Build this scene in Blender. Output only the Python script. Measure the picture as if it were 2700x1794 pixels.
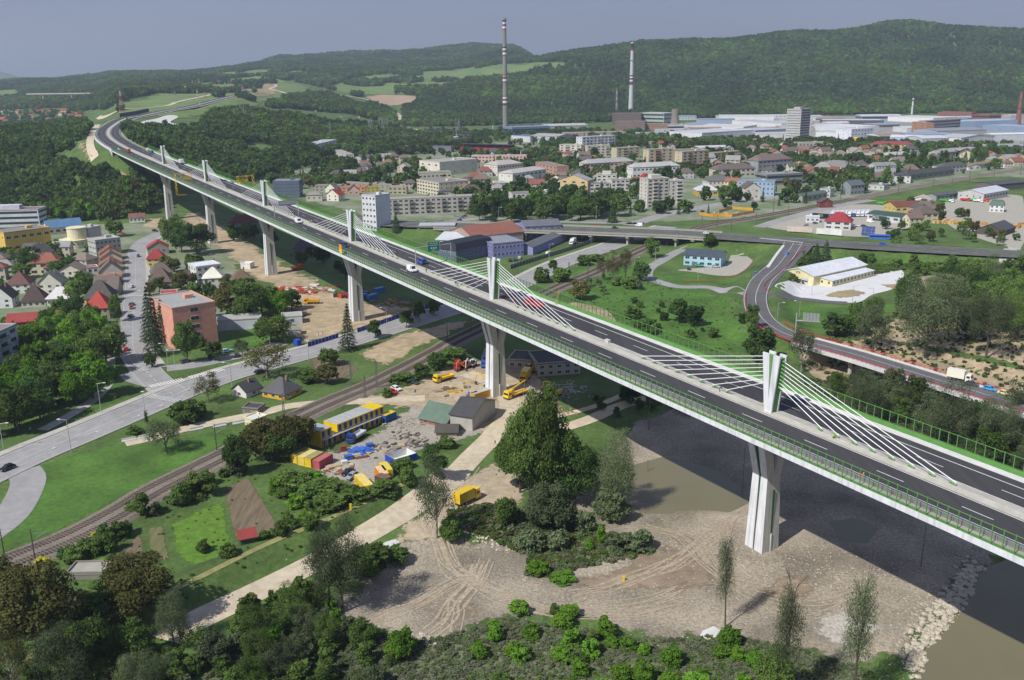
import bpy, bmesh, math, random
import numpy as np
from mathutils import Vector, Matrix
random.seed(7); RNG=np.random.default_rng(7)
for o in list(bpy.data.objects): bpy.data.objects.remove(o)
S=bpy.context.scene; C=S.collection
R_=math.radians; PI=math.pi
# ---------- camera ----------
F,PIT,ROL,HC=2437.538,R_(16.0119),R_(-0.59462),106.2305
cam=bpy.data.objects.new('camera',bpy.data.cameras.new('camera')); C.objects.link(cam); S.camera=cam
cam.data.sensor_width=36; cam.data.lens=36*F/2700; cam.data.clip_end=40000; cam.data.clip_start=1
cam.matrix_world=Matrix.Translation((0,0,HC))@Matrix.Rotation(PI/2-PIT,4,'X')@Matrix.Rotation(ROL,4,'Z')
# ---------- light ----------
SAZ=R_(43.4); SEL=R_(46.8)            # direction the light travels to, elevation
sd=Vector((math.cos(SAZ)*math.cos(SEL),math.sin(SAZ)*math.cos(SEL),-math.sin(SEL)))
sl=bpy.data.lights.new('sun','SUN'); sl.energy=5.0; sl.angle=R_(0.6); sl.color=(1,.965,.9)
so=bpy.data.objects.new('sun',sl); C.objects.link(so); so.rotation_euler=sd.to_track_quat('-Z','Y').to_euler()
W=bpy.data.worlds.new('World'); S.world=W; W.use_nodes=True; wn=W.node_tree.nodes; wl=W.node_tree.links
sky=wn.new('ShaderNodeTexSky'); sky.sky_type='NISHITA'; sky.sun_disc=False; sky.sun_elevation=SEL
sky.sun_rotation=math.atan2(-sd.x,-sd.y); sky.altitude=300; sky.air_density=1.0; sky.dust_density=1.5; sky.ozone_density=3
bg=wn['Background']; bg.inputs[1].default_value=.066
# thin veil of grey cloud: tones the clear-sky colour to the dull lavender of the day
mixw=wn.new('ShaderNodeMix'); mixw.data_type='RGBA'; mixw.inputs[0].default_value=.72
mixw.inputs[7].default_value=(3.45,4.0,6.6,1)
tcw=wn.new('ShaderNodeTexCoord'); mpw=wn.new('ShaderNodeMapping'); mpw.inputs['Scale'].default_value=(1,1,5)
nzw=wn.new('ShaderNodeTexNoise'); nzw.inputs['Scale'].default_value=2.2; nzw.inputs['Detail'].default_value=5
rmw=wn.new('ShaderNodeMapRange'); rmw.inputs[1].default_value=.3; rmw.inputs[2].default_value=.7; rmw.inputs[3].default_value=.92; rmw.inputs[4].default_value=1.08
sxw=wn.new('ShaderNodeSeparateXYZ'); grw=wn.new('ShaderNodeMapRange'); grw.inputs[1].default_value=0.0; grw.inputs[2].default_value=.16; hzw=wn.new('ShaderNodeMix'); hzw.data_type='RGBA'
hzw.inputs[6].default_value=(4.7,5.05,7.1,1); hzw.inputs[7].default_value=(3.35,3.95,6.9,1)
vmw=wn.new('ShaderNodeVectorMath'); vmw.operation='SCALE'
wl.new(tcw.outputs['Generated'],mpw.inputs[0]); wl.new(mpw.outputs[0],nzw.inputs[0]); wl.new(nzw.outputs[0],rmw.inputs[0])
wl.new(tcw.outputs['Generated'],sxw.inputs[0]); wl.new(sxw.outputs[2],grw.inputs[0]); wl.new(grw.outputs[0],hzw.inputs[0]); wl.new(hzw.outputs[2],mixw.inputs[7]); wl.new(sky.outputs[0],mixw.inputs[6]); wl.new(mixw.outputs[2],vmw.inputs[0]); wl.new(rmw.outputs[0],vmw.inputs['Scale']); wl.new(vmw.outputs[0],bg.inputs[0])
S.view_settings.view_transform='Standard'; S.view_settings.look='None'; S.view_settings.exposure=0.06; S.view_settings.gamma=1
S.render.engine='CYCLES'
# ---------- pixel <-> world ----------
FW=np.array([0,math.cos(PIT),-math.sin(PIT)]); UP=np.array([0,math.sin(PIT),math.cos(PIT)])
def ray(u,v):
    x=u-1350.; y=v-897.; c,s=math.cos(ROL),math.sin(ROL)
    x,y=x*c+y*s,-x*s+y*c
    return np.array([x,0,0])+FW*F-UP*y
def proj(P):
    P=np.atleast_2d(np.asarray(P,float))-np.array([0,0,HC])
    d=P@FW; d=np.where(d<1,1,d); x=F*P[:,0]/d; y=-F*(P@UP)/d; c,s=math.cos(ROL),math.sin(ROL)
    return 1350+x*c-y*s, 897+x*s+y*c
def unz(u,v,z=0.):
    D=ray(u,v); t=(z-HC)/D[2]; return np.array([D[0]*t,D[1]*t,z])
def uny(u,v,Y):
    D=ray(u,v); t=Y/D[1]; return np.array([D[0]*t,Y,HC+D[2]*t])
def inpoly(x,y,poly):
    x=np.asarray(x,float); y=np.asarray(y,float); ins=np.zeros(x.shape,bool); n=len(poly); j=n-1
    for i in range(n):
        xi,yi=poly[i][:2]; xj,yj=poly[j][:2]
        with np.errstate(divide='ignore',invalid='ignore'):
            c=((yi>y)!=(yj>y))&(x<(xj-xi)*(y-yi)/((yj-yi) if yj!=yi else 1e-9)+xi)
        ins^=c; j=i
    return ins
def pdist(x,y,pl,closed=False):
    d=np.full(np.shape(x),1e9); n=len(pl)
    for i in range(n if closed else n-1):
        ax,ay=pl[i][:2]; bx,by=pl[(i+1)%n][:2]; L=(bx-ax)**2+(by-ay)**2+1e-9
        t=np.clip(((x-ax)*(bx-ax)+(y-ay)*(by-ay))/L,0,1); d=np.minimum(d,np.hypot(x-ax-t*(bx-ax),y-ay-t*(by-ay)))
    return d
def sm(t): t=np.clip(t,0,1); return t*t*(3-2*t)
# ---------- terrain: height profiles by column; negative = image row the slope reaches ----------
COL={-500:[(650,0),(850,20),(1050,42),(1400,36),(1700,14),(2500,15),(3000,-262),(3600,-245),(4300,-228),(5500,60),(9000,40)],
0:[(700,0),(850,20),(1050,38),(1300,36),(1600,18),(2000,10),(2500,14),(3000,-268),(3600,-245),(4300,-222),(5500,70),(8500,90),(12000,-186),(14000,100)],
150:[(740,0),(850,18),(1000,40),(1250,40),(1600,22),(2000,14),(2500,30),(3000,-258),(3600,-236),(4300,-214),(5500,70),(9000,50)],
250:[(740,0),(840,24),(930,44),(1150,48),(1500,36),(2000,22),(2500,-270),(3000,-250),(3600,-228),(4300,-205),(5500,80),(9000,50)],
330:[(730,0),(800,16),(880,42),(1000,46),(1250,50),(1600,56),(2000,-258),(2500,-238),(3000,-226),(3600,-208),(4300,-196),(5500,80),(9000,50)],
450:[(730,0),(820,7),(930,18),(1050,42),(1300,50),(1600,57),(2000,-256),(2500,-238),(3000,-225),(3600,-205),(4300,-190),(5500,90),(9000,60)],
600:[(820,0),(1050,12),(1250,34),(1450,48),(1700,60),(2000,-257),(2500,-238),(3000,-224),(3600,-205),(4300,-183),(5500,100),(9000,60)],
750:[(1020,0),(1300,20),(1600,38),(2000,-280),(2500,-250),(3000,-222),(3600,-196),(4300,-175),(5500,-153),(9000,60)],
900:[(1400,0),(1600,8),(2000,30),(2500,-266),(3000,-228),(3600,-198),(4300,-172),(5500,-147),(9000,60)],
1050:[(1700,0),(2100,2),(2400,15),(2700,-262),(3000,-234),(3600,-192),(4300,-168),(5500,-141),(9000,60)],
1200:[(2050,0),(2300,10),(2650,-262),(3000,-226),(3400,-205),(3800,-185),(4400,-160),(5500,-122),(9000,60)],
1350:[(2100,0),(2350,10),(2700,-245),(3050,-205),(3500,-178),(3900,-155),(4500,-138),(5500,-124),(9000,60)],
1480:[(2150,0),(2350,10),(2700,-235),(3100,-185),(3600,-138),(4300,110),(9000,60)],
1700:[(2250,0),(2450,10),(3000,-205),(3600,-118),(4300,150),(9000,60)],
1900:[(2300,0),(2480,10),(3000,-200),(3600,-99),(4300,180),(9000,60)],
2150:[(2350,0),(2550,10),(3000,-195),(3600,-78),(4300,200),(9000,60)],
2380:[(2400,0),(2600,10),(3000,-190),(3650,-59),(4300,200),(9000,60)],
2520:[(2400,0),(2600,10),(3000,-190),(3650,-75),(4300,200),(9000,60)],
2700:[(2400,0),(2600,10),(3000,-188),(3600,-72),(4300,200),(9000,60)],
3300:[(2300,0),(2600,20),(3000,-188),(3600,-60),(4300,200),(9000,60)]}
YG=np.concatenate([np.arange(0,3000,50),np.arange(3000,6000,100),np.arange(6000,15001,500)]).astype(float)
_u=sorted(COL); CA=np.array([ray(u,300)[0]/ray(u,300)[1] for u in _u])
ZC=[]
for u in _u:
    ys=[0];zs=[0]
    for Y,z in COL[u]:
        if z<0: z=uny(u,-z,Y)[2]
        ys.append(Y); zs.append(z)
    ys.append(20000); zs.append(zs[-1]); zz=np.interp(YG,ys,zs); k=np.array([.25,.5,.25])
    zp=np.convolve(np.pad(zz,1,'edge'),k,'valid'); ZC.append(zp)
ZC=np.array(ZC)
LEV=[unz(*p,2)[:2] for p in [(-200,1850),(60,1740),(200,1680),(300,1620),(480,1545),(700,1437),(893,1357),(1095,1262),(1125,1247)]]
FLOOD=[unz(*p,-1.5)[:2] for p in [(300,1960),(700,1690),(830,1590),(900,1520),(1010,1450),(1150,1420),(1290,1400),(1420,1340),(1560,1200),(1650,1110),(1800,1040),(2000,980),(2130,940),(2300,905),(2480,930),(2700,990),(3300,1150),(3700,1600),(3600,2400),(300,2400)]]
RIV=[unz(*p,-3.5)[:2] for p in [(2330,1900),(2394,1794),(2427,1743),(2424,1714),(2474,1663),(2516,1607),(2528,1595),(2555,1559),(2563,1512),(2593,1494),(2623,1482),(2700,1440),(2900,1380),(3400,1330),(3900,1500),(3900,2400),(2200,2400)]]
PONDS=[[unz(*p,-2.5)[:2] for p in q] for q in ([(1655,1225),(1740,1200),(1850,1222),(1950,1275),(1985,1320),(1930,1352),(1800,1343),(1690,1356),(1648,1312)],[(1960,1225),(2040,1240),(2080,1290),(2010,1300),(1950,1260)],[(2180,1370),(2260,1362),(2320,1392),(2290,1430),(2210,1425)],[(1555,1345),(1585,1330),(1600,1350),(1580,1375),(1560,1365)],[(1430,1445),(1500,1430),(1535,1432),(1520,1448),(1440,1470),(1405,1475)])]
RAISE=[]   # (polyline xyz, half width, falloff): ground brought up to an embankment
def near3(x,y,pl):
    d=np.full(np.shape(x),1e9); zz=np.zeros(np.shape(x))
    for i in range(len(pl)-1):
        ax,ay,az=pl[i];bx,by,bz=pl[i+1]; L=(bx-ax)**2+(by-ay)**2+1e-9; t=np.clip(((x-ax)*(bx-ax)+(y-ay)*(by-ay))/L,0,1)
        e=np.hypot(x-ax-t*(bx-ax),y-ay-t*(by-ay)); m=e<d; d=np.where(m,e,d); zz=np.where(m,az+t*(bz-az),zz)
    return d,zz
def H(x,y):
    x=np.atleast_1d(np.asarray(x,float)); y=np.atleast_1d(np.asarray(y,float))
    yy=np.clip(y,60,14900); a=np.clip(x/yy,CA[0],CA[-1]-1e-6)
    j=np.clip(np.searchsorted(CA,a,side='right')-1,0,len(CA)-2); t=(a-CA[j])/(CA[j+1]-CA[j]); t=t*t*(3-2*t)*.6+t*.4
    k=np.clip(np.searchsorted(YG,yy,side='right')-1,0,len(YG)-2); s=(yy-YG[k])/(YG[k+1]-YG[k])
    z=(ZC[j,k]*(1-s)+ZC[j,k+1]*s)*(1-t)+(ZC[j+1,k]*(1-s)+ZC[j+1,k+1]*s)*t
    n=np.sin(x/170+1.3*np.sin(y/210))+.7*np.sin(y/130+x/90)+.5*np.sin(x/61-y/75+2)+.3*np.sin(x/33+y/41)
    z=z+n*np.clip((z-45)/55,0,1)*6.*np.clip((yy-1500)/1500,0,1)
    m=(y<700)
    if m.any():
        X=x[m];Yv=y[m]; zz=z[m]
        dl=pdist(X,Yv,LEV); zz=zz+3.2*sm(1-(dl-1.6)/7.5)
        ins=inpoly(X,Yv,FLOOD); df=pdist(X,Yv,FLOOD,True)
        zz=np.where(ins,zz-2.5*sm(df/9),zz)
        f=ins*sm(df/25); zz=zz+f*(.16*np.sin(X/6.5+Yv/9)+.12*np.sin(X/2.7-Yv/3.9+1)+.06*np.sin(Yv/1.7+X/4.3))
        ir=inpoly(X,Yv,RIV); dr=pdist(X,Yv,RIV,True); zz=np.where(ir,zz-3.5*sm(.25+dr/7),zz-.75*sm(1-dr/6))
        for P in PONDS:
            ip=inpoly(X,Yv,P); dp=pdist(X,Yv,P,True); t=np.where(ip,.5+dp/6,.5-dp/6); t=sm(t); zz=zz*(1-t)+(-3.2)*t
        z[m]=zz
    for pl,hw,fo in RAISE:
        P=np.array(pl); m=(x>P[:,0].min()-hw-fo)&(x<P[:,0].max()+hw+fo)&(y>P[:,1].min()-hw-fo)&(y<P[:,1].max()+hw+fo)
        if m.any():
            d,zz=near3(x[m],y[m],pl); w=1-sm((d-hw)/fo); z[m]=z[m]*(1-w)+zz*w
    return z
MWPX=[((335,391),46.5),((292,364),48.5),((286,346),50.),((300,331),52),((332,313),54),((377,305),55.5),((430,294),58),((504,281),62),((563,266),66),((623,251),70),((650,242),73),((626,236),75.5)]
RAISE.append(([tuple(unz(*p,z-.7)) for p,z in MWPX],18,45))
RAISE.append(([tuple(unz(u,v,6.2)) for u,v in [(1890,619),(2000,630),(2100,637),(2300,649),(2500,660),(2700,670),(2900,680)]],15,14))
RAISE.append(([tuple(unz(u,v,6.2)) for u,v in [(700,560),(900,578),(1040,590),(1150,594)]],14,14))
RAISE.append(([tuple(unz(u,v,z)) for u,v,z in [(2085,650,6.2),(2050,700,5.6),(2010,735,5),(1992,770,4.6),(1990,800,4.2),(2005,835,4),(2040,865,4),(2090,888,4.2)]],8,12))
def h1(x,y): return float(H(x,y)[0])
def G(u,v):
    D=ray(u,v); 
    ts=np.concatenate([np.linspace(80,1500,900),np.linspace(1502,6000,1500)]); 
    xs=D[0]/D[1]*ts; zs=HC+D[2]/D[1]*ts; hh=H(xs,ts); k=np.argmax(zs<hh)
    if k==0: k=1 if zs[0]<hh[0] else len(ts)-1
    a,b=zs[k-1]-hh[k-1],zs[k]-hh[k]; t=a/(a-b) if a!=b else 0; Y=ts[k-1]+t*(ts[k]-ts[k-1])
    x=D[0]/D[1]*Y; return np.array([x,Y,h1(x,Y)])
def hpx(P,vtop):            # height of a vertical line at P that reaches image row vtop
    a=proj(P)[1][0]; b=proj(P+np.array([0,0,10.]))[1][0]; hh=10*(a-vtop)/(a-b)
    for _ in range(3):
        b=proj(P+np.array([0,0,hh]))[1][0]; hh*= (a-vtop)/(a-b)
    return hh
def mpp(P): return float((P-np.array([0,0,HC]))@FW)/F        # metres per photo pixel
# ---------- materials ----------
MC={}
def hx(s,k=1.):
    s=s.lstrip('#'); r=[int(s[i:i+2],16)/255 for i in (0,2,4)]
    return tuple(min(.85,(c/12.92 if c<.04045 else ((c+.055)/1.055)**2.4)*k) for c in r)
def mat(key,col=None,rough=.8,var=.15,scale=1.,detail=4,col2=None,bump=0,metal=0,spec=.3,aniso=None,big=0,bigscale=.02):
    if key in MC: return MC[key]
    m=bpy.data.materials.new(key); m.use_nodes=True; n=m.node_tree.nodes; l=m.node_tree.links; b=n['Principled BSDF']
    col=hx(col) if isinstance(col,str) else col
    c2=hx(col2) if isinstance(col2,str) else (col2 or tuple(c*(1-var) for c in col))
    g=n.new('ShaderNodeNewGeometry') if aniso!='obj' else n.new('ShaderNodeTexCoord'); src=g.outputs['Position'] if aniso!='obj' else g.outputs['Object']
    if isinstance(aniso,tuple):
        mp=n.new('ShaderNodeMapping'); mp.inputs['Rotation'].default_value=(0,0,aniso[0]); mp.inputs['Scale'].default_value=(1,aniso[1],1); l.new(src,mp.inputs[0]); src=mp.outputs[0]
    t=n.new('ShaderNodeTexNoise'); t.inputs['Scale'].default_value=scale; t.inputs['Detail'].default_value=detail; t.inputs['Roughness'].default_value=.65; l.new(src,t.inputs['Vector'])
    r=n.new('ShaderNodeMapRange'); r.inputs[1].default_value=.35; r.inputs[2].default_value=.65; l.new(t.outputs[0],r.inputs[0])
    x=n.new('ShaderNodeMix'); x.data_type='RGBA'; l.new(r.outputs[0],x.inputs[0]); x.inputs[6].default_value=(*col,1); x.inputs[7].default_value=(*c2,1)
    out=x.outputs[2]
    if big:
        t2=n.new('ShaderNodeTexNoise'); t2.inputs['Scale'].default_value=bigscale; t2.inputs['Detail'].default_value=3; l.new(src,t2.inputs['Vector'])
        r2=n.new('ShaderNodeMapRange'); r2.inputs[1].default_value=.3; r2.inputs[2].default_value=.7; r2.inputs[3].default_value=1-big; r2.inputs[4].default_value=1+big*.6; l.new(t2.outputs[0],r2.inputs[0])
        vm=n.new('ShaderNodeVectorMath'); vm.operation='SCALE'; l.new(out,vm.inputs[0]); l.new(r2.outputs[0],vm.inputs['Scale']); out=vm.outputs[0]
    l.new(out,b.inputs['Base Color']); b.inputs['Roughness'].default_value=rough; b.inputs['Metallic'].default_value=metal; b.inputs['Specular IOR Level'].default_value=spec
    if bump:
        bp=n.new('ShaderNodeBump'); bp.inputs['Strength'].default_value=.6; bp.inputs['Distance'].default_value=bump; l.new(t.outputs[0],bp.inputs['Height']); l.new(bp.outputs[0],b.inputs['Normal'])
    MC[key]=m; return m
def paint(c,rough=.75,**k): return mat('paint_'+c+'_%d'%int(rough*10),hx(c,.95),rough,var=.16,scale=.5,big=.08,bigscale=.12,**k)
def leafmat(key,c1,c2,trans=.33):
    if key in MC: return MC[key]
    m=bpy.data.materials.new(key); m.use_nodes=True; n=m.node_tree.nodes; l=m.node_tree.links; n.remove(n['Principled BSDF'])
    at=n.new('ShaderNodeAttribute'); at.attribute_name='tone'; oi=n.new('ShaderNodeObjectInfo')
    x=n.new('ShaderNodeMix'); x.data_type='RGBA'; x.inputs[6].default_value=(*c1,1); x.inputs[7].default_value=(*c2,1); l.new(at.outputs['Fac'],x.inputs[0])
    hs=n.new('ShaderNodeHueSaturation'); r=n.new('ShaderNodeMapRange'); r.inputs[3].default_value=.72; r.inputs[4].default_value=1.3; l.new(oi.outputs['Random'],r.inputs[0]); l.new(r.outputs[0],hs.inputs['Value'])
    w=n.new('ShaderNodeTexWhiteNoise'); w.noise_dimensions='1D'; l.new(oi.outputs['Random'],w.inputs['W']); r2=n.new('ShaderNodeMapRange'); r2.inputs[3].default_value=.494; r2.inputs[4].default_value=.508; l.new(w.outputs[0],r2.inputs[0]); l.new(r2.outputs[0],hs.inputs['Hue'])
    l.new(x.outputs[2],hs.inputs['Color']); d=n.new('ShaderNodeBsdfDiffuse'); t=n.new('ShaderNodeBsdfTranslucent'); l.new(hs.outputs[0],d.inputs[0]); l.new(hs.outputs[0],t.inputs[0])
    nz=n.new('ShaderNodeTexNoise'); nz.inputs['Scale'].default_value=.006; nz.inputs['Detail'].default_value=4; l.new(oi.outputs['Location'],nz.inputs['Vector']); r3=n.new('ShaderNodeMapRange'); r3.inputs[1].default_value=.35; r3.inputs[2].default_value=.65; r3.inputs[3].default_value=.7; r3.inputs[4].default_value=1.35; l.new(nz.outputs[0],r3.inputs[0])
    vs=n.new('ShaderNodeVectorMath'); vs.operation='SCALE'; l.new(hs.outputs[0],vs.inputs[0]); l.new(r3.outputs[0],vs.inputs['Scale']); l.new(vs.outputs[0],d.inputs[0]); l.new(vs.outputs[0],t.inputs[0])
    ms=n.new('ShaderNodeMixShader'); ms.inputs[0].default_value=trans; l.new(d.outputs[0],ms.inputs[1]); l.new(t.outputs[0],ms.inputs[2]); l.new(ms.outputs[0],n['Material Output'].inputs[0])
    MC[key]=m; return m
# ---------- mesh builder ----------
class MB:
    def __init__(s): s.v=[];s.f=[];s.m=[]
    def add(s,vs,fs,mi=0):
        o=len(s.v); s.v+= [tuple(map(float,p)) for p in vs]; s.f+=[tuple(i+o for i in f) for f in fs]; s.m+=[mi]*len(fs); return s
    def box(s,c,d,mi=0,rz=0,taper=1.,up=None):
        x,y,z=d[0]/2,d[1]/2,d[2]/2; P=[(-x,-y,-z),(x,-y,-z),(x,y,-z),(-x,y,-z)]+[(a*taper,b*taper,z) for a,b in((-x,-y),(x,-y),(x,y),(-x,y))]
        cr,sr=math.cos(rz),math.sin(rz); P=[(c[0]+a*cr-b*sr,c[1]+a*sr+b*cr,c[2]+q) for a,b,q in P]
        return s.add(P,[(3,2,1,0),(4,5,6,7),(0,1,5,4),(1,2,6,5),(2,3,7,6),(3,0,4,7)],mi)
    def tube(s,a,b,r1,r2=None,n=8,mi=0,cap=True):
        r2=r1 if r2 is None else r2; a=Vector(a);b=Vector(b); d=(b-a).normalized(); q=d.orthogonal().normalized(); w=d.cross(q)
        P=[tuple(c+(q*math.cos(2*PI*i/n)+w*math.sin(2*PI*i/n))*r) for c,r in((a,r1),(b,r2)) for i in range(n)]
        f=[(i,(i+1)%n,n+(i+1)%n,n+i) for i in range(n)]
        if cap: f+=[tuple(range(n))[::-1],tuple(range(n,2*n))]
        return s.add(P,f,mi)
    def lathe(s,c,prof,n=16,mi=0):
        P=[(c[0]+r*math.cos(2*PI*i/n),c[1]+r*math.sin(2*PI*i/n),c[2]+z) for r,z in prof for i in range(n)]
        f=[(k*n+i,k*n+(i+1)%n,(k+1)*n+(i+1)%n,(k+1)*n+i) for k in range(len(prof)-1) for i in range(n)]
        return s.add(P,f+[tuple(range(n))[::-1],tuple(range((len(prof)-1)*n,len(prof)*n))],mi)
    def prism(s,pts,z0,z1,mi=0):
        n=len(pts); P=[(p[0],p[1],z0) for p in pts]+[(p[0],p[1],z1) for p in pts]
        return s.add(P,[(i,(i+1)%n,n+(i+1)%n,n+i) for i in range(n)]+[tuple(range(n))[::-1],tuple(range(n,2*n))],mi)
    def extr(s,prof,x0,x1,mi=0):       # profile in (y,z) drawn out along x
        n=len(prof); P=[(x0,a,b) for a,b in prof]+[(x1,a,b) for a,b in prof]
        return s.add(P,[(i,(i+1)%n,n+(i+1)%n,n+i)[::-1] for i in range(n)]+[tuple(range(n)),tuple(range(n,2*n))[::-1]],mi)
    def mesh(s,name,mats):
        me=bpy.data.meshes.new(name); me.from_pydata(s.v,[],s.f)
        for q in (mats if isinstance(mats,(list,tuple)) else [mats]): me.materials.append(q)
        if any(s.m): me.polygons.foreach_set('material_index',s.m)
        me.update(); return me
    def build(s,name,mats,parent=None,loc=(0,0,0),rz=0,fix=True):
        me=s.mesh(name,mats)
        if fix:
            b=bmesh.new(); b.from_mesh(me); bmesh.ops.recalc_face_normals(b,faces=b.faces); b.to_mesh(me); b.free()
        return link(name,me,parent,loc,rz)
def link(name,me,parent=None,loc=(0,0,0),rz=0):
    o=bpy.data.objects.new(name,me); C.objects.link(o); o.location=loc; o.rotation_euler=(0,0,rz)
    if parent: o.parent=parent
    return o
ALL=[]
def tag(o,label,cat,group=None):
    o['label']=label; o['category']=cat
    if group: o['group']=group
    ALL.append(o); return o
def root(name,label,cat,loc,rz=0,group=None):
    o=bpy.data.objects.new(name,None); C.objects.link(o); o.location=tuple(map(float,loc)); o.rotation_euler=(0,0,rz); o.empty_display_size=1
    return tag(o,label,cat,group)
def struct(o): o['kind']='structure'; return o
def npmesh(name,V,Fq,mats,smooth=False,mi=None,tone=None):
    me=bpy.data.meshes.new(name); V=np.asarray(V,np.float32); Fq=np.asarray(Fq,np.int32); n,k=Fq.shape
    me.vertices.add(len(V)); me.vertices.foreach_set('co',V.ravel()); me.loops.add(n*k); me.loops.foreach_set('vertex_index',Fq.ravel())
    me.polygons.add(n); me.polygons.foreach_set('loop_start',np.arange(0,n*k,k,dtype=np.int32)); me.polygons.foreach_set('loop_total',np.full(n,k,np.int32))
    if mi is not None: me.polygons.foreach_set('material_index',np.asarray(mi,np.int32))
    for q in (mats if isinstance(mats,(list,tuple)) else [mats]): me.materials.append(q)
    if tone is not None: a=me.attributes.new('tone','FLOAT','POINT'); a.data.foreach_set('value',np.asarray(tone,np.float32))
    me.update(calc_edges=True); me.validate()
    if smooth: me.polygons.foreach_set('use_smooth',np.ones(len(me.polygons),bool))
    return me
# ---------- ground sheet ----------
M_GR=mat('grass',hx('#5f763c',.97),.95,col2=hx('#465f2d',.95),scale=.7,detail=10,bump=.35,big=.36,bigscale=.05)
def ground():
    a=np.linspace(-1.15,1.15,760); rr=np.concatenate([np.geomspace(45,900,330),np.geomspace(906,15000,190)])
    A,Rr=np.meshgrid(a,rr); X=A*Rr; Y=Rr; Z=H(X.ravel(),Y.ravel()).reshape(X.shape)
    V=np.stack([X,Y,Z],-1).reshape(-1,3); n=len(a); m=len(rr); i=np.arange((m-1)*(n-1)); r=i//(n-1); c=i%(n-1); q=r*n+c
    Fq=np.stack([q,q+1,q+n+1,q+n],-1); o=link('ground',npmesh('ground',V,Fq,M_GR,True)); struct(o)
ground()
# patches and strips draped on the ground
def catmull(P,n=6,closed=False):
    P=np.asarray(P,float); m=len(P); out=[]
    for i in range(m if closed else m-1):
        p0=P[(i-1)%m] if closed or i>0 else P[0]; p1=P[i]; p2=P[(i+1)%m]; p3=P[(i+2)%m] if closed or i+2<m else P[-1]
        for t in np.arange(n)/n: out.append(.5*((2*p1)+(-p0+p2)*t+(2*p0-5*p1+4*p2-p3)*t*t+(-p0+3*p1-3*p2+p3)*t**3))
    if not closed: out.append(P[-1])
    return np.array(out)
def soften(m):
    k=m.name+'_edge'
    if k in MC: return MC[k]
    q=m.copy(); q.name=k; n=q.node_tree.nodes; l=q.node_tree.links; b=n['Principled BSDF']; at=n.new('ShaderNodeAttribute'); at.attribute_name='edge'
    at2=n.new('ShaderNodeAttribute'); at2.attribute_name='fine'; g=n.new('ShaderNodeNewGeometry'); vm=n.new('ShaderNodeVectorMath'); vm.operation='SCALE'; l.new(g.outputs['Position'],vm.inputs[0]); l.new(at2.outputs['Fac'],vm.inputs['Scale'])
    t=n.new('ShaderNodeTexNoise'); t.inputs['Scale'].default_value=1; t.inputs['Detail'].default_value=7; t.inputs['Roughness'].default_value=.7; l.new(vm.outputs[0],t.inputs['Vector'])
    a=n.new('ShaderNodeMath'); a.operation='MULTIPLY_ADD'; l.new(t.outputs[0],a.inputs[0]); a.inputs[1].default_value=-2.2; a.inputs[2].default_value=.72; a2=n.new('ShaderNodeMath'); a2.operation='ADD'; l.new(a.outputs[0],a2.inputs[0]); l.new(at.outputs['Fac'],a2.inputs[1])
    r=n.new('ShaderNodeMapRange'); r.inputs[1].default_value=-.03; r.inputs[2].default_value=.12; l.new(a2.outputs[0],r.inputs[0]); l.new(r.outputs[0],b.inputs['Alpha']); MC[k]=q; return q
PK=[0]
def patch(name,px,m,dz,L=None,smooth=True,flat=None,jit=0,soft=None):
    PK[0]+=1; dz+=.0004*PK[0]
    if soft is None: soft=name in('meadow','bare_earth','town_ground','lawn','grass_slope','bare_soil','gravel_yard','gravel_bar','sand_bar','silt_flat','scrub_land','garden_soil','brown_island','ploughed_plot','industrial_yard')
    P=np.array([G(*q)[:2] for q in px]); 
    if smooth: P=catmull(P,5,True)
    if jit: P=P+RNG.normal(0,jit,P.shape)
    bm=bmesh.new(); bm.faces.new([bm.verts.new((p[0],p[1],0)) for p in P]); 
    if flat is None:
        bmesh.ops.triangulate(bm,faces=bm.faces); L=L or max(2.,.012*P[:,1].mean())
        for _ in range(9):
            e=[e for e in bm.edges if e.calc_length()>L]
            if not e or len(bm.verts)>40000: break
            bmesh.ops.subdivide_edges(bm,edges=e,cuts=1); bmesh.ops.triangulate(bm,faces=[f for f in bm.faces if len(f.verts)>3])
        co=np.array([v.co[:2] for v in bm.verts]); z=H(co[:,0],co[:,1])+dz
        for v,q in zip(bm.verts,z): v.co.z=q
    else:
        bmesh.ops.triangulate(bm,faces=bm.faces)
        for v in bm.verts: v.co.z=flat
    for f in bm.faces:
        f.normal_update()
        if f.normal.z<0: f.normal_flip()
    me=bpy.data.meshes.new(name); bm.to_mesh(me); bm.free(); me.materials.append(soften(m) if soft else m); o=link(name,me); struct(o)
    if soft:
        co=np.empty(len(me.vertices)*3,np.float32); me.vertices.foreach_get('co',co); co=co.reshape(-1,3); w=(min(30,.0125*co[:,1].mean()) if 'plot' not in name else 1.)*({'silt_flat':9.,'gravel_bar':3.,'scrub_land':1.5,'bare_soil':2.,'meadow':1.5,'gravel_yard':2.}.get(name,1.))
        e=pdist(co[:,0],co[:,1],P,True)/w; a=me.attributes.new('edge','FLOAT','POINT'); a.data.foreach_set('value',np.clip(e,0,2).astype(np.float32))
        a=me.attributes.new('fine','FLOAT','POINT'); a.data.foreach_set('value',np.full(len(co),1.1/w,np.float32))
    return o
def resample(P,step):
    P=np.asarray(P,float); d=np.r_[0,np.cumsum(np.linalg.norm(np.diff(P[:,:2],axis=0),axis=1))]; n=max(2,int(d[-1]/step)+1); s=np.linspace(0,d[-1],n)
    return np.stack([np.interp(s,d,P[:,k]) for k in range(P.shape[1])],1),s
def normals(P):
    T=np.gradient(P[:,:2],axis=0); T/=np.linalg.norm(T,axis=1)[:,None]+1e-9; return np.stack([T[:,1],-T[:,0]],1)
def curve(px,z=None,n=8):
    P=np.array([(G(*q) if z is None else unz(*q,z)) for q in px]); return catmull(P,n)
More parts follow.
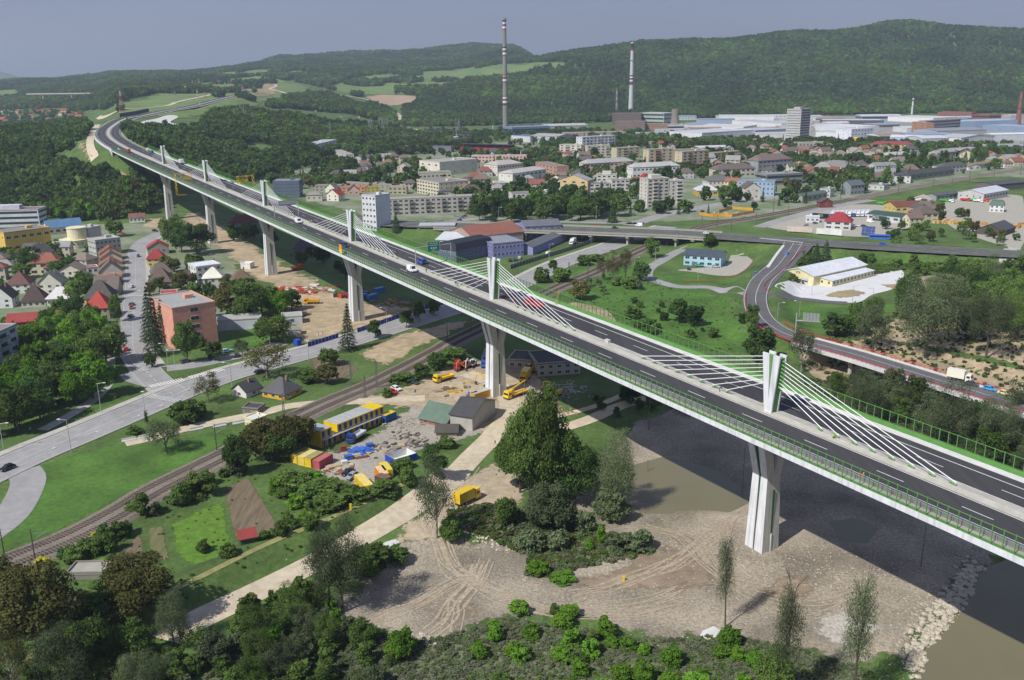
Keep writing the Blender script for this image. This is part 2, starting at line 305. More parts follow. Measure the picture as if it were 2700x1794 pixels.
def ribbon(P,o0,o1,zf,mb=None,mi=0,dash=None,step=3.):
    mb=mb or MB(); Q,s=resample(P,step if not dash else .5); N=normals(Q)
    a=Q[:,:2]+N*o0; b=Q[:,:2]+N*o1
    if callable(zf): z=zf(np.c_[a,Q[:,2:]]); zb_=zf(np.c_[b,Q[:,2:]])
    else: z=zb_=np.full(len(Q),zf)
    if not dash:
        V=[(*a[i],z[i]) for i in range(len(Q))]+[(*b[i],zb_[i]) for i in range(len(Q))]; n=len(Q)
        mb.add(V,[(i,n+i,n+i+1,i+1)[::-1] for i in range(n-1)],mi)
    else:
        L,gp=dash; k=0.
        while k+L<s[-1]:
            i0,i1=np.searchsorted(s,[k,k+L]); 
            mb.add([(*a[i0],z[i0]),(*a[i1],z[i1]),(*b[i1],zb_[i1]),(*b[i0],zb_[i0])],[(0,1,2,3)],mi); k+=L+gp
    return mb
def onter(dz): return lambda Q: H(Q[:,0],Q[:,1])+dz
def road(name,P,w,m,dz=.10,marks=(),kerb=None,side=0,zf=None,label=None):
    f=zf or onter(dz); o=ribbon(P,-w/2+side,w/2+side,f).build(name,m,fix=False); struct(o)
    if marks:
        mb=MB(); f2=(lambda Q:f(Q)+.03)
        for mk in marks: ribbon(P,mk[0]-mk[1]/2+side,mk[0]+mk[1]/2+side,f2,mb,0,mk[2] if len(mk)>2 else None)
        struct(mb.build('road_marking',M_WH,fix=False))
    if kerb:
        mb=MB()
        for sg in kerb:
            Q,s=resample(P,3.); N=normals(Q); z=f(Q); e=sg*w/2+side
            for (o0,o1,z0,z1) in ((e,e,-.05,.14),(e,e+sg*.3,.14,.14),(e+sg*.3,e+sg*.3,.14,-.2)):
                A=Q[:,:2]+N*o0;B=Q[:,:2]+N*o1; n=len(Q)
                mb.add([(*A[i],z[i]+z0) for i in range(n)]+[(*B[i],z[i]+z1) for i in range(n)],[(i,i+1,n+i+1,n+i) for i in range(n-1)])
        struct(mb.build('kerb',M_KERB,fix=False))
    return o
M_WH=mat('road_paint','#dcdcd8',.6,var=.2,scale=2); M_KERB=mat('kerb_concrete',hx('#a9a59b'),.85,scale=.8)
M_AD=mat('new_asphalt',(.046,.044,.048),.8,col2=(.060,.058,.062),scale=.9,big=.12,bigscale=.05,aniso=(R_(-31.6),.04))
M_AG=mat('worn_asphalt',(.33,.325,.32),.85,col2=(.27,.265,.26),scale=.3,detail=6,big=.12,bigscale=.06)
M_AM=mat('road_asphalt',(.13,.128,.128),.85,col2=(.105,.103,.105),scale=.3,detail=6,big=.12,bigscale=.06)
M_CO=mat('concrete',hx('#b7b4aa'),.85,col2=hx('#a5a299'),scale=.5,detail=6,big=.08,bigscale=.1)
M_CL=mat('pale_concrete',hx('#cfcfcc'),.85,col2=hx('#bdbdb9'),scale=.3,detail=5)
M_WC=mat('white_concrete',(.70,.71,.74),.7,var=.09,scale=.5,big=.06,bigscale=.15)
def streak(m):
    n=m.node_tree.nodes; l=m.node_tree.links; b=n['Principled BSDF']; src=b.inputs['Base Color'].links[0].from_socket; g=n.new('ShaderNodeNewGeometry'); mp=n.new('ShaderNodeMapping'); mp.inputs['Scale'].default_value=(1.6,1.6,.12)
    t=n.new('ShaderNodeTexNoise'); t.inputs['Detail'].default_value=5; t.inputs['Scale'].default_value=1; r=n.new('ShaderNodeMapRange'); r.inputs[1].default_value=.45; r.inputs[2].default_value=.72; r.inputs[3].default_value=1; r.inputs[4].default_value=.74
    v=n.new('ShaderNodeVectorMath'); v.operation='SCALE'; l.new(g.outputs['Position'],mp.inputs[0]); l.new(mp.outputs[0],t.inputs['Vector']); l.new(t.outputs[0],r.inputs[0]); l.new(src,v.inputs[0]); l.new(r.outputs[0],v.inputs['Scale']); l.new(v.outputs[0],b.inputs['Base Color'])
streak(M_WC)
M_GN=mat('green_paint',(.125,.29,.075),.55,var=.15,scale=.5)
M_GD=mat('dark_green_paint',(.02,.085,.035),.5,var=.1)
M_DR=mat('dirt_road',hx('#c9bda6'),.95,col2=hx('#b3a58d'),scale=.4,detail=6,big=.12,bigscale=.08)
M_SO=mat('bare_soil',hx('#b7a68a'),.95,col2=hx('#94836a'),scale=.25,detail=9,bump=.3,big=.22,bigscale=.05)
M_GV=mat('river_gravel',hx('#ada391'),.92,col2=hx('#7f7566'),scale=1.7,detail=13,bump=.4,big=.42,bigscale=.06)
M_SC=mat('silt',hx('#9a8b78'),.85,col2=hx('#84745f'),scale=.35,detail=9,bump=.2,big=.25,bigscale=.05)
M_FI=mat('ploughed_soil',hx('#6f6455'),.95,col2=hx('#57503f'),scale=.5,detail=6,aniso=(R_(12),.12),bump=.2)
M_ME=mat('meadow',hx('#76894c',.95),.95,col2=hx('#5c7540',.95),scale=.02,detail=8,big=.15,bigscale=.006)
M_GB=mat('bright_grass',hx('#56782e',.97),.95,col2=hx('#42642a',.95),scale=.6,detail=10,bump=.4,big=.32,bigscale=.07)
M_SCR=mat('scrub_ground',hx('#767a5c'),.95,col2=hx('#565f41'),scale=1.1,detail=9,bump=.4,big=.25,bigscale=.06)
M_BAL=mat('ballast',hx('#8a7f74'),.95,col2=hx('#695f56'),scale=1.5,detail=8,bump=.15,big=.15,bigscale=.1)
def watermat():
    m=bpy.data.materials.new('river_water'); m.use_nodes=True; n=m.node_tree.nodes; l=m.node_tree.links; b=n['Principled BSDF']
    b.inputs['Base Color'].default_value=(.17,.155,.085,1); b.inputs['Roughness'].default_value=.12; b.inputs['IOR'].default_value=1.33
    t=n.new('ShaderNodeTexNoise'); t.inputs['Scale'].default_value=.8; t.inputs['Detail'].default_value=5; g=n.new('ShaderNodeNewGeometry'); l.new(g.outputs['Position'],t.inputs[0]); t2=n.new('ShaderNodeTexNoise'); t2.inputs['Scale'].default_value=.05; t2.inputs['Detail'].default_value=6; l.new(g.outputs['Position'],t2.inputs[0]); x=n.new('ShaderNodeMix'); x.data_type='RGBA'; x.inputs[6].default_value=(.20,.175,.095,1); x.inputs[7].default_value=(.13,.125,.075,1); l.new(t2.outputs[0],x.inputs[0]); l.new(x.outputs[2],b.inputs['Base Color'])
    bp=n.new('ShaderNodeBump'); bp.inputs['Distance'].default_value=.03; bp.inputs['Strength'].default_value=.5; l.new(t.outputs[0],bp.inputs['Height']); l.new(bp.outputs[0],b.inputs['Normal']); return m
M_WA=watermat()
# ---------- viaduct ----------
PC=np.array([[59.676,198.841],[-4.15,303.374],[-68.85,406.32],[-133.35,509.47],[-198.07,613.14],[-263.32,716.82]])
TB=PC[-1]-PC[0]; LB=np.linalg.norm(TB); TB/=LB; NB=np.array([TB[1],-TB[0]]); C0=PC[0]-NB*.75
def dzr(s): s=np.asarray(s,float); return 31.47+.01776*s+2.0e-6*np.maximum(s,0)**2*.0+ (s**2)*1.95e-6
# straight part s=-170..640, then the approach curve given by road-centre pixels
far_px=MWPX
Z640=float(dzr(640)); line=[(*(C0+TB*s),float(dzr(s))) for s in range(-150,641,20)]
line+= [tuple(unz(*p,z)) for p,z in far_px]
LINE=catmull(np.array(line),6)
LQ,LS=resample(LINE,2.); LN=normals(LQ); LN=np.array([np.convolve(np.pad(LN[:,k],8,'edge'),np.ones(17)/17,'valid') for k in (0,1)]).T; LN/=np.linalg.norm(LN,axis=1)[:,None]
LS=LS-150.; iA=int(np.argmin(abs(LS-745)))     # end of bridge, start of embankment
def lpt(s,o,h): 
    return np.array([np.interp(s,LS,LQ[:,0])+np.interp(s,LS,LN[:,0])*o,np.interp(s,LS,LQ[:,1])+np.interp(s,LS,LN[:,1])*o,np.interp(s,LS,LQ[:,2])+h])
def sweep(prof,s0,s1,mb=None,mi=0,closed=False,st=4.,close_ends=False):
    mb=mb or MB(); n=max(2,int((s1-s0)/st)+1); ss=np.linspace(s0,s1,n); V=[]; k=len(prof)
    for s in ss: V+=[tuple(lpt(s,o,h)) for o,h in prof]
    kk=k if closed else k-1
    f=[(i*k+j,i*k+(j+1)%k,(i+1)*k+(j+1)%k,(i+1)*k+j) for i in range(n-1) for j in range(kk)]
    if closed: f+=[tuple(range(k))[::-1],tuple((n-1)*k+j for j in range(k))]
    mb.add(V,f,mi); return mb
S0,S1=-110.,745.; SE=float(LS[-1])
V=root('viaduct','long white and green cable stayed motorway viaduct crossing the town on seven forked piers','bridge',(*C0,0))
def vb(mb,name,m,par=V,fix=True):
    o=mb.build(name,m,fix=fix); o.parent=par; o.matrix_parent_inverse=Matrix.Translation(-V.location) if par==V else Matrix.Identity(4); return o
# girder: fascia with haunches at the piers handled by depth sections
PS=[0]+[float(np.linalg.norm(PC[i]-PC[0])) for i in range(1,6)]; PS=[-122.]+PS
def girder():
    mb=MB(); ss=np.arange(S0,S1+.1,4.); V_=[]; k=0
    for s in ss:
        d=min(abs(s-p) for p in PS); dep=3.0+2.6*max(0,1-d/42.)**1.6
        pr=[(-15.3,.25),(-15.3,-.95),(-14.9,-1.0),(-5.2,-1.9),(-4.1,-dep),(4.1,-dep),(5.2,-1.9),(14.9,-1.0),(15.3,-.95),(15.3,.25),(14.3,.25),(14.3,-.12),(-14.3,-.12),(-14.3,.25)]
        k=len(pr); V_+=[tuple(lpt(s,*q)) for q in pr]
    n=len(ss); mb.add(V_,[(i*k+j,i*k+(j+1)%k,(i+1)*k+(j+1)%k,(i+1)*k+j) for i in range(n-1) for j in range(k)]+[tuple(range(k))[::-1],tuple((n-1)*k+j for j in range(k))]); return mb
vb(girder(),'deck_girder',M_WC)
for a,b in ((-12.9,-1.95),(2.2,12.6)):
    vb(sweep([(a,.0),(b,.0)],S0,S1,st=6),'carriageway',M_AD,fix=False)
mb=MB()
for o,w in ((-2.3,.25),(-10.3,.2),(2.55,.2),(10.0,.25)): sweep([(o-w/2,.012),(o+w/2,.012)],S0,S1,mb,st=6)
for o in (-6.2,6.3):
    s=-111.1
    while s<S1-8:
        sweep([(o-.1,.012),(o+.1,.012)],s,s+6,mb,st=3); s+=18
vb(mb,'lane_marking',M_WH,fix=False)
vb(sweep([(-1.95,-.1),(-1.95,.18),(-.9,.3),(-.25,.42),(-.25,.30),(2.2,.16),(2.2,-.1)],S0,S1,closed=True,st=6),'median_strip',M_CO)
vb(sweep([(12.6,-.1),(12.6,.12),(14.2,.18),(14.2,-.1)],S0,S1,closed=True,st=6),'service_path',M_CL)
for sg in (-1,1):
    vb(sweep([(sg*14.3,.26),(sg*14.3,.30),(sg*15.25,.30),(sg*15.25,.26)],S0,S1,closed=True,st=6),'green_edge_strip',M_GN)
vb(sweep([(-13.1,-.1),(-13.1,.3),(-14.3,.3),(-14.3,-.1)],S0,S1,closed=True,st=6),'kerb_slab',M_CO)
# near guard: concrete barrier blocks with steel rail
mb=MB(); s=S0
for a in np.arange(S0,S1-4,4.): 
    P0=[(-12.95,.3),(-12.95,.95),(-13.25,.95),(-13.25,.3)]; sweep(P0,a+.05,a+3.95,mb,closed=True,st=4)
vb(mb,'barrier_blocks',mat('barrier_concrete',hx('#8d8886'),.85,var=.2,scale=.6))
vb(sweep([(-12.9,1.0),(-12.9,1.22),(-13.2,1.22),(-13.2,1.0)],S0,S1,closed=True,st=6),'guard_rail',mat('galvanised',(.55,.56,.58),.4,metal=.6,var=.1))
for sg,o in ((1,12.75),(1,2.35),(-1,-2.0)):
    pass
# noise fences
M_NET=bpy.data.materials.new('green_tinted_panel'); M_NET.use_nodes=True; _n=M_NET.node_tree.nodes; _l=M_NET.node_tree.links; _n.remove(_n['Principled BSDF'])
_t=_n.new('ShaderNodeBsdfTransparent'); _t.inputs[0].default_value=(.86,.9,.87,1); _g=_n.new('ShaderNodeBsdfGlossy'); _g.inputs['Color'].default_value=(.6,.75,.65,1); _g.inputs['Roughness'].default_value=.15; _m=_n.new('ShaderNodeMixShader'); _m.inputs[0].default_value=.06
_l.new(_t.outputs[0],_m.inputs[1]); _l.new(_g.outputs[0],_m.inputs[2]); _l.new(_m.outputs[0],_n['Material Output'].inputs[0])
postm=MB().box((0,0,1.75),(.13,.16,3.5)).mesh('fence_post',M_GN)
for sg in (-1,1):
    pan=vb(sweep([(sg*15.15,.3),(sg*15.15,3.6)],S0,S1,st=6),'noise_panel',M_NET,fix=False)
    rm=MB()
    for z,w in ((3.62,.05),(1.15,.03)) if sg>0 else ((3.62,.05),): sweep([(sg*15.15-w,z-w),(sg*15.15+w,z-w),(sg*15.15+w,z+w),(sg*15.15-w,z+w)],S0,S1,rm,closed=True,st=6)
    if sg>0: sweep([(15.05,.3),(15.05,1.0),(15.25,1.0),(15.25,.3)],S0,S1,rm,closed=True,st=6)
    rl=vb(rm,'fence_rail',M_GN)
    n=0; mb=MB()
    for s in np.arange(S0+20,S1,2.):
        P=lpt(s,sg*15.15,.3); lo=s>S0+20+2*99
        if not lo:
            o=link('fence_post',postm,V,tuple(P-np.array([*C0,0])),math.atan2(TB[1],TB[0])); n+=1
        else:
            w=.13; mb.box((P[0],P[1],P[2]+1.75),(w,.16,3.5),rz=math.atan2(TB[1],TB[0]))
    o=vb(mb,'fence_posts',M_GN,fix=False); o['kind']='stuff'
# pylons, cables and piers
cabm=mat('white_cable_sheath',(.8,.8,.82),.4,var=.03)
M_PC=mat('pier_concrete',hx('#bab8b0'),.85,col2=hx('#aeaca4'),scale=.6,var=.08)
streak(M_PC)
for i,s in enumerate(PS):
    cz=float(dzr(s)); c=C0+TB*s
    loc=lambda x,y,z: (x,y,z)   # local x along n (to far side), y along t
    rz=math.atan2(NB[1],NB[0])
    py=MB()
    for sg in (-1,1):          # two white plates, each a narrow V of two legs
        for e in (-1,1):
            x0,x1=sg*.85,sg*1.2; q=[(0,0),(e*1.05,0),(e*2.55,14),(e*.62,14),(e*.02,3.6)]
            n=5; py.add([(x0,a,b) for a,b in q]+[(x1,a,b) for a,b in q],[(j,(j+1)%n,n+(j+1)%n,n+j) for j in range(n)]+[tuple(range(n))[::-1],tuple(range(n,2*n))])
    web=MB(); web.add([(x,y,z) for x in(-.84,.84) for y,z in((-.8,0),(.8,0),(2.2,13.4),(-2.2,13.4))],[(0,1,2,3),(7,6,5,4),(0,4,5,1),(1,5,6,2),(2,6,7,3),(3,7,4,0)])
    pb=py.build('pylon',M_WC,V,tuple(np.array([c[0]-C0[0],c[1]-C0[1],cz])),rz)
    w=web.build('pylon_web',M_GN,pb)
    for e in (-1,1):
        for k in range(8):
            ys=e*(14.4+4.5*k); zt=6.6+k*.9; hh=.4+(.01776*ys)
            cb=MB().tube((0,e*2.1,zt),(0,ys,hh+.55),.09,n=6); cb.build('cable',cabm,pb)
        for k in range(8):
            ys=e*(14.4+4.5*k); zt=6.6+k*.9; d=Vector((0,ys-e*2.1,.4-zt)).normalized(); a=Vector((0,ys,.45+.01776*ys)); b=a-d*1.6
            MB().tube(a,b,.2,.17,6).build('cable_socket',M_GN,pb); b2=Vector((0,e*1.3,zt+.2)); MB().tube(b2,b2+d*1.9,.24,.18,6).build('cable_sleeve',M_GN,pb)
    # pier: shaft widening into a fork
    x,y=c; gz=h1(x,y)-2.2; dep=5.4; top=cz-dep; hh=top-gz; fk=gz+hh-9.5
    pm=MB(); fk=top-9.0; nk=fk-.6
    for e in (-1,1):           # two Y-shaped concrete plates with a green slit between
        secs=[(gz,-2.85,2.85),(nk,-2.15,2.15)]
        def sec(z,x0,x1,ga,th):
            c_=.5; yi,yo=e*ga,e*th
            return [(x0,yi,z),(x0,yo,z)]+([(x0+.01,yo,z)])+[(x1-.01,yo,z),(x1,yo,z),(x1,yi,z)]
        def hull(rows):
            n=6; P=[p for r in rows for p in r]; pm.add(P,[(k*n+j,k*n+(j+1)%n,(k+1)*n+(j+1)%n,(k+1)*n+j) for k in range(len(rows)-1) for j in range(n)]+[tuple(range(n))[::-1],tuple(range((len(rows)-1)*n,len(rows)*n))])
        hull([sec(gz,-2.85,2.85,.22,2.75),sec(nk,-2.15,2.15,.3,2.3)])
        for sg in (-1,1):
            a0,a1=(-2.15,0.) if sg<0 else (0.,2.15); b0,b1=(-4.9,-1.7) if sg<0 else (1.7,4.9)
            hull([sec(nk,a0,a1,.3,2.3),sec(top+1.2,b0,b1,.75,2.6)])
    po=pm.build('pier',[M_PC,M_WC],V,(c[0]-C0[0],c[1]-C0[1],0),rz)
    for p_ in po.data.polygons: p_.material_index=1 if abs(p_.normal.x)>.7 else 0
    cm=MB().box((0,0,(gz+nk)/2),(4.,.9,nk-gz)); cm.add([(x,y,z) for y in(-.55,.55) for x,z in((-2.,nk),(2.,nk),(4.3,top+1.),(-4.3,top+1.))],[(0,1,2,3),(7,6,5,4),(0,4,5,1),(1,5,6,2),(2,6,7,3),(3,7,4,0)])
    cm.build('pier_web',M_GD,po)
    sm_=MB()
    for e in (-1,1): sm_.box((0,e*2.5,gz+hh*.40),(.42,.36,hh*.36))
    sm_.build('slot_window',M_GD,po)
    MB().box((0,-2.72,gz+hh*.11),(.3,.22,hh*.22)).build('downpipe',M_CL,po)
    MB().box((0,0,gz+1.4),(8.2,6.6,1.6)).build('footing',mat('muddy_concrete',hx('#8f7c58'),.9,var=.3,scale=.4),po)
# approach embankment road beyond the bridge
def vroad(name,prof,s0,s1,m,st=6.,mk=False): struct(sweep(prof,s0,s1,st=st).build(name,m,fix=False))
vroad('motorway',[(-12.9,.0),(12.6,.0)],S1,SE-6,M_AD)
vroad('motorway_verge',[(-14.5,-.3),(-12.9,-.05)],S1,SE-6,M_CO); vroad('motorway_verge',[(12.6,-.05),(14.5,-.3)],S1,SE-6,M_CO)
w_=sweep([(-14.7,.5),(-14.7,-7),(-15.3,-7),(-15.3,.5)],S1,S1+150,closed=True,st=6).build('retaining_wall',M_WC); tag(w_,'white concrete retaining wall holding the motorway at the end of the viaduct','wall')
vroad('motorway_median',[(-1.6,.04),(1.6,.04)],S1,SE-6,M_CO)
mb=MB()
for o in (-11.6,-2.3,2.55,11.4,-6.9,6.9): 
    if abs(o)==6.9:
        s=S1
        while s<SE-14: sweep([(o-.12,.03),(o+.12,.03)],s,s+6,mb,st=3); s+=18
    else: sweep([(o-.15,.03),(o+.15,.03)],S1,SE-6,mb,st=6)
struct(mb.build('road_marking',M_WH,fix=False))
# ---------- land cover ----------
patch('meadow',[(255,300),(330,268),(400,250),(520,222),(600,212),(700,205),(760,215),(830,235),(800,255),(740,262),(700,285),(600,300),(480,318),(380,305),(300,310)],M_ME,.6)
patch('meadow',[(860,232),(930,205),(1060,192),(1180,186),(1300,170),(1480,163),(1505,172),(1430,192),(1330,203),(1230,214),(1160,238),(1100,246),(1000,252),(900,246)],M_ME,.6)
patch('meadow',[(560,194),(700,183),(800,188),(850,196),(700,208),(600,215)],M_ME,.6)
patch('meadow',[(125,428),(150,408),(195,398),(215,418),(200,434),(150,440)],M_ME,.3)
patch('meadow',[(620,385),(680,374),(745,398),(700,414),(650,405)],M_ME,.3)
patch('meadow',[(-120,250),(40,235),(60,250),(20,262),(-120,265)],M_ME,.5)
patch('bare_earth',[(955,256),(1000,250),(1060,251),(1108,256),(1100,268),(1075,276),(1020,281),(985,272)],mat('orange_earth',hx('#b09274'),.95,col2=hx('#9a8c7a'),scale=.02,detail=7,bump=.5),1.0)
patch('bare_earth',[(640,235),(700,222),(735,225),(740,245),(700,262),(650,258)],mat('dry_earth',hx('#a0926f'),.95,var=.3,scale=.05,detail=7),.9)
patch('bare_earth',[(195,385),(225,370),(250,395),(262,420),(235,430),(215,425)],MC['dry_earth'],.5)
patch('service_area',[(370,325),(420,312),(450,305),(470,310),(450,325),(510,340),(490,348),(440,340),(395,342)],M_CL,.7)
def track(name,px,w,m,dz=.12,**k): return road(name,curve(px),w,m,dz,**k)
track('dirt_road',[(860,250),(900,253),(960,262),(1000,275),(1030,292),(1052,305),(1056,325),(1060,335)],12,M_DR,1.2)
track('dirt_road',[(700,222),(728,226),(712,236),(740,243),(760,250)],9,M_DR,1.2)
track('dirt_road',[(250,420),(240,395),(238,370),(248,345),(258,330)],7,M_DR,.6)
track('dirt_road',[(260,310),(300,300),(430,282),(470,270),(540,255),(590,246)],10,M_DR,1.1)
# town ground
TG=mat('town_ground',hx('#8d8e80'),.95,col2=hx('#5a7040'),scale=.035,detail=7)
patch('town_ground',[(700,455),(900,400),(1100,385),(1400,370),(1700,350),(2000,325),(2300,315),(2700,312),(3000,312),(3000,450),(2600,470),(2300,520),(2000,575),(1700,590),(1400,592),(1100,588),(900,560),(760,520)],TG,.10,L=25)
patch('town_ground',[(-150,660),(60,600),(230,590),(420,590),(560,600),(620,640),(640,720),(660,800),(560,880),(440,940),(400,930),(390,820),(330,820),(300,920),(100,860),(-150,880)],TG,.04,L=12)
patch('industrial_yard',[(1700,335),(2000,312),(2300,306),(3000,306),(3000,370),(2300,382),(2000,385),(1850,370)],mat('yard',hx('#9a9a96'),.9,var=.3,scale=.03),.25,L=40)
patch('lawn',[(100,1225),(200,1196),(300,1170),(430,1165),(620,1128),(628,1150),(560,1200),(420,1268),(300,1330),(150,1405),(0,1465),(-100,1500),(-60,1440),(40,1345)],M_GB,.03,smooth=False)
patch('lawn',[(283,990),(300,1003),(345,1016),(385,1022),(360,1030),(310,1030),(280,1022)],M_GB,.05)
patch('lawn',[(255,1040),(340,1038),(345,1045),(300,1068),(230,1090),(180,1110),(150,1118),(200,1085)],M_GB,.05)
patch('lawn',[(390,980),(430,988),(472,1000),(440,1002),(400,992)],M_GB,.05)
patch('lawn',[(485,963),(560,950),(640,942),(648,955),(590,968),(520,972)],M_GB,.05)
patch('lawn',[(600,880),(700,865),(760,880),(740,905),(640,918),(590,912)],M_GB,.05)
patch('lawn',[(1540,700),(1640,700),(1800,740),(1960,790),(1985,850),(2100,910),(2010,930),(1850,925),(1700,880),(1560,820),(1500,790),(1440,760),(1500,720)],M_GB,.05,L=8)
patch('lawn',[(1740,725),(1790,718),(1900,728),(1960,722),(1985,700),(2010,690),(1990,730),(1950,745),(1880,750),(1790,748),(1752,742)],M_GB,.06)
patch('grass_slope',[(2120,665),(2300,662),(2500,675),(2750,690),(2750,730),(2550,722),(2400,705),(2250,700),(2130,705),(2080,725),(2050,745),(2040,735),(2080,690)],M_GB,.06,L=8)
patch('grass_slope',[(2200,810),(2300,805),(2400,790),(2460,800),(2300,840),(2200,870),(2120,860),(2060,830),(2040,800),(2100,800)],M_GB,.06,L=8)
SH=mat('garden_rows',hx('#7b6d58'),.95,col2=hx('#5d5443'),scale=1.2,detail=5,aniso=(R_(25),.08),bump=.15)
patch('ploughed_plot',[(588,1294),(640,1262),(658,1260),(742,1390),(622,1432),(600,1350)],SH,.06,smooth=False)
patch('ploughed_plot',[(315,1470),(370,1405),(378,1480),(330,1490)],SH,.06)
patch('ploughed_plot',[(388,1395),(432,1384),(450,1478),(395,1480)],mat('weedy_rows',hx('#76714e'),.95,col2=hx('#5b5f3c'),scale=1.2,aniso=(R_(25),.08)),.06,smooth=False)
patch('lawn',[(442,1384),(520,1345),(596,1318),(616,1420),(630,1450),(560,1480),(455,1475)],mat('garden_green',hx('#64882f',.95),.95,col2=hx('#4f7026',.9),scale=.5,detail=8,bump=.2),.05,smooth=False)
patch('lawn',[(205,1494),(280,1462),(300,1478),(290,1500),(215,1502)],MC['garden_green'],.05)
patch('garden_soil',[(810,950),(870,935),(950,965),(945,985),(880,1012),(840,1005)],MC['garden_rows'],.05)
# soil and gravel
patch('bare_soil',[(455,575),(530,545),(650,625),(770,695),(900,765),(1000,795),(1100,800),(1180,790),(1120,815),(1060,842),(960,872),(880,898),(800,922),(770,915),(740,880),(770,840),(690,800),(700,760),(640,735),(600,700),(560,660),(500,620)],M_SO,.07,L=5,smooth=False)
mat('site_soil',hx('#b9aa91'),.95,col2=hx('#9c8d76'),scale=.4,detail=10,bump=.25,big=.2,bigscale=.06)
patch('bare_soil',[(350,588),(400,572),(450,572),(480,590),(430,604),(370,606)],M_SO,.07)
patch('bare_soil',[(960,910),(1060,875),(1160,850),(1290,826),(1220,872),(1120,922),(1050,968),(960,966),(930,935)],M_SO,.07,smooth=False)
patch('bare_soil',[(1010,1035),(1080,1008),(1180,962),(1280,940),(1390,940),(1440,995),(1500,1060),(1440,1100),(1380,1120),(1345,1180),(1290,1168),(1250,1110),(1140,1075),(1040,1056)],mat('site_soil',hx('#bcab90'),.95,col2=hx('#9c8b72'),scale=.3,detail=9,bump=.25,big=.2,bigscale=.06),.06,L=4,smooth=False)
patch('bare_soil',[(920,1050),(1060,1028),(1200,1050),(1330,1060),(1350,1110),(1310,1180),(1200,1105),(1100,1082),(1030,1080),(940,1078)],MC['site_soil'],.083,L=4)
patch('bare_soil',[(1000,1450),(1090,1350),(1190,1270),(1300,1215),(1390,1260),(1410,1310),(1330,1350),(1250,1345),(1200,1400),(1120,1440)],MC['site_soil'],.083,L=3)
patch('gravel_yard',[(775,1228),(815,1200),(870,1182),(950,1160),(1030,1100),(1070,1060),(1150,1058),(1290,1100),(1310,1140),(1230,1170),(1150,1180),(1110,1205),(1060,1235),(990,1292),(900,1285),(835,1250)],mat('grey_gravel',hx('#aca69a'),.95,col2=hx('#8b8579'),scale=1.1,detail=9,bump=.12,big=.15,bigscale=.08),.06,smooth=False)
patch('yard_concrete',[(2043,757),(2075,742),(2130,735),(2300,702),(2350,704),(2380,716),(2380,735),(2355,762),(2300,778),(2262,798),(2190,796),(2110,786)],mat('new_concrete',(.62,.62,.62),.85,var=.08,scale=.1),.10)
patch('brown_island',[(2165,779),(2200,768),(2245,762),(2290,772),(2270,785),(2200,788)],MC['dry_earth'],.2)
patch('brown_island',[(2315,752),(2350,748),(2390,750),(2400,765),(2350,765)],MC['dry_earth'],.2)
patch('gravel_lot',[(1500,800),(1600,820),(1640,880),(1680,930),(1560,870)],M_SO,.06)
patch('gravel_lot',[(1905,700),(1930,672),(1960,668),(1985,690),(1950,722),(1900,728),(1830,718),(1790,712)],mat('lot',hx('#a8a498'),.95,var=.15,scale=.4),.07)
patch('gravel_lot',[(2010,590),(2150,560),(2250,540),(2420,545),(2480,540),(2500,560),(2400,600),(2300,625),(2100,612)],MC['lot'],.08)
patch('gravel_lot',[(2480,540),(2560,520),(2680,515),(2700,540),(2700,640),(2650,650),(2530,610),(2490,580)],MC['lot'],.14)
patch('gravel_bar',[(p[0],p[1]) for p in [(800,1620),(860,1560),(960,1440),(1130,1400),(1300,1400),(1420,1350),(1560,1200),(1650,1110),(1800,1040),(1960,1000),(2180,1080),(2560,1340),(2620,1440),(2590,1500),(2540,1600),(2480,1670),(2430,1745),(2300,1780),(2000,1720),(1700,1700),(1450,1640),(1300,1650),(1150,1720),(950,1690)]],M_GV,.05,L=2.2,smooth=False)
patch('sand_bar',[(2100,930),(2200,900),(2300,890),(2480,925),(2720,980),(2900,1030),(2900,1230),(2700,1170),(2500,1090),(2300,1030),(2140,1000)],M_SO,.06,smooth=False)
patch('sand_bar',[(2230,885),(2330,850),(2400,830),(2530,815),(2700,830),(2850,860),(2850,990),(2600,945),(2450,915),(2330,900)],M_SO,.05)
patch('sand_bar',[(2400,735),(2470,725),(2560,745),(2500,765),(2420,760)],M_SO,.05)
patch('gravel_bar',[(2480,1330),(2640,1340),(2780,1360),(2850,1420),(2700,1480),(2640,1520),(2560,1540),(2500,1480)],M_GV,.04)
patch('silt_flat',[(2080,1610),(2200,1570),(2350,1610),(2420,1590),(2480,1630),(2410,1720),(2250,1770),(2120,1710)],mat('pale_gravel',hx('#cbc6bc'),.92,col2=hx('#9f968a'),scale=1.6,detail=12,bump=.3,big=.15,bigscale=.1),.09)
patch('silt_flat',[(1420,1520),(1600,1440),(1750,1380),(1900,1400),(1960,1480),(1900,1560),(1700,1600),(1500,1590)],M_SC,.08)
patch('silt_flat',[(2000,1520),(2100,1480),(2200,1530),(2180,1600),(2080,1640),(1980,1600)],M_SC,.08)
patch('silt_flat',[(1000,1600),(1100,1540),(1200,1560),(1300,1600),(1330,1640),(1200,1680),(1060,1670)],mat('brown_sand',hx('#ac9a80'),.95,col2=hx('#8f7c62'),scale=.7,detail=9,aniso=(R_(50),.18),bump=.35),.08)
patch('silt_flat',[(1060,1420),(1140,1400),(1200,1450),(1230,1500),(1180,1520),(1120,1480)],MC['brown_sand'],.08)
patch('scrub_land',[(600,1690),(800,1635),(930,1650),(1130,1685),(1330,1620),(1480,1640),(1700,1680),(1900,1668),(2100,1700),(2300,1765),(2290,1960),(450,1960)],M_SCR,.09,smooth=False)
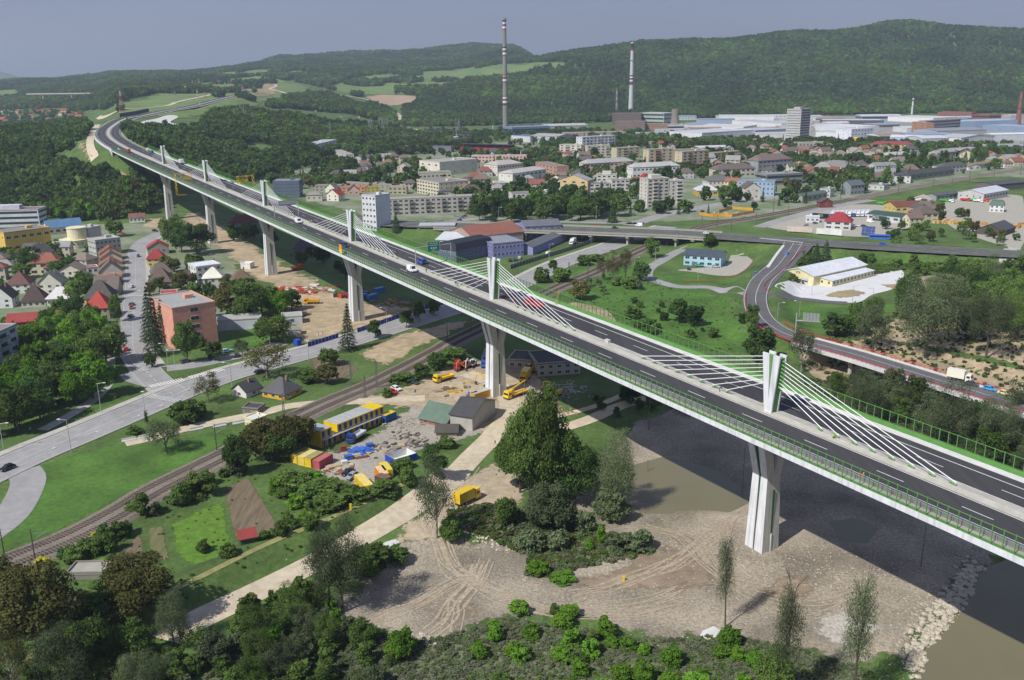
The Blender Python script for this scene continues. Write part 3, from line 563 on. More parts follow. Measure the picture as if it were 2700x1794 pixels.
patch('scrub_land',[(1180,1350),(1280,1330),(1420,1360),(1540,1400),(1700,1440),(1680,1470),(1520,1500),(1480,1530),(1390,1520),(1390,1470),(1300,1420),(1200,1400)],M_SCR,.1)
patch('bare_earth',[(300,432),(345,440),(372,470),(350,505),(322,500),(300,468)],MC['dry_earth'],.5)
M_RUT=mat('wheel_rut',hx('#8f816d'),.95,col2=hx('#b0a48f'),scale=1.2,detail=8)
RK=[0]
def ruts(px,w=.38,gap=1.9,z=.11):
    RK[0]+=1; z=.105+.0012*RK[0]; px=[(u+random.gauss(0,7),v+random.gauss(0,6)) for u,v in px]; w*=random.uniform(.6,1.3)
    P=curve(px,None,8); mb=MB()
    for o in(-gap/2,gap/2): ribbon(P,o-w/2,o+w/2,onter(z),mb,step=1.5)
    o=mb.build('wheel_tracks',M_RUT,fix=False); me=o.data; n=len(me.vertices)
    for nm,v in(('edge',.30),('fine',.9)): a=me.attributes.new(nm,'FLOAT','POINT'); a.data.foreach_set('value',np.full(n,v,np.float32))
    struct(o)
for k in range(5): ruts([(1230+k*16,1215+k*10),(1180+k*12,1290+k*6),(1120+k*14,1360),(1130+k*13,1420)])
for k in range(5): ruts([(1130+k*9,1395+k*3),(1150+k*8,1450),(1190+k*10,1500+k*3),(1300+k*8,1560+k*5),(1450+k*6,1600+k*7),(1650,1590+k*9),(1800,1560+k*12)])
for k in range(6): ruts([(1250,1490+k*6),(1180,1530+k*5),(1100-k*6,1590+k*2),(1000-k*10,1620+k*6)])
for k in range(4): ruts([(1120+k*26,1675),(1160+k*15,1630),(1190+k*9,1590),(1230+k*8,1540),(1260+k*9,1480)],.5,2.2)
for k in range(4): ruts([(1500+k*8,1570+k*4),(1650+k*5,1530-k*6),(1780,1470+k*9),(1880,1400+k*10),(1960,1350+k*9)])
for k in range(4): ruts([(1700,1380+k*8),(1800+k*9,1420),(1870+k*6,1500),(1990,1560+k*9),(2150,1600+k*10),(2300,1560)])
# dirt roads
track('dirt_road',[(440,1690),(500,1648),(650,1575),(820,1490),(960,1415),(1080,1345),(1170,1275),(1245,1205),(1300,1150),(1335,1105),(1345,1060),(1310,1015),(1230,985)],7.5,M_DR,.12)
track('dirt_road',[(1330,1145),(1400,1140),(1480,1130),(1560,1105),(1640,1070),(1720,1050)],5.5,M_DR,.14)
track('dirt_road',[(330,1170),(400,1155),(480,1133),(600,1108),(690,1090),(760,1072),(850,1063),(930,1060),(1020,1055),(1120,1050)],5.5,M_DR,.10)
track('dirt_road',[(1380,1110),(1460,1100),(1560,1075),(1650,1040)],3,M_DR,.12)
track('levee_track',[(60,1740),(200,1680),(300,1620),(480,1545),(700,1437),(893,1357),(1095,1262)],1.6,mat('worn_grass',hx('#93905e'),.95,var=.3,scale=.5),.08)
track('footpath',[(112,1135),(180,1098),(250,1052),(285,1010),(290,975),(287,930)],4,M_CO,.09)
# main roads
MAIN=curve([(-120,1295),(-50,1262),(0,1238),(100,1193),(200,1152),(300,1110),(400,1067),(500,1026),(600,990),(700,962),(828,927),(947,893),(1035,866),(1154,829),(1243,802),(1374,748),(1478,697),(1597,655),(1690,622),(1760,598)])
road('main_road',MAIN,15,M_AG,.10,marks=[(-6.8,.15),(0,.18),(-3.4,.15,(3,6)),(3.4,.15,(3,6)),(6.8,.15)],kerb=(-1,1))
road('pavement',MAIN,3,M_CO,.16,side=-9.2)
STR=curve([(455,1040),(415,1010),(375,965),(352,920),(350,870),(354,800),(357,730),(358,680),(368,650),(396,627),(440,612),(500,606),(560,612)])
road('street',STR,10.5,M_AG,.12,marks=[(0,.15,(3,3)),(-4.8,.12)],kerb=(-1,1))
road('pavement',STR[14:],2.5,M_CO,.17,side=6.8)
road('street',curve([(440,972),(520,962),(600,945),(680,928),(740,905)]),8,M_AG,.11,kerb=(1,))
road('side_road',curve([(-60,1430),(20,1370),(60,1310),(75,1265),(60,1240)]),9,M_AG,.09)
road('slip_road',curve([(360,985),(340,990),(370,1005),(400,1012)]),7,M_AG,.115)
z7=lambda Q: np.full(len(Q),7.)
OP=catmull([unz(u,v,7) for u,v in [(700,560),(900,578),(1040,590),(1200,595),(1400,601),(1600,608),(1800,616),(2000,630),(2200,643),(2400,655),(2700,671),(2900,682)]],8)
OQ,OS=resample(OP,4.)
i0=np.argmin(abs(proj(OQ)[0]-1150)); i1=np.argmin(abs(proj(OQ)[0]-1885))
road('bypass_road',OP[:],24,M_AM,0,zf=z7,marks=[(-11.3,.18),(11.3,.18),(-5.8,.15,(4,6)),(5.8,.15,(4,6)),(-1.6,.15),(1.6,.15)])
r_=ribbon(OP,-1.2,1.2,lambda Q:np.full(len(Q),7.12)).build('road_median',M_GR,fix=False); struct(r_)
OV=root('overpass','low concrete road overpass carrying the bypass across the main road behind the purple workshops','bridge',(0,0,0))
seg=OQ[i0:i1+1]; N_=normals(seg); mb=MB(); k=4
V_=[]
for i in range(len(seg)):
    for o,z in ((-13,7.0),(-13,5.6),(13,5.6),(13,7.0)): V_.append((seg[i][0]+N_[i][0]*o,seg[i][1]+N_[i][1]*o,z-.03))
mb.add(V_,[(i*k+j,i*k+(j+1)%k,(i+1)*k+(j+1)%k,(i+1)*k+j) for i in range(len(seg)-1) for j in range(4)]+[(0,1,2,3),tuple(len(V_)-4+j for j in (3,2,1,0))]); mb.build('deck',M_CO,OV)
for sg in (-1,1):
    mb=MB(); V_=[]
    for i in range(len(seg)):
        for o,z in ((13,6.2),(13,7.9),(12.6,7.9),(12.6,6.2)): V_.append((seg[i][0]+N_[i][0]*o*sg,seg[i][1]+N_[i][1]*o*sg,z))
    mb.add(V_,[(i*k+j,i*k+(j+1)%k,(i+1)*k+(j+1)%k,(i+1)*k+j) for i in range(len(seg)-1) for j in range(4)]+[(0,1,2,3),tuple(len(V_)-4+j for j in (3,2,1,0))]); mb.build('parapet',mat('railing_grey',hx('#9a9890'),.8),OV)
for u in (1400,1573,1664,1785,1835):
    j=i0+int(np.argmin(abs(proj(seg)[0]-u))); q=OQ[j]; nn=normals(OQ)[j]; mb=MB()
    for o in (-10,-4,4,10): mb.tube((q[0]+nn[0]*o,q[1]+nn[1]*o,-1),(q[0]+nn[0]*o,q[1]+nn[1]*o,5.6),.7,n=10)
    mb.box((q[0],q[1],5.0),(25,2.2,1.),rz=math.atan2(nn[1],nn[0])); mb.build('pier',M_CO,OV)
# ramp to the red-railed bridge
RP=catmull([unz(u,v,z) for u,v,z in [(2092,640,7.05),(2080,660,6.8),(2050,700,5.9),(2012,735,5.3),(1994,770,4.8),(1992,800,4.5),(2005,835,4.3),(2040,865,4.3),(2095,890,4.5),(2170,912,5),(2270,940,5),(2400,980,5),(2550,1026,5),(2700,1072,5),(2850,1120,5)]],8)
zR=lambda Q:Q[:,2]+.02
road('ramp_road',RP,11,M_AM,0,zf=zR,marks=[(-5,.2),(5,.2),(-.2,.2)])
rj=next(i for i in range(len(RP)) if proj(RP[i])[0][0]>2120 and i>40) if False else int(np.argmin(abs(proj(RP)[0]-2118)+1e3*(proj(RP)[1]<850)))
RB=root('river_bridge','low concrete road bridge with red railings over the gravel river bed','bridge',(0,0,0))
seg=resample(RP[rj:],4.)[0]; N_=normals(seg); mb=MB(); V_=[]
for i in range(len(seg)):
    for o,z in ((-7,.25),(-7,-1.0),(-5,-1.7),(5,-1.7),(7,-1.0),(7,.25),(5.8,.25),(5.8,-.05),(-5.8,-.05),(-5.8,.25)): V_.append((seg[i][0]+N_[i][0]*o,seg[i][1]+N_[i][1]*o,seg[i][2]+z))
k=10; mb.add(V_,[(i*k+j,i*k+(j+1)%k,(i+1)*k+(j+1)%k,(i+1)*k+j) for i in range(len(seg)-1) for j in range(k)]+[tuple(range(k)),tuple(len(V_)-1-j for j in range(k))]); mb.build('deck',M_CL,RB)
M_RED=mat('red_rail_paint',(.52,.03,.05),.5,var=.1)
for sg in (-1,1):
    sg2=resample(RP[max(0,rj-14):],2.)[0]; NN=normals(sg2); rl=MB(); w=.06
    pl=[(q[0]+n_[0]*6.6*sg,q[1]+n_[1]*6.6*sg,q[2]+.25) for q,n_ in zip(sg2,NN)]
    for a,b in zip(pl[:-1],pl[1:]):
        for hz in (.55,1.1): rl.tube((a[0],a[1],a[2]+hz),(b[0],b[1],b[2]+hz),.08,n=4,cap=False)
        rl.tube(a,(a[0],a[1],a[2]+1.1),.07,n=4)
    rl.build('railing',M_RED,RB,fix=False)
for u in (2130,2268,2420,2580):
    j=int(np.argmin(abs(proj(seg)[0]-u))); q=seg[j]; a=math.atan2(N_[j][1],N_[j][0]); mb=MB()
    for o in (-3,3): mb.tube((q[0]+N_[j][0]*o,q[1]+N_[j][1]*o,-4),(q[0]+N_[j][0]*o,q[1]+N_[j][1]*o,q[2]-1.6),.8,n=12)
    mb.build('pier',M_CO,RB)
road('access_road',curve([(1990,782),(1950,768),(1880,760),(1790,757),(1735,743),(1705,730),(1712,708),(1745,688),(1785,665),(1812,650)]),7,M_AG,.11)
road('access_road',curve([(2000,770),(2040,778),(2100,788),(2180,797),(2235,800)]),6,M_AM,.14)
road('junction_lane',catmull([unz(u,v,z) for u,v,z in [(2125,645,7.03),(2110,662,6.6),(2075,695,5.8),(2035,728,5.3),(2008,760,4.85)]],8),9,M_AM,0,zf=lambda Q:Q[:,2]+.03,marks=[(3.8,.2)])
road('town_road',curve([(1660,595),(1740,570),(1820,552),(1920,535),(2010,525),(2100,500)]),12,M_AG,.14)
road('town_road',curve([(1050,586),(1250,578),(1400,583),(1560,588),(1700,590)]),8,M_AG,.14)
road('town_road',curve([(2000,600),(2080,575),(2200,545),(2300,528)]),10,M_AG,.14)
road('town_road',curve([(950,470),(960,440),(985,420),(960,405),(940,392)]),14,M_AG,.2)
road('gravel_track',curve([(2650,700),(2680,640),(2690,600),(2665,570)]),7,M_CO,.14)
ISL_=catmull([unz(u,v,z) for u,v,z in [(2066,648,7.05),(2050,668,6.65),(2036,688,6.2),(2024,706,5.85)]],6); struct(ribbon(ISL_,-.8,.8,lambda Q:Q[:,2]+.12).build('traffic_island',M_CL,fix=False))
def guard(pts,lab):
    P=resample(catmull([unz(*q) for q in pts],6),2.5)[0]; m=MB()
    for a,b in zip(P[:-1],P[1:]): m.tube((a[0],a[1],a[2]+.75),(b[0],b[1],b[2]+.75),.13,n=4,cap=False); m.tube(tuple(a),(a[0],a[1],a[2]+.75),.08,n=4)
    o=m.build('guard_rail',M_RED,fix=False); tag(o,lab,'guard rail')
guard([(2122,652,6.6),(2095,682,6),(2065,712,5.4),(2030,738,5),(2015,755,4.8),(2022,768,4.6),(2060,780,2)],'red guard rail on the right side of the ramp above the concrete yard')
guard([(1968,775,4.5),(1966,800,4.2),(1972,825,4.),(1995,852,4.),(2030,878,4.1),(2085,905,4.3)],'red guard rail on the outer left bend of the ramp')
guard([(1987,690,5.2),(1965,715,4.6),(1930,733,2.),(1880,742,.4),(1800,742,.3)],'red guard rail around the green beside the light blue workshop')
# ---------- railway ----------
RW=curve([(-150,1560),(0,1497),(190,1419),(326,1347),(415,1292),(593,1203),(724,1132),(857,1068),(994,1010),(1154,928),(1190,906),(1279,862),(1380,806),(1466,762),(1567,720),(1641,683),(1700,655),(1790,620),(1864,597),(2000,573),(2208,535),(2386,499),(2593,463),(2700,447),(2850,422)])
zb=onter(.0)
Q,s=resample(RW,3.); zr=np.maximum(H(Q[:,0],Q[:,1]),0)*0+H(Q[:,0],Q[:,1]); zr=np.convolve(np.pad(zr,5,'edge'),np.ones(11)/11,'valid'); zr=np.where((Q[:,1]>620)&(Q[:,1]<900),0,zr)
Qr=np.c_[Q[:,:2],zr]; N_=normals(Qr)
mb=MB(); prof=[(-6,.0),(-4.8,.5),(4.8,.5),(6,.0)]; V_=[(q[0]+n_[0]*o,q[1]+n_[1]*o,q[2]+h) for q,n_ in zip(Qr,N_) for o,h in prof]; k=4
mb.add(V_,[(i*k+j,i*k+j+1,(i+1)*k+j+1,(i+1)*k+j)[::-1] for i in range(len(Qr)-1) for j in range(3)]); struct(mb.build('railway_ballast',M_BAL,fix=False))
def inz(X): return np.interp(X[:,1],Qr[:,1],Qr[:,2])
for c in (-2.4,2.4):
    t=MB()
    for o in (-.75,.75):
        A=ribbon(Qr,c+o-.07,c+o+.07,lambda Q:Q[:,2]+.78,t,0); 
        ribbon(Qr,c+o-.07,c+o-.071,lambda Q:Q[:,2]+.5,t,0)
    o_=t.build('railway_rails',mat('rail_steel',hx('#4f453f'),.5,metal=.4),fix=False); struct(o_)
    t=MB(); Q2,s2=resample(Qr[Qr[:,1]<800],.85); n2=normals(Q2); a2=np.arctan2(n2[:,1],n2[:,0])
    for q,a in zip(Q2,a2): 
        ca,sa=math.cos(a),math.sin(a); t.box((q[0]+ca*c,q[1]+sa*c,q[2]+.58),(2.5,.3,.18),rz=a)
    o_=t.build('railway_sleepers',mat('sleeper',hx('#5c534b'),.9,var=.2),fix=False); o_['kind']='stuff'
# ---------- water ----------
def water(px,z):
    P=np.array([unz(u,v,z) for u,v in px]); bm=bmesh.new(); f=bm.faces.new([bm.verts.new(tuple(p)) for p in P]); f.normal_update()
    if f.normal.z<0: f.normal_flip()
    me=bpy.data.meshes.new('river'); bm.to_mesh(me); bm.free(); me.materials.append(M_WA); struct(link('river',me))
water([(2150,1960),(2350,1790),(2400,1690),(2470,1600),(2510,1510),(2600,1400),(2900,1330),(3500,1300),(4200,1500),(4200,2500),(2100,2500)],-3.45)
for q in ([(1600,1180),(1760,1150),(1900,1170),(2060,1200),(2130,1260),(2100,1340),(1960,1390),(1800,1390),(1640,1370),(1610,1290)],[(2150,1340),(2340,1350),(2330,1450),(2190,1450)],[(1530,1320),(1620,1310),(1620,1400),(1540,1400)],[(1380,1425),(1560,1415),(1560,1465),(1390,1490)]): water(q,-2.86)
# ---------- buildings ----------
FP=[]       # footprints kept free of trees: (cx,cy,ax,ay,hw,hd)
GLS=mat('window_glass',(.035,.045,.06),.15,var=.2,spec=.6); FRM=mat('white_window_frame','#d8d8d4',.6,var=.05)
WINM={}
def winmesh(w,h):
    k=(round(w,1),round(h,1))
    if k not in WINM:
        w,h=k; m=MB(); m.box((0,-.03,0),(w,.06,h),0); m.box((-w/4+.03,-.07,0),(w/2-.14,.03,h-.16),1); m.box((w/4-.03,-.07,0),(w/2-.14,.03,h-.16),1); WINM[k]=m.mesh('window',[FRM,GLS])
    return WINM[k]
BALM={}
def balm(w,c):
    k=(round(w,1),c)
    if k not in BALM:
        w=k[0]; m=MB(); m.box((0,-.6,0),(w,1.2,.16)); m.box((0,-1.17,.55),(w,.06,1.0)); m.box((-w/2+.03,-.6,.55),(.06,1.1,1.)); m.box((w/2-.03,-.6,.55),(.06,1.1,1.)); m.box((0,-.02,1.1),(w*.8,.05,2.0),1); BALM[k]=m.mesh('balcony',[paint(c),GLS])
    return BALM[k]
def mk_bld(PL,PR,h,depth,roof,rise,wc,rc,rows,cols,name,label,cat,opts='',group=None,scols=None,acc=None):
    PL=np.array(PL);PR=np.array(PR); d=PR-PL; w=float(np.hypot(d[0],d[1])); a=math.atan2(d[1],d[0]); mid=(PL+PR)/2; z0=min(PL[2],PR[2])
    t=root(name,label,cat,(mid[0],mid[1],z0),a,group)
    nx,ny=-math.sin(a),math.cos(a); FP.append((mid[0]+nx*depth/2,mid[1]+ny*depth/2,math.cos(a),math.sin(a),w/2+1.5,depth/2+1.5))
    W=paint(wc); RM=paint(rc,.7)
    ov=.25 if roof in 'F' else .5
    wb=MB().box((0,depth/2,h/2-.75),(w,depth,h+1.5))
    if roof=='F': wb.box((0,depth/2,h+.0),(w-.01,depth-.01,.02))
    x0,x1=-w/2-ov,w/2+ov; y0,y1=-ov,depth+ov
    rb=MB()
    if roof=='G':
        rb.extr([(y0,h),(depth/2,h+rise),(y1,h),(y1,h-.15),(depth/2,h+rise-.25),(y0,h-.15)],x0,x1); wb.extr([(0,h),(depth/2,h+rise-.3),(depth,h)],-w/2,w/2)
    elif roof=='g':
        f=lambda x,z:(x,z)
        P=[(x0,h),(0,h+rise),(x1,h),(x1,h-.15),(0,h+rise-.25),(x0,h-.15)]; n=6
        rb.add([(x,y0,z) for x,z in P]+[(x,y1,z) for x,z in P],[(i,(i+1)%n,n+(i+1)%n,n+i) for i in range(n)]+[(0,1,4,5),(1,2,3,4),(6,7,10,11),(7,8,9,10)])
        Q=[(-w/2,h),(0,h+rise-.3),(w/2,h)]; wb.add([(x,0.,z) for x,z in Q]+[(x,depth,z) for x,z in Q],[(0,1,2),(5,4,3),(0,3,4,1),(1,4,5,2),(0,2,5,3)])
    elif roof in 'HP':
        if roof=='P' or abs(w-depth)<1: rx=ry=max(0,(w-depth)/2) if w>depth else 0
        long=w>=depth; r=min(w,depth)/2*.9 if roof=='H' else min(w,depth)/2
        a1=(x0+r+ov,depth/2) if long else (0,y0+r+ov); a2=(x1-r-ov,depth/2) if long else (0,y1-r-ov)
        V_=[(x0,y0,h),(x1,y0,h),(x1,y1,h),(x0,y1,h),(*a1,h+rise),(*a2,h+rise)]+[(x0,y0,h-.15),(x1,y0,h-.15),(x1,y1,h-.15),(x0,y1,h-.15)]
        fs=[(0,1,5,4),(2,3,4,5),(3,0,4),(1,2,5)] if long else [(3,0,4,5),(1,2,5,4),(0,1,4),(2,3,5)]
        rb.add(V_,fs+[(0,1,7,6),(1,2,8,7),(2,3,9,8),(3,0,6,9),(6,7,8,9)])
    elif roof=='S': 
        rb.extr([(y0,h),(y1,h+rise),(y1,h+rise-.2),(y0,h-.2)],x0,x1); wb.extr([(0,h),(depth,h+rise-.25),(depth,h)],-w/2,w/2)
    elif roof=='M':
        V_=[(x0,y0,h),(x1,y0,h),(x1,y1,h),(x0,y1,h)]; q=rise*.35; V_+=[(x0+q,y0+q,h+rise*.75),(x1-q,y0+q,h+rise*.75),(x1-q,y1-q,h+rise*.75),(x0+q,y1-q,h+rise*.75),(x0+q+2,depth/2,h+rise),(x1-q-2,depth/2,h+rise)]
        rb.add(V_,[(3,2,1,0),(0,1,5,4),(1,2,6,5),(2,3,7,6),(3,0,4,7),(4,5,9,8),(6,7,8,9),(7,4,8),(5,6,9)])
    elif roof=='A':
        n=10; pr=[(y0+(y1-y0)*i/n,h+rise*math.sin(PI*i/n)) for i in range(n+1)]; rb.extr(pr,x0,x1)
    else:
        rb.box((0,depth/2,h+.12),(w+.3,depth+.3,.24)); 
        for c,dm in (((0,-.0,h+.42),(w+.3,.3,.4)),((0,depth,h+.42),(w+.3,.3,.4)),((-w/2,depth/2,h+.42),(.3,depth-.32,.4)),((w/2,depth/2,h+.42),(.3,depth-.32,.4))): rb.box(c,dm,1)
    wo=wb.build('wall',W,t); ro=rb.build('roof',[RM,paint(wc)] if roof=='F' else RM,t)
    if roof=='F' and w*depth>60 and 'n' not in opts:
        m=MB(); m.box((w*.18,depth*.55,h+1.0),(min(3.5,w*.2),min(3,depth*.3),1.6)); m.build('roof_hut',W,ro)
    if roof in 'GgHP' and 'n' not in opts and max(w,depth)<45:
        m=MB(); m.box((w*.2 if roof!='g' else w*.12,depth*.5+.6,h+rise*.8+.6),(.7,.7,1.7)); m.build('chimney',paint('#9a7a6c'),ro)
    fh=h/max(rows,1)
    if cols and rows:
        if 's' in opts:
            for r in range(rows):
                z=fh*(r+.55); MB().box((0,-.04,z),(w*.97,.08,fh*.42)).build('window_band',GLS,t)
                MB().box((w/2+.04,depth/2,z),(.08,depth*.95,fh*.42)).build('window_band',GLS,t); MB().box((-w/2-.04,depth/2,z),(.08,depth*.95,fh*.42)).build('window_band',GLS,t)
        else:
            sc=scols if scols is not None else max(1,int(cols*depth/w)); sp=w/cols
            if sp<4 or w<16: ww,wh=min(1.6,sp*.55),min(1.5,fh*.5)
            else: ww,wh=min(sp*.6,3.5),min(1.7,fh*.5)
            me=winmesh(ww,wh)
            cut=set()
            if 'b' in opts: cut={c for c in range(cols) if c%3==1}
            nw=0
            for r in range(rows):
                z=fh*(r+.55)
                for c in range(cols):
                    if nw>=70: break
                    x=-w/2+sp*(c+.5)
                    if c in cut and r>0:
                        link('balcony',balm(sp*.85,acc or wc),t,(x,0,fh*r+.1)); continue
                    link('window',me,t,(x,0,z)); nw+=1
            m2=winmesh(1.3,min(1.4,fh*.5)) ; ns=0
            if sc and 'x' not in opts:
                for r in range(rows):
                    for c in range(sc):
                        y=depth*(c+.5)/sc; z=fh*(r+.55)
                        if ns<28:
                            side=('L','R') if mid[0]/mid[1]>-.1 else ('R',)
                            link('window',m2,t,(w/2,y,z),PI/2); ns+=1
                            link('window',m2,t,(-w/2,y,z),-PI/2)
    if 'd' in opts: MB().box((-w*.2,-.05,1.2),(min(3,w*.3),.1,2.4)).build('door',paint('#6b6f74'),t)
    if 't' in opts: 
        th=MB().box((0,depth*.5,h+1.7),(w*.45,depth*.45,2.9)).build('penthouse',W,t)
    return t
NAMES=dict(a=('apartment_block','apartment block'),h=('house','house'),o=('office_building','office building'),f=('factory_hall','factory hall'),s=('school_building','school'),g=('garage','garage'),d=('shed','shed'),w=('warehouse','warehouse'),k=('kiosk','kiosk'),b=('barn','barn'))
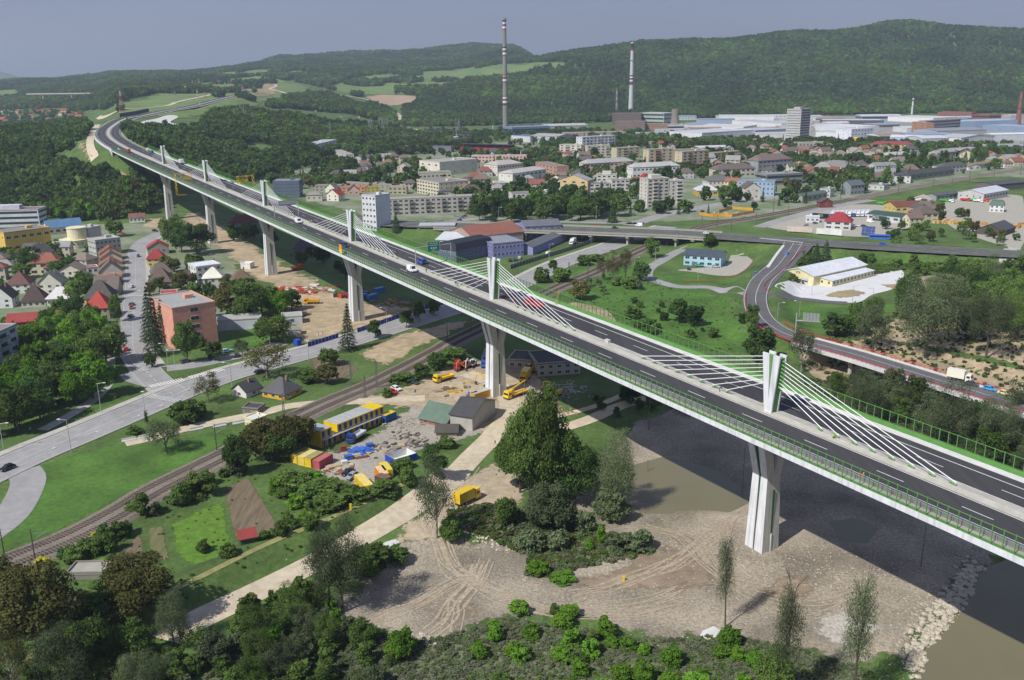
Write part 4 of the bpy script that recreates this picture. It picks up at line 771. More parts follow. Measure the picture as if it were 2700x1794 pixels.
TAB='''a|-90|1075|64|989|930|12|F|0|aebfc6|8d7f78|6|6|b|pale blue apartment block with balconies at the left edge below the street|9aa4a8
o|-90|612|108|608|557|16|F|0|c9ccd4|8a6f6c|4|9|st|white banded office block with reddish roof at the left edge
f|19|672|139|655|616|18|F|0|d6b35c|8b8a88|2|6||long low yellow building with flat grey roof left of the curved cream house
o|127|622|219|612|603|11|G|5|e3dcb8|5f82a8|1|5||cream building with blue pitched roof behind the curved tower
g|237|648|271|640|604|9|F|0|c4c3bf|9c9a96|2|0||narrow windowless pale grey block between cream tower and brown roofs
o|256|678|322|669|636|13|F|0|b9bab6|b4b3af|3|6||flat light grey building at the upper end of the street
h|264|690|322|685|672|9|g|4.5|ddd3b8|8f5b47|1|2||rust roofed gable house nearest the flat grey building on the street
h|265|703|323|698|685|8|g|4.5|cfc6b4|8a6450|1|2||gable house with faded brown roof, second in the street row
h|263|718|323|713|702|8|g|4|ddd0b4|96614c|1|2||gable house with reddish brown roof in the middle of the street row
h|262|738|325|733|720|9|g|6|bfb9ae|75695f|1|2||tall grey brown gable house in the street row
g|231|723|260|720|708|7|F|0|e8e8e4|a05a48|1|2||small white annex with flat red roof beside the street row
g|248|752|320|748|735|7|F|0|b9938a|a55a55|1|4||low row of pink garages with red flat roof beside the street
h|249|782|312|780|764|9|G|6|a79f90|6f655e|1|3||grey brown roofed house above the dark hipped roof
h|224|806|300|802|788|11|P|8|d9b84a|55524f|1|4||yellow walled house with dark grey hipped roof on the street
h|224|845|291|842|815|11|P|7|a09a84|b0453c|2|3||beige house with bright red pyramid roof near the street
h|18|776|80|773|752|11|P|6|d9dbd4|6b4a44|2|3||white cottage with brown pyramid roof, farthest left behind the gambrel house
h|102|777|165|775|750|10|g|6|d8d6c6|7f8378|2|3||cream house with grey green gable facing the camera
h|58|812|122|808|797|10|H|7|c7c3b5|4e3d3b|1|4||house with very dark brown hipped roof among the left gardens
h|124|808|187|806|789|9|H|5|cdc9bb|d4d0d0|1|4||house with half tiled white roof under repair
h|-25|815|35|812|790|10|g|6|e4e4e0|4b4240|2|2||white house with dark gable roof cut by the left edge
h|22|884|160|874|852|10|G|3|a34a44|98463f|2|6||long low house with bright red roof above the left wood
h|390|673|446|669|655|9|g|4|9a958c|a8443f|1|2||grey house with red gable roof behind the dark red hipped one
h|389|703|437|700|684|8|P|5|d9c37a|9a3a3c|2|3||yellow house with dark red pyramid roof right of the street
h|400|737|456|732|722|9|H|5|a9a091|6e625b|1|3||brown roofed house behind the steep brown pyramid roof
h|392|766|454|763|746|10|P|7|a9a091|6a5750|2|3||house with steep brown pyramid roof right of the street
h|521|747|586|738|706|13|F|0|d7dad8|dfe2ea|3|4|n|white three storey house with flat white metal roof
h|537|765|590|762|735|9|P|5|c9c6bc|e4e1d2|2|3||house with cream pyramid roof in front of the white metal roof
h|476|745|515|742|735|9|H|4|b7a491|5e4a45|1|2||low house with dark brown roof left of the white metal roof
h|617|750|662|746|738|9|H|5|9a8c80|75614f|1|2||old brown hipped roof house beside the building site
k|635|709|660|710|696|5|F|0|e6e6e4|e8e8e8|1|0|n|plain white cabin at the edge of the dirt site
g|425|796|468|793|777|8|F|0|c9c5bb|b0484a|1|2|n|low annex with flat red roof behind the salmon apartment block
a|466|926|577|905|816|-777|F|0|dea08a|a3a6a2|5|1||salmon coloured apartment block with grey flat roof and one column of windows
d|576|874|690|866|848|9|F|0|c8ccd0|b0aea6|1|0|n|long low white shed with grey roof right of the salmon block
d|745|858|798|854|838|7|F|0|c8ccd0|b0aea6|1|1|nd|white shed with dark doorway beside the dirt site
g|755|886|793|884|873|5|F|0|b5b3ac|8e8c86|1|0|nd|small concrete garage in front of the white shed
h|605|617|680|613|590|12|H|5|7f9f8a|6b3f39|2|5||green house with dark red hipped roof in the shade behind the viaduct
h|775|677|830|673|655|12|P|5|7b7266|55555a|1|3||dark roofed house in the shade under the viaduct
h|342|589|383|586|575|6|G|3|dddad4|7c5a50|1|4||tiny white cottage at the foot of the wooded slope
h|613|1042|650|1051|1027|7|g|3|e2dcd6|4b4a4c|1|1||small red and white hut with dark gable roof beside the main road
h|692|1046|750|1057|1031|9|H|4.5|d9a92e|5a5a5c|1|3||bright yellow cottage with dark grey hipped roof by the railway
d|640|1089|681|1092|1078|5|F|0|8d8478|4a4a4e|1|0|nd|low grey shed with dark flat roof beside the level crossing
k|646|1120|674|1128|1103|5|F|0|e3d8b4|d8d8d4|1|0|n|beige transformer kiosk by the dirt track
d|635|1440|675|1430|1422|4|G|1.4|3f5a45|8f4038|1|0|n|green garden hut with rusty red roof on the ploughed plot
d|178|1530|277|1528|1516|5|F|0|8a867c|a9a69a|1|0|n|long grey roofed shed hidden among trees by the gardens
h|1188|1129|1246|1138|1092|17|G|3|b5b1a8|4d4d50|2|0|n|windowless grey stone house with dark roof beside the container yard
h|1106|1114|1176|1130|1102|12|G|4|a06a55|64796a|1|2|n|derelict brick house with torn green metal roof
d|1150|1152|1205|1152|1140|6|G|1.6|8a8478|55504c|1|0|n|low lean-to with dark roof in front of the stone house
f|1418|994|1530|986|962|16|F|0|b8b0a0|3c3c40|2|5|n|old stone workshop with flat black roof in the shade under the viaduct
f|1340|972|1402|976|950|12|F|0|b8b0a0|46464a|1|3|n|lower whitewashed workshop with black roof left of the stone one
a|826|398|888|397|368|22|F|0|dcdde2|b9b9bb|5|6||white stepped apartment block on the wooded hill behind the bridge
a|880|412|914|430|392|10|F|0|c5c1b6|a4a29c|4|2||narrow beige block with a dark side standing below the white hill block
o|722|522|791|522|478|20|F|0|56667e|8a8f94|5|9||dark blue glass office block just behind the viaduct
a|831|505|900|505|490|9|F|0|a5a092|8b8a86|2|6||grey terraced row at the left of the coloured terraces
a|901|508|964|508|494|9|F|0|d08a5c|8b8a86|2|5||orange terraced row behind the viaduct
a|966|508|1001|507|495|9|F|0|b5a63f|8b8a86|2|3||mustard yellow end terrace beside the orange row
a|1024|513|1072|513|494|10|F|0|b5a88e|9a9892|2|4||beige flat roofed block right of the coloured terraces
a|871|489|1040|500|480|9|F|0|a39a8e|93908c|2|14||long low grey terrace with many chimneys behind the coloured row
h|808|532|850|531|515|9|H|3|c9c3b4|8f8a84|1|3||cream house with grey roof close behind the noise fence
h|862|530|893|532|513|9|g|5|e6ded2|93423c|2|2||white gable house with red trimmed roof behind the noise fence
h|858|508|884|509|497|8|g|5|dfe0cf|76716c|1|1||pale green gable house under the orange terrace
h|918|516|948|515|503|8|g|5|c9a8a0|6d5450|1|2||pink gable house with dark roof in front of the orange terrace
s|1100|509|1158|520|474|32|F|0|d5cbb3|8c8a86|4|8||beige school block with large windows and dark right side
s|1107|458|1160|464|424|55|F|0|dcd7c8|a9a7a2|2|3||tall cream hall with long flat roof behind the beige school
s|1104|476|1190|472|458|14|F|0|c9c2b0|999791|1|8||low school wing between the hall and the beige school
a|1243|429|1388|428|412|12|F|0|dcb8b0|b4b6b8|2|16||long pale pink building with light roof behind the gym halls
a|1412|452|1468|466|428|14|F|0|b98f80|8a8783|3|6||red brown and beige slab block among the trees
a|1022|570|1276|559|527|11|F|0|b9b4ab|a5a39e|4|18|b|long grey panel apartment block beside the white tower|8f8b84
a|958|604|994|610|513|15|F|0|d9dae0|a8a8aa|6|4|x|white tower block standing right behind the viaduct|
h|1155|520|1195|518|505|10|H|4|b9b4a8|5f5f62|1|4||house with dark hipped roof in front of the beige school
h|1214|516|1250|515|502|9|g|5|d0c4a4|8d7a64|1|2||house with tan gable roof behind the long panel block
s|1250|505|1345|500|488|18|F|0|cfcfcb|b4b5b6|1|8||white flat hall between the school and the row of trees
a|1312|465|1378|458|436|22|H|4|d9d4ca|b7b0a9|2|9||cream school with grey pink hipped roof
a|1352|492|1440|478|458|18|H|3|dedcd4|bab5af|2|8||white school wing with pale sloping roof
s|1442|497|1476|499|479|12|P|5|dfe0da|b9b3aa|2|3||white pavilion with pointed pale roof
a|1477|512|1549|516|473|12|g|5|d9c08f|a0a3a6|3|3||yellow four storey house with pale grey gable roof
a|1350|536|1490|529|512|10|F|0|d8d8d3|7d6a60|2|12||white two storey block with brown eaves behind the park trees
a|1554|515|1608|513|485|11|F|0|d5d2c8|7f7f80|3|4|b|lowest step of the white stepped apartments
a|1612|513|1659|511|476|12|F|0|d8d5cc|7f7f80|4|4|b|right wing of the white stepped apartments
a|1573|505|1625|505|462|11|F|0|dad7ce|7f7f80|5|4|t|tallest rear part of the white stepped apartments
a|1706|549|1762|545|474|13|F|0|cfcac0|a5a29c|8|4|tb|eight storey white apartment tower beside the park
a|1765|545|1799|543|479|12|F|0|d3cec4|a5a29c|7|2|b|narrower right part of the eight storey white tower
h|1667|508|1706|506|494|11|H|4|c9983f|8f8d8a|2|3||ochre house with grey hipped roof between white apartments
h|1668|495|1700|493|482|10|g|5|a09080|7a5a50|1|2||brown gable house behind the ochre one
h|1690|482|1720|481|472|9|g|5|9a8a80|a8303a|1|2||house with crimson gable roof behind the white towers
a|1545|460|1670|452|432|15|H|4|ddc8c4|a9a8a6|2|12||long pink apartment house with grey hipped roof
a|1668|472|1792|466|442|15|H|4|dedfdd|b5b3b0|2|12||long white apartment house with pale hipped roof
a|1475|412|1532|414|382|12|F|0|cfc9bb|a09d98|5|4|b|leftmost beige panel block of the middle rank
a|1548|414|1608|412|386|12|F|0|d3cabd|a09d98|4|5|b|beige panel block right in front of the white hotel
a|1535|400|1622|394|363|14|F|0|d6d8dc|b9bac0|5|9|b|white hotel-like block with balconies behind the beige panels
a|1626|420|1687|416|392|12|F|0|c4b99f|a09d98|4|4|b|tan panel block with shady side right of the white hotel
a|1710|436|1774|432|396|12|F|0|c9bca0|a09d98|5|4|b|tan panel block with red balconies|9c5a4c
a|1797|450|1867|444|402|12|F|0|cbbfa4|a09d98|6|5|b|tallest tan panel block with yellow and blue balconies|b0a060
a|1775|420|1860|416|397|12|F|0|c8b690|a09d98|3|6||long tan slab behind the two tan panel blocks
a|1866|425|1950|418|406|12|F|0|cbb78c|98968f|3|7||yellowish long slab running to the right behind trees
w|1840|400|1928|397|390|18|G|2|d5d5d3|c9cacb|1|0|n|long hall with ribbed white roof behind the tan slab
h|1868|502|1930|500|478|16|H|5|d8d3c4|6a6a68|2|6||large cream house with dark grey hipped roof
h|1838|518|1895|517|503|16|P|5|c9a85a|c2c5cc|1|3||ochre house with pale pyramid roof by the road
a|1909|503|1944|505|478|12|G|3|e0c49c|9a6a54|3|4||peach house with red brown roof left of the blue block
a|1944|515|2040|518|478|13|F|0|9db6cc|7a8794|3|9||light blue apartment block with orange trim and brick side
h|1962|528|2004|527|497|13|g|5|d3cec4|6a5d58|2|2||white gable house in front of the light blue block
h|1890|470|1990|465|448|16|H|5|c9c0b4|6f645e|2|8||long brown roofed house behind the cream one
h|1998|455|2085|448|425|18|H|6|9a9ca4|7c6c66|3|8||grey blue apartment house with brown hipped roof
o|2020|490|2115|485|462|18|F|0|8a8c90|97999b|2|8|s|low dark glass shop building with flat grey roof
h|2090|445|2105|446|430|12|F|0|dda66e|b9b6b0|2|2||small peach block beside the grey blue house
h|2165|452|2230|458|436|16|P|6|d6d3c8|83807d|2|5||white villa with grey pyramid roof among trees
a|2255|455|2300|458|440|13|F|0|d0cfd4|9d6a70|2|5||white block with red band left of the dark conifer
a|2306|475|2360|473|438|13|G|3|cfcdd0|8f8f90|3|7||white three storey house with grey roof and red corner
o|2358|483|2400|484|463|14|H|3|d9d9d4|4c4f50|2|3||white station building with dark roof by the tracks
w|2400|478|2515|463|462|20|G|3|8f8f8b|4a4c4c|1|8|n|long dark roofed station hall beside the tracks
h|2488|459|2548|452|440|14|H|3|dcdcd8|5a5d5c|2|6||white station house with dark roof right of the dark hall
h|2553|450|2585|448|440|10|g|3|e0dfd8|8a7a6c|1|2||small white station house with brown gable
w|2580|446|2622|440|434|10|G|2|d0cfc8|8f7a6a|1|4|n|brown roofed shed at the right end of the station
h|2285|500|2330|503|487|12|F|0|c6c9c8|4d5654|1|3||flat green roofed hut beside the tracks
h|2242|515|2278|512|490|12|G|4|8f989a|5f6a6c|2|4||grey blue house with steep roof beside the tracks
h|2160|520|2188|522|498|10|F|0|c9cccb|6a706e|2|3||small white block left of the grey blue house
h|2115|535|2180|525|518|9|G|2|9aa39a|5c6a60|1|5|n|low green roofed wooden shed by the railway
h|2163|549|2195|548|534|7|g|3|7a4440|5c5350|1|1||dark red signal hut beside the railway
o|2173|604|2242|608|583|13|P|6|cfcfd0|96343c|2|3||white house with crimson pyramid roof beside the bypass
k|2124|587|2160|588|573|7|F|0|d8dade|c9cbd0|1|3|n|small white office cabin left of the crimson roof
w|2286|580|2372|590|563|20|G|1.5|c9ccd0|3f5a52|1|4|n|white warehouse with dark green roof and green gate
f|2360|563|2440|560|545|16|G|3|c9b46a|7c4a40|1|5|n|long workshop with red brown roof and yellow gable
w|2400|538|2450|541|526|14|g|3|dcd9d0|c2b8b0|1|2|n|cream hall with pale arched gable near the tracks
w|2468|530|2532|522|516|10|G|1.5|9fa09c|5e6062|1|6|n|dark roofed row shed behind the green trucks
w|2592|532|2656|520|512|22|G|3|c7c8c6|c8ccd4|1|8|n|long hall with pale metal roof behind the green trucks
w|2620|505|2700|497|488|20|G|2|6e6c68|55575c|1|0|n|dark wide roofed shed at the right edge
h|2608|559|2646|561|541|9|M|4|dcdedd|5d7264|2|3||white house with green mansard roof above the timber yard
b|2576|618|2640|625|603|24|g|4|5a5450|54525a|1|0|n|dark brown barn of the timber yard
f|2144|755|2283|723|729|19|G|3|e6dcae|d9dce2|1|0|n|cream inspection hall with big white roof on the concrete yard
f|2194|757|2303|729|740|8|S|.8|e6dcae|d9dce2|1|12|n|lower side annex of the cream hall with small windows
f|1802|699|1900|706|672|15|G|2.6|a9cfe0|4b5560|2|5|d|light blue and grey workshop with slate roof beside the ramp
f|1385|633|1479|628|598|18|G|3|8a8fc4|6c7078|2|6|n|purple workshop with grey gable roof next to the overpass
f|1405|673|1498|632|652|10|G|2|9396c4|666a70|1|0|n|long low purple workshop beside the main road
o|1300|682|1381|674|645|26|F|0|8186b8|8f9298|2|8|n|flat roofed purple office wing with grey roof
o|1203|694|1301|672|662|15|M|5|6a6f92|2c303a|2|9|n|dark purple building with black mansard roof and dormers
f|1150|650|1245|655|632|30|G|3|c2c0bb|c9ccd0|1|6|n|old hall with pale skylight roof behind the black mansard
f|1245|655|1380|640|625|30|G|5|a89a90|8f5f50|1|0|n|wide hall with rust red gable roof
f|1100|605|1200|610|592|16|F|0|7d7c80|b9bcc0|1|4|n|low dark hall with light grey roof behind the noise fence
k|1388|628|1381|628|618|4|F|0|4f86b8|5f96c8|1|0|n|small blue cabin left of the purple workshop
'''
def addb(line,group=None):
    p=line.split('|'); k,uL,vL,uR,vR,vT,dp,roof,rise,wc,rc,rows,cols,op,lab=p[:15]; acc=('#'+p[15]) if len(p)>15 and p[15] else None
    PL=G(float(uL),float(vL)); PR=G(float(uR),float(vR)); h=hpx(PL,float(vT)); dp=float(dp)
    if dp<0:   # depth from the image row of the rear roof edge
        mid=(PL+PR)/2; d=PR-PL; nn=np.array([-d[1],d[0],0])/np.hypot(d[0],d[1]); z=mid[2]+h; q=10.
        for q in np.arange(3,120,.5):
            if proj(mid+nn*q+np.array([0,0,h]))[1][0]<-dp: break
        dp=q
    return mk_bld(PL,PR,h,dp,roof,float(rise),'#'+wc,'#'+rc,int(rows),int(cols),*[NAMES[k][0]],lab,NAMES[k][1],op,group,acc=acc)
for ln in TAB.strip().split('\n'): 
    try: addb(ln)
    except Exception as e: print('BLD',ln[:40],e)
# curved cream tower
P=G(199,652); t=root('round_tower','cream curved tower building with round lower wing beside the blue roofed house','building',P); r=9.
m=MB().lathe((0,0,-1),[(r,0),(r,6.2),(r+.3,6.2),(r+.3,6.6),(0.1,6.6)],28); m.build('wall',paint('#e3dcb8'),t); m=MB().lathe((1.5,1.5,0),[(6,5.6),(6,12.5),(6.3,12.5),(6.3,13),(.1,13)],24); m.build('tower_wall',paint('#e3dcb8'),t)
for i in range(8):
    a=-2.6+i*.28; link('window',winmesh(1.,1.2),t,(r*math.cos(a),r*math.sin(a),3.2),a+PI/2)
FP.append((P[0],P[1],1,0,10,10))
# far industrial belt: left base px, right base px, top row
IND='''f|1350|356|1450|352|337|40|F|0|6f8fb0|8c9398|1|6|s|low blue grey depot left of the stadium halls
w|1400|375|1470|378|358|45|G|3|b5bcc0|a8aaa8|1|5|n|grey hall with skylights next to the orange gable
w|1348|373|1398|376|358|25|F|0|c9ccd0|3f5a9a|1|0|n|hall with dark blue roof and white wall
w|1440|345|1550|342|333|50|G|3|a9aba8|b9bab6|1|0|n|long grey warehouse in front of the power station
o|1492|364|1650|360|352|25|F|0|b5a69a|a89c90|1|0|n|winter stadium with wide overhanging brown roof
f|1622|352|1700|352|322|40|F|0|84736a|7d7670|3|14|n|brown brick power station boiler house
f|1614|330|1690|330|300|35|F|0|6f5f5a|857870|2|12|n|darker upper block of the power station behind the boiler house
f|1686|328|1750|330|298|40|F|0|a9b5ae|c3c7c8|3|8|s|pale green clad turbine hall right of the power station
f|1700|350|1760|350|328|30|F|0|9c7f66|8c857c|2|10|n|low brick building right of the boiler house
f|1815|366|1940|362|350|30|F|0|7da0d0|c9cbd0|1|0|n|blue fronted factory hall with pale roof
w|1830|345|1960|348|333|80|F|0|dadad8|cfd1d2|1|0|n|wide white factory hall behind the blue one
w|1895|322|2040|322|308|90|F|0|e2e2e2|c9cccf|1|0|n|largest white factory hall at the foot of the forest
w|1930|330|2060|340|318|60|F|0|dcdcdc|b9bdc2|1|0|n|white hall in front of the largest one
f|1850|378|1985|368|352|70|F|0|dedee4|c5c8cc|1|0|n|white factory hall with blue sign and banded windows
w|1990|365|2075|360|345|60|F|0|9aa4b4|b9bdc6|1|0|n|grey blue hall left of the tower block
w|2150|345|2250|352|330|60|F|0|d5d6da|dcdde0|1|0|n|white sawtooth hall behind the tower block
w|2150|362|2240|366|348|50|F|0|d8dade|c2c5ca|1|0|n|white hall directly right of the tower block
o|2243|370|2300|366|342|30|F|0|dfe2ea|c9ccd4|3|7||white office with round blue sign and dark blue end
f|2250|375|2300|376|366|18|A|2|dcb030|dfb83a|1|0|n|low bright yellow building in front of the white office
w|2170|328|2330|328|318|60|F|0|5a5c60|cfcfcf|1|0|n|dark walled hall with white scalloped roof
o|2402|352|2440|356|322|14|F|0|b08468|9a9894|5|2|n|brick and white stair tower end of the long office
o|2438|352|2530|345|320|14|F|0|a39c9c|a9a7a4|4|12|s|long banded grey office building in the factory
o|2500|342|2560|336|318|20|F|0|8494a4|9aa3ac|3|8|s|blue glass wing behind the long banded office
w|2340|320|2460|325|308|80|F|0|e4e4e4|d2d2d0|1|0|n|long white roofed hall behind the long office
f|2470|313|2560|315|296|40|F|0|8a5e54|8d6a60|2|10||red brick factory at the foot of the hill
f|2560|322|2605|325|302|30|F|0|93564a|8a6a60|2|6|s|brick and white banded factory block right of the red one
w|2530|345|2680|340|322|60|F|0|9fb2cc|aebcd0|1|0|n|large hall with blue sloping roof near the right edge
w|2470|362|2600|358|346|60|G|3|a9acb0|8f959c|1|0|n|wide grey roofed hall in front of the banded office
w|2345|380|2430|382|362|30|G|3|b8cbe4|d0d4da|1|6|n|light blue hall with white roof
w|2430|388|2500|386|366|40|G|3|c4cad0|c9cdd2|1|4|n|pale grey hall right of the light blue one
w|2532|385|2620|378|364|40|g|3|dfe0e2|b9bcc0|1|0|n|white hall with dark opening near the poplars
w|2590|345|2760|355|330|50|F|0|8a9cb4|a4b0c0|1|0|n|long blue grey hall at the right edge
w|2600|402|2760|398|388|40|A|2|9a9a98|9ba0a4|1|0|n|row of grey arched workshop roofs at the right edge
w|2520|412|2590|408|398|30|A|2|9a9a98|a2a5a8|1|0|n|grey arched workshop left of the right edge row
a|2300|398|2405|398|381|14|H|4|dfc79a|93484c|2|10||long yellow house with red roof in front of the factories
a|2212|400|2260|402|390|20|F|0|9a6f66|8f6a60|1|4|n|low brick block left of the yellow house
a|2105|398|2180|396|378|16|F|0|c9c4b8|9a9a94|2|8||low beige block below the tower block
h|2130|420|2165|420|406|14|H|3|c9a98c|b0a8a0|1|4||peach house with pale roof below the tower
h|2340|428|2400|424|410|14|H|3|c9c6c0|b5b3b0|1|6||long pale roofed house behind the white villa
h|2470|420|2520|415|404|12|G|3|b9b7b4|a3a09c|1|4||grey house among the poplars right of the villa
h|2250|420|2300|424|410|14|G|3|c9c0b8|a8a5a0|1|5||pale roofed house between villa and yellow house
f|1055|345|1100|352|338|14|F|0|d8c060|c9c4a0|1|3|n|yellow switch house beside the substation
d|1180|370|1232|370|362|12|F|0|c3c8d2|cdd1d8|1|0|n|pale long hut in the substation
w|1060|400|1190|402|386|12|F|0|7c7e84|6f7278|1|0|n|dark flat stadium side stand behind the trees
w|950|395|1060|398|386|14|F|0|8f8c88|8b8a88|1|0|n|low dark sheds behind the white hill block
d|945|340|985|342|330|10|F|0|cfcfcb|c9c9c4|1|0|n|tiny white shed at the foot of the light road
h|930|405|960|404|397|8|F|0|d5dde0|c5d0d4|1|2|n|small pale kiosk by the curved road
'''
for ln in IND.strip().split('\n'):
    try: addb(ln)
    except Exception as e: print('BLD',ln[:40],e)
# high-rise
PL=G(2070,374); PR=G(2107,376); hh=hpx(PL,288)
t=mk_bld(PL,PR,hh,26,'F',0,'#b9b6b0','#a09d98',0,0,'tower_block','tall thirteen storey grey office tower above the factory roofs','tower block','nt')
w=float(np.hypot(*(PR-PL)[:2]))
for r in range(13):
    z=hh*(r+.6)/13; MB().box((0,-.05,z),(w*.92,.1,hh/13*.45)).build('window_band',paint('#d4dbe0',.4),t); MB().box((0,-.12,z-hh/13*.1),(w*.9,.05,hh/13*.2)).build('window_band',GLS,t)
    MB().box((w/2+.05,13,z),(.1,24,hh/13*.5)).build('window_band',GLS,t)
# chimneys
def chimney(u,v,vt,wb,wt,name,label,bands,cols,n=20):
    P=G(u,v); h=hpx(P,vt); k=mpp(P); rb,rt=wb*k/2,wt*k/2; t=root(name,label,'chimney',P)
    zs=[0]+[b for b,_ in bands]+[1]; idx=[0]+[c for _,c in bands]; mats=[paint(c) for c in cols]
    def rad(z): return rt+(rb-rt)*(1-z)**1.6
    for i in range(len(zs)-1):
        m=MB(); kk=4; m.lathe((0,0,-2 if i==0 else 0),[(rad(zs[i]+(zs[i+1]-zs[i])*j/kk),h*(zs[i]+(zs[i+1]-zs[i])*j/kk)) for j in range(kk+1)],n)
        o=m.build('shaft' if idx[i]==0 else 'painted_band',mats[idx[i]],t)
    MB().lathe((0,0,0),[(rt*1.12,h*.985),(rt*1.12,h*1.0),(rt*.7,h*1.001)],n).build('rim',mats[0],t)
    for zz in (.98,.75,.5): MB().lathe((0,0,0),[(rad(zz)*1.02,h*zz),(rad(zz)*1.35,h*zz),(rad(zz)*1.35,h*zz+.6),(rad(zz)*1.02,h*zz+.6)],n).build('platform',paint('#555a60'),t)
    FP.append((P[0],P[1],1,0,rb+3,rb+3))
    return t
def bandset(centers,w=.011,g=.018):
    out=[]
    for c in centers: out+=[(c-2*w-g/2,1),(c-w-g/2,2),(c-w-g/2+.014,1),(c+.004,0)]
    return out
B1=[]
for c in (.305,.50,.735,.962): B1+=[(c-.062,1),(c-.050,2),(c-.030,1),(c-.022,0 if c<0 else 1),(c-.012,2),(c+.006,1),(c+.014,0)]
chimney(1333,346,49,15.5,9.5,'chimney','tallest chimney, grey concrete with red and white bands, standing left of the power station',B1,['#8f8b84','#7d3d3a','#dddddd'])
chimney(1663,300,112,14,8,'chimney','slender white chimney with dark sooty top behind the power station',[(.42,1),(.455,2),(.48,1),(.50,2),(.525,1),(.545,0),(.885,1),(.93,3)],['#c9ccd0','#80403e','#dcdcdc','#2b2f36'])
chimney(1626,300,233,8,6,'chimney','short brown ringed chimney left of the white one',[(.1+.11*i,(i+1)%2) for i in range(8)],['#84756c','#9c8f88'])
chimney(2404,302,258,5,4.5,'chimney','thin white metal stack above the factory roofs',[(.85,1),(.88,0)],['#e0e2e6','#6a6a70'])
chimney(2683,330,241,16,7,'chimney','old tapering brick chimney at the right edge',[],['#8f5f50'])
P=G(1779,336); t=root('cooling_tower','concrete cooling tower with waisted shape beside the forest','cooling tower',P); k=mpp(P); h=hpx(P,288)
MB().lathe((0,0,-2),[(14*k,0),(11*k,h*.35),(9.3*k,h*.65),(9.6*k,h+2),(9.*k,h+2.05),(8.8*k,h*.7)],28).build('shell',paint('#8a847a'),t); FP.append((P[0],P[1],1,0,14*k+4,14*k+4))
# conveyor bridge of the power station
P0=uny(1540,330,2150); P1=uny(1615,300,2200); t=root('conveyor_bridge','inclined covered coal conveyor rising to the power station','conveyor',(P0[0],P0[1],0)); m=MB(); d=P1-P0; m.tube((0,0,P0[2]-3),(d[0],d[1],P1[2]),2.6,n=4); m.build('gallery',paint('#77716c'),t)
for f in (.25,.5,.75): MB().box((d[0]*f,d[1]*f,(P0[2]+(P1[2]-P0[2])*f)/2),(2,2,P0[2]+(P1[2]-P0[2])*f)).build('trestle',paint('#77716c'),t)
# stadium stand with red seats
PL=G(1208,400);PR=G(1345,404); d=PR-PL; w=float(np.hypot(d[0],d[1])); a=math.atan2(d[1],d[0]); t=root('stadium_stand','long stadium stand with rows of red seats under a dark roof','stand',PL,a)
m=MB(); 
for r in range(8): m.box((w/2,2+r*1.6,.8+r*.75),(w,1.6,1.6+r*.0+.2))
m.build('seat_rows',mat('red_seats',(.45,.05,.07),.6,var=.4,scale=.4),t); MB().box((w/2,11,10.5),(w,9,.5)).build('roof',paint('#4a4448'),t); MB().box((w/2,15.5,4.5),(w,.5,12)).build('rear_wall',paint('#5d4a4c'),t)
for i in range(7): MB().tube((w*i/6,7,0),(w*i/6,7,10.4),.25,n=6).build('column',paint('#5d4a4c'),t)
FP.append((PL[0]+d[0]/2,PL[1]+d[1]/2,math.cos(a),math.sin(a),w/2+5,25))
# more small houses of the town, filling the quarters between the named ones
HC_=['#d9d4c8','#c9bfae','#dcd6c2','#b9b3a8','#c8ab9c','#d0c9a8','#c2c6c4']; RC_=['#6f625c','#7e6a60','#8f5a4c','#9a9894','#5d5a5a','#84786e']
ZONES=[('in the quarter right of the white villa',[(2100,398),(2350,400),(2540,405),(2700,415),(2700,440),(2400,440),(2200,450),(2110,430)],16),
 ('between tan panel and light blue blocks',[(1860,430),(2000,420),(2100,430),(2100,470),(1990,480),(1870,480),(1800,470)],12),
 ('between school and pink apartments',[(1160,440),(1300,440),(1460,475),(1540,470),(1640,490),(1660,500),(1560,505),(1480,505),(1300,500),(1180,480)],9),
 ('in the quarter left of the stadium and school',[(900,430),(1100,415),(1100,450),(960,500),(880,480)],14),('in the middle of the town',[(1300,400),(1470,410),(1700,440),(1720,470),(1500,440),(1300,425)],16),('near the far factory halls',[(1680,385),(2080,382),(2100,410),(1900,405),(1700,400)],14),('right of the crimson roofed house',[(2420,545),(2480,555),(2440,600),(2390,600)],4),('behind the station',[(2300,470),(2700,425),(2700,440),(2500,455),(2330,490)],10),
 ('on the lower slope above the station',[(2000,400),(2300,395),(2690,385),(2690,400),(2350,412),(2050,420)],22),('between villa and station',[(2060,440),(2250,430),(2420,420),(2380,440),(2250,470),(2120,480)],14),('in the gardens left of the street',[(-20,700),(230,650),(245,700),(230,760),(60,720),(-20,760)],9),('beside the long panel block',[(1060,500),(1200,490),(1340,505),(1340,520),(1200,520)],6),
 ('in the valley beyond the left hill',[(-60,300),(60,292),(150,290),(210,300),(230,318),(120,335),(20,345),(-60,345)],26),
 ('in the gardens behind the left trees',[(0,690),(210,660),(230,750),(200,770),(90,745),(0,750)],5),
 ('among the allotments on the hill behind the bridge',[(660,300),(750,255),(850,250),(960,290),(1000,320),(930,350),(800,350),(700,330)],15)]
def clear(x,y,r=0):
    for cx,cy,ax,ay,hw,hd in FP:
        dx,dy=x-cx,y-cy
        if abs(dx*ax+dy*ay)<hw+r and abs(-dx*ay+dy*ax)<hd+r: return False
    return True
ROADS=[MAIN,STR,RW,OP,RP]
def roadclear(x,y,r):
    return all(pdist(np.array([x]),np.array([y]),pl)[0]>r for pl in ROADS)
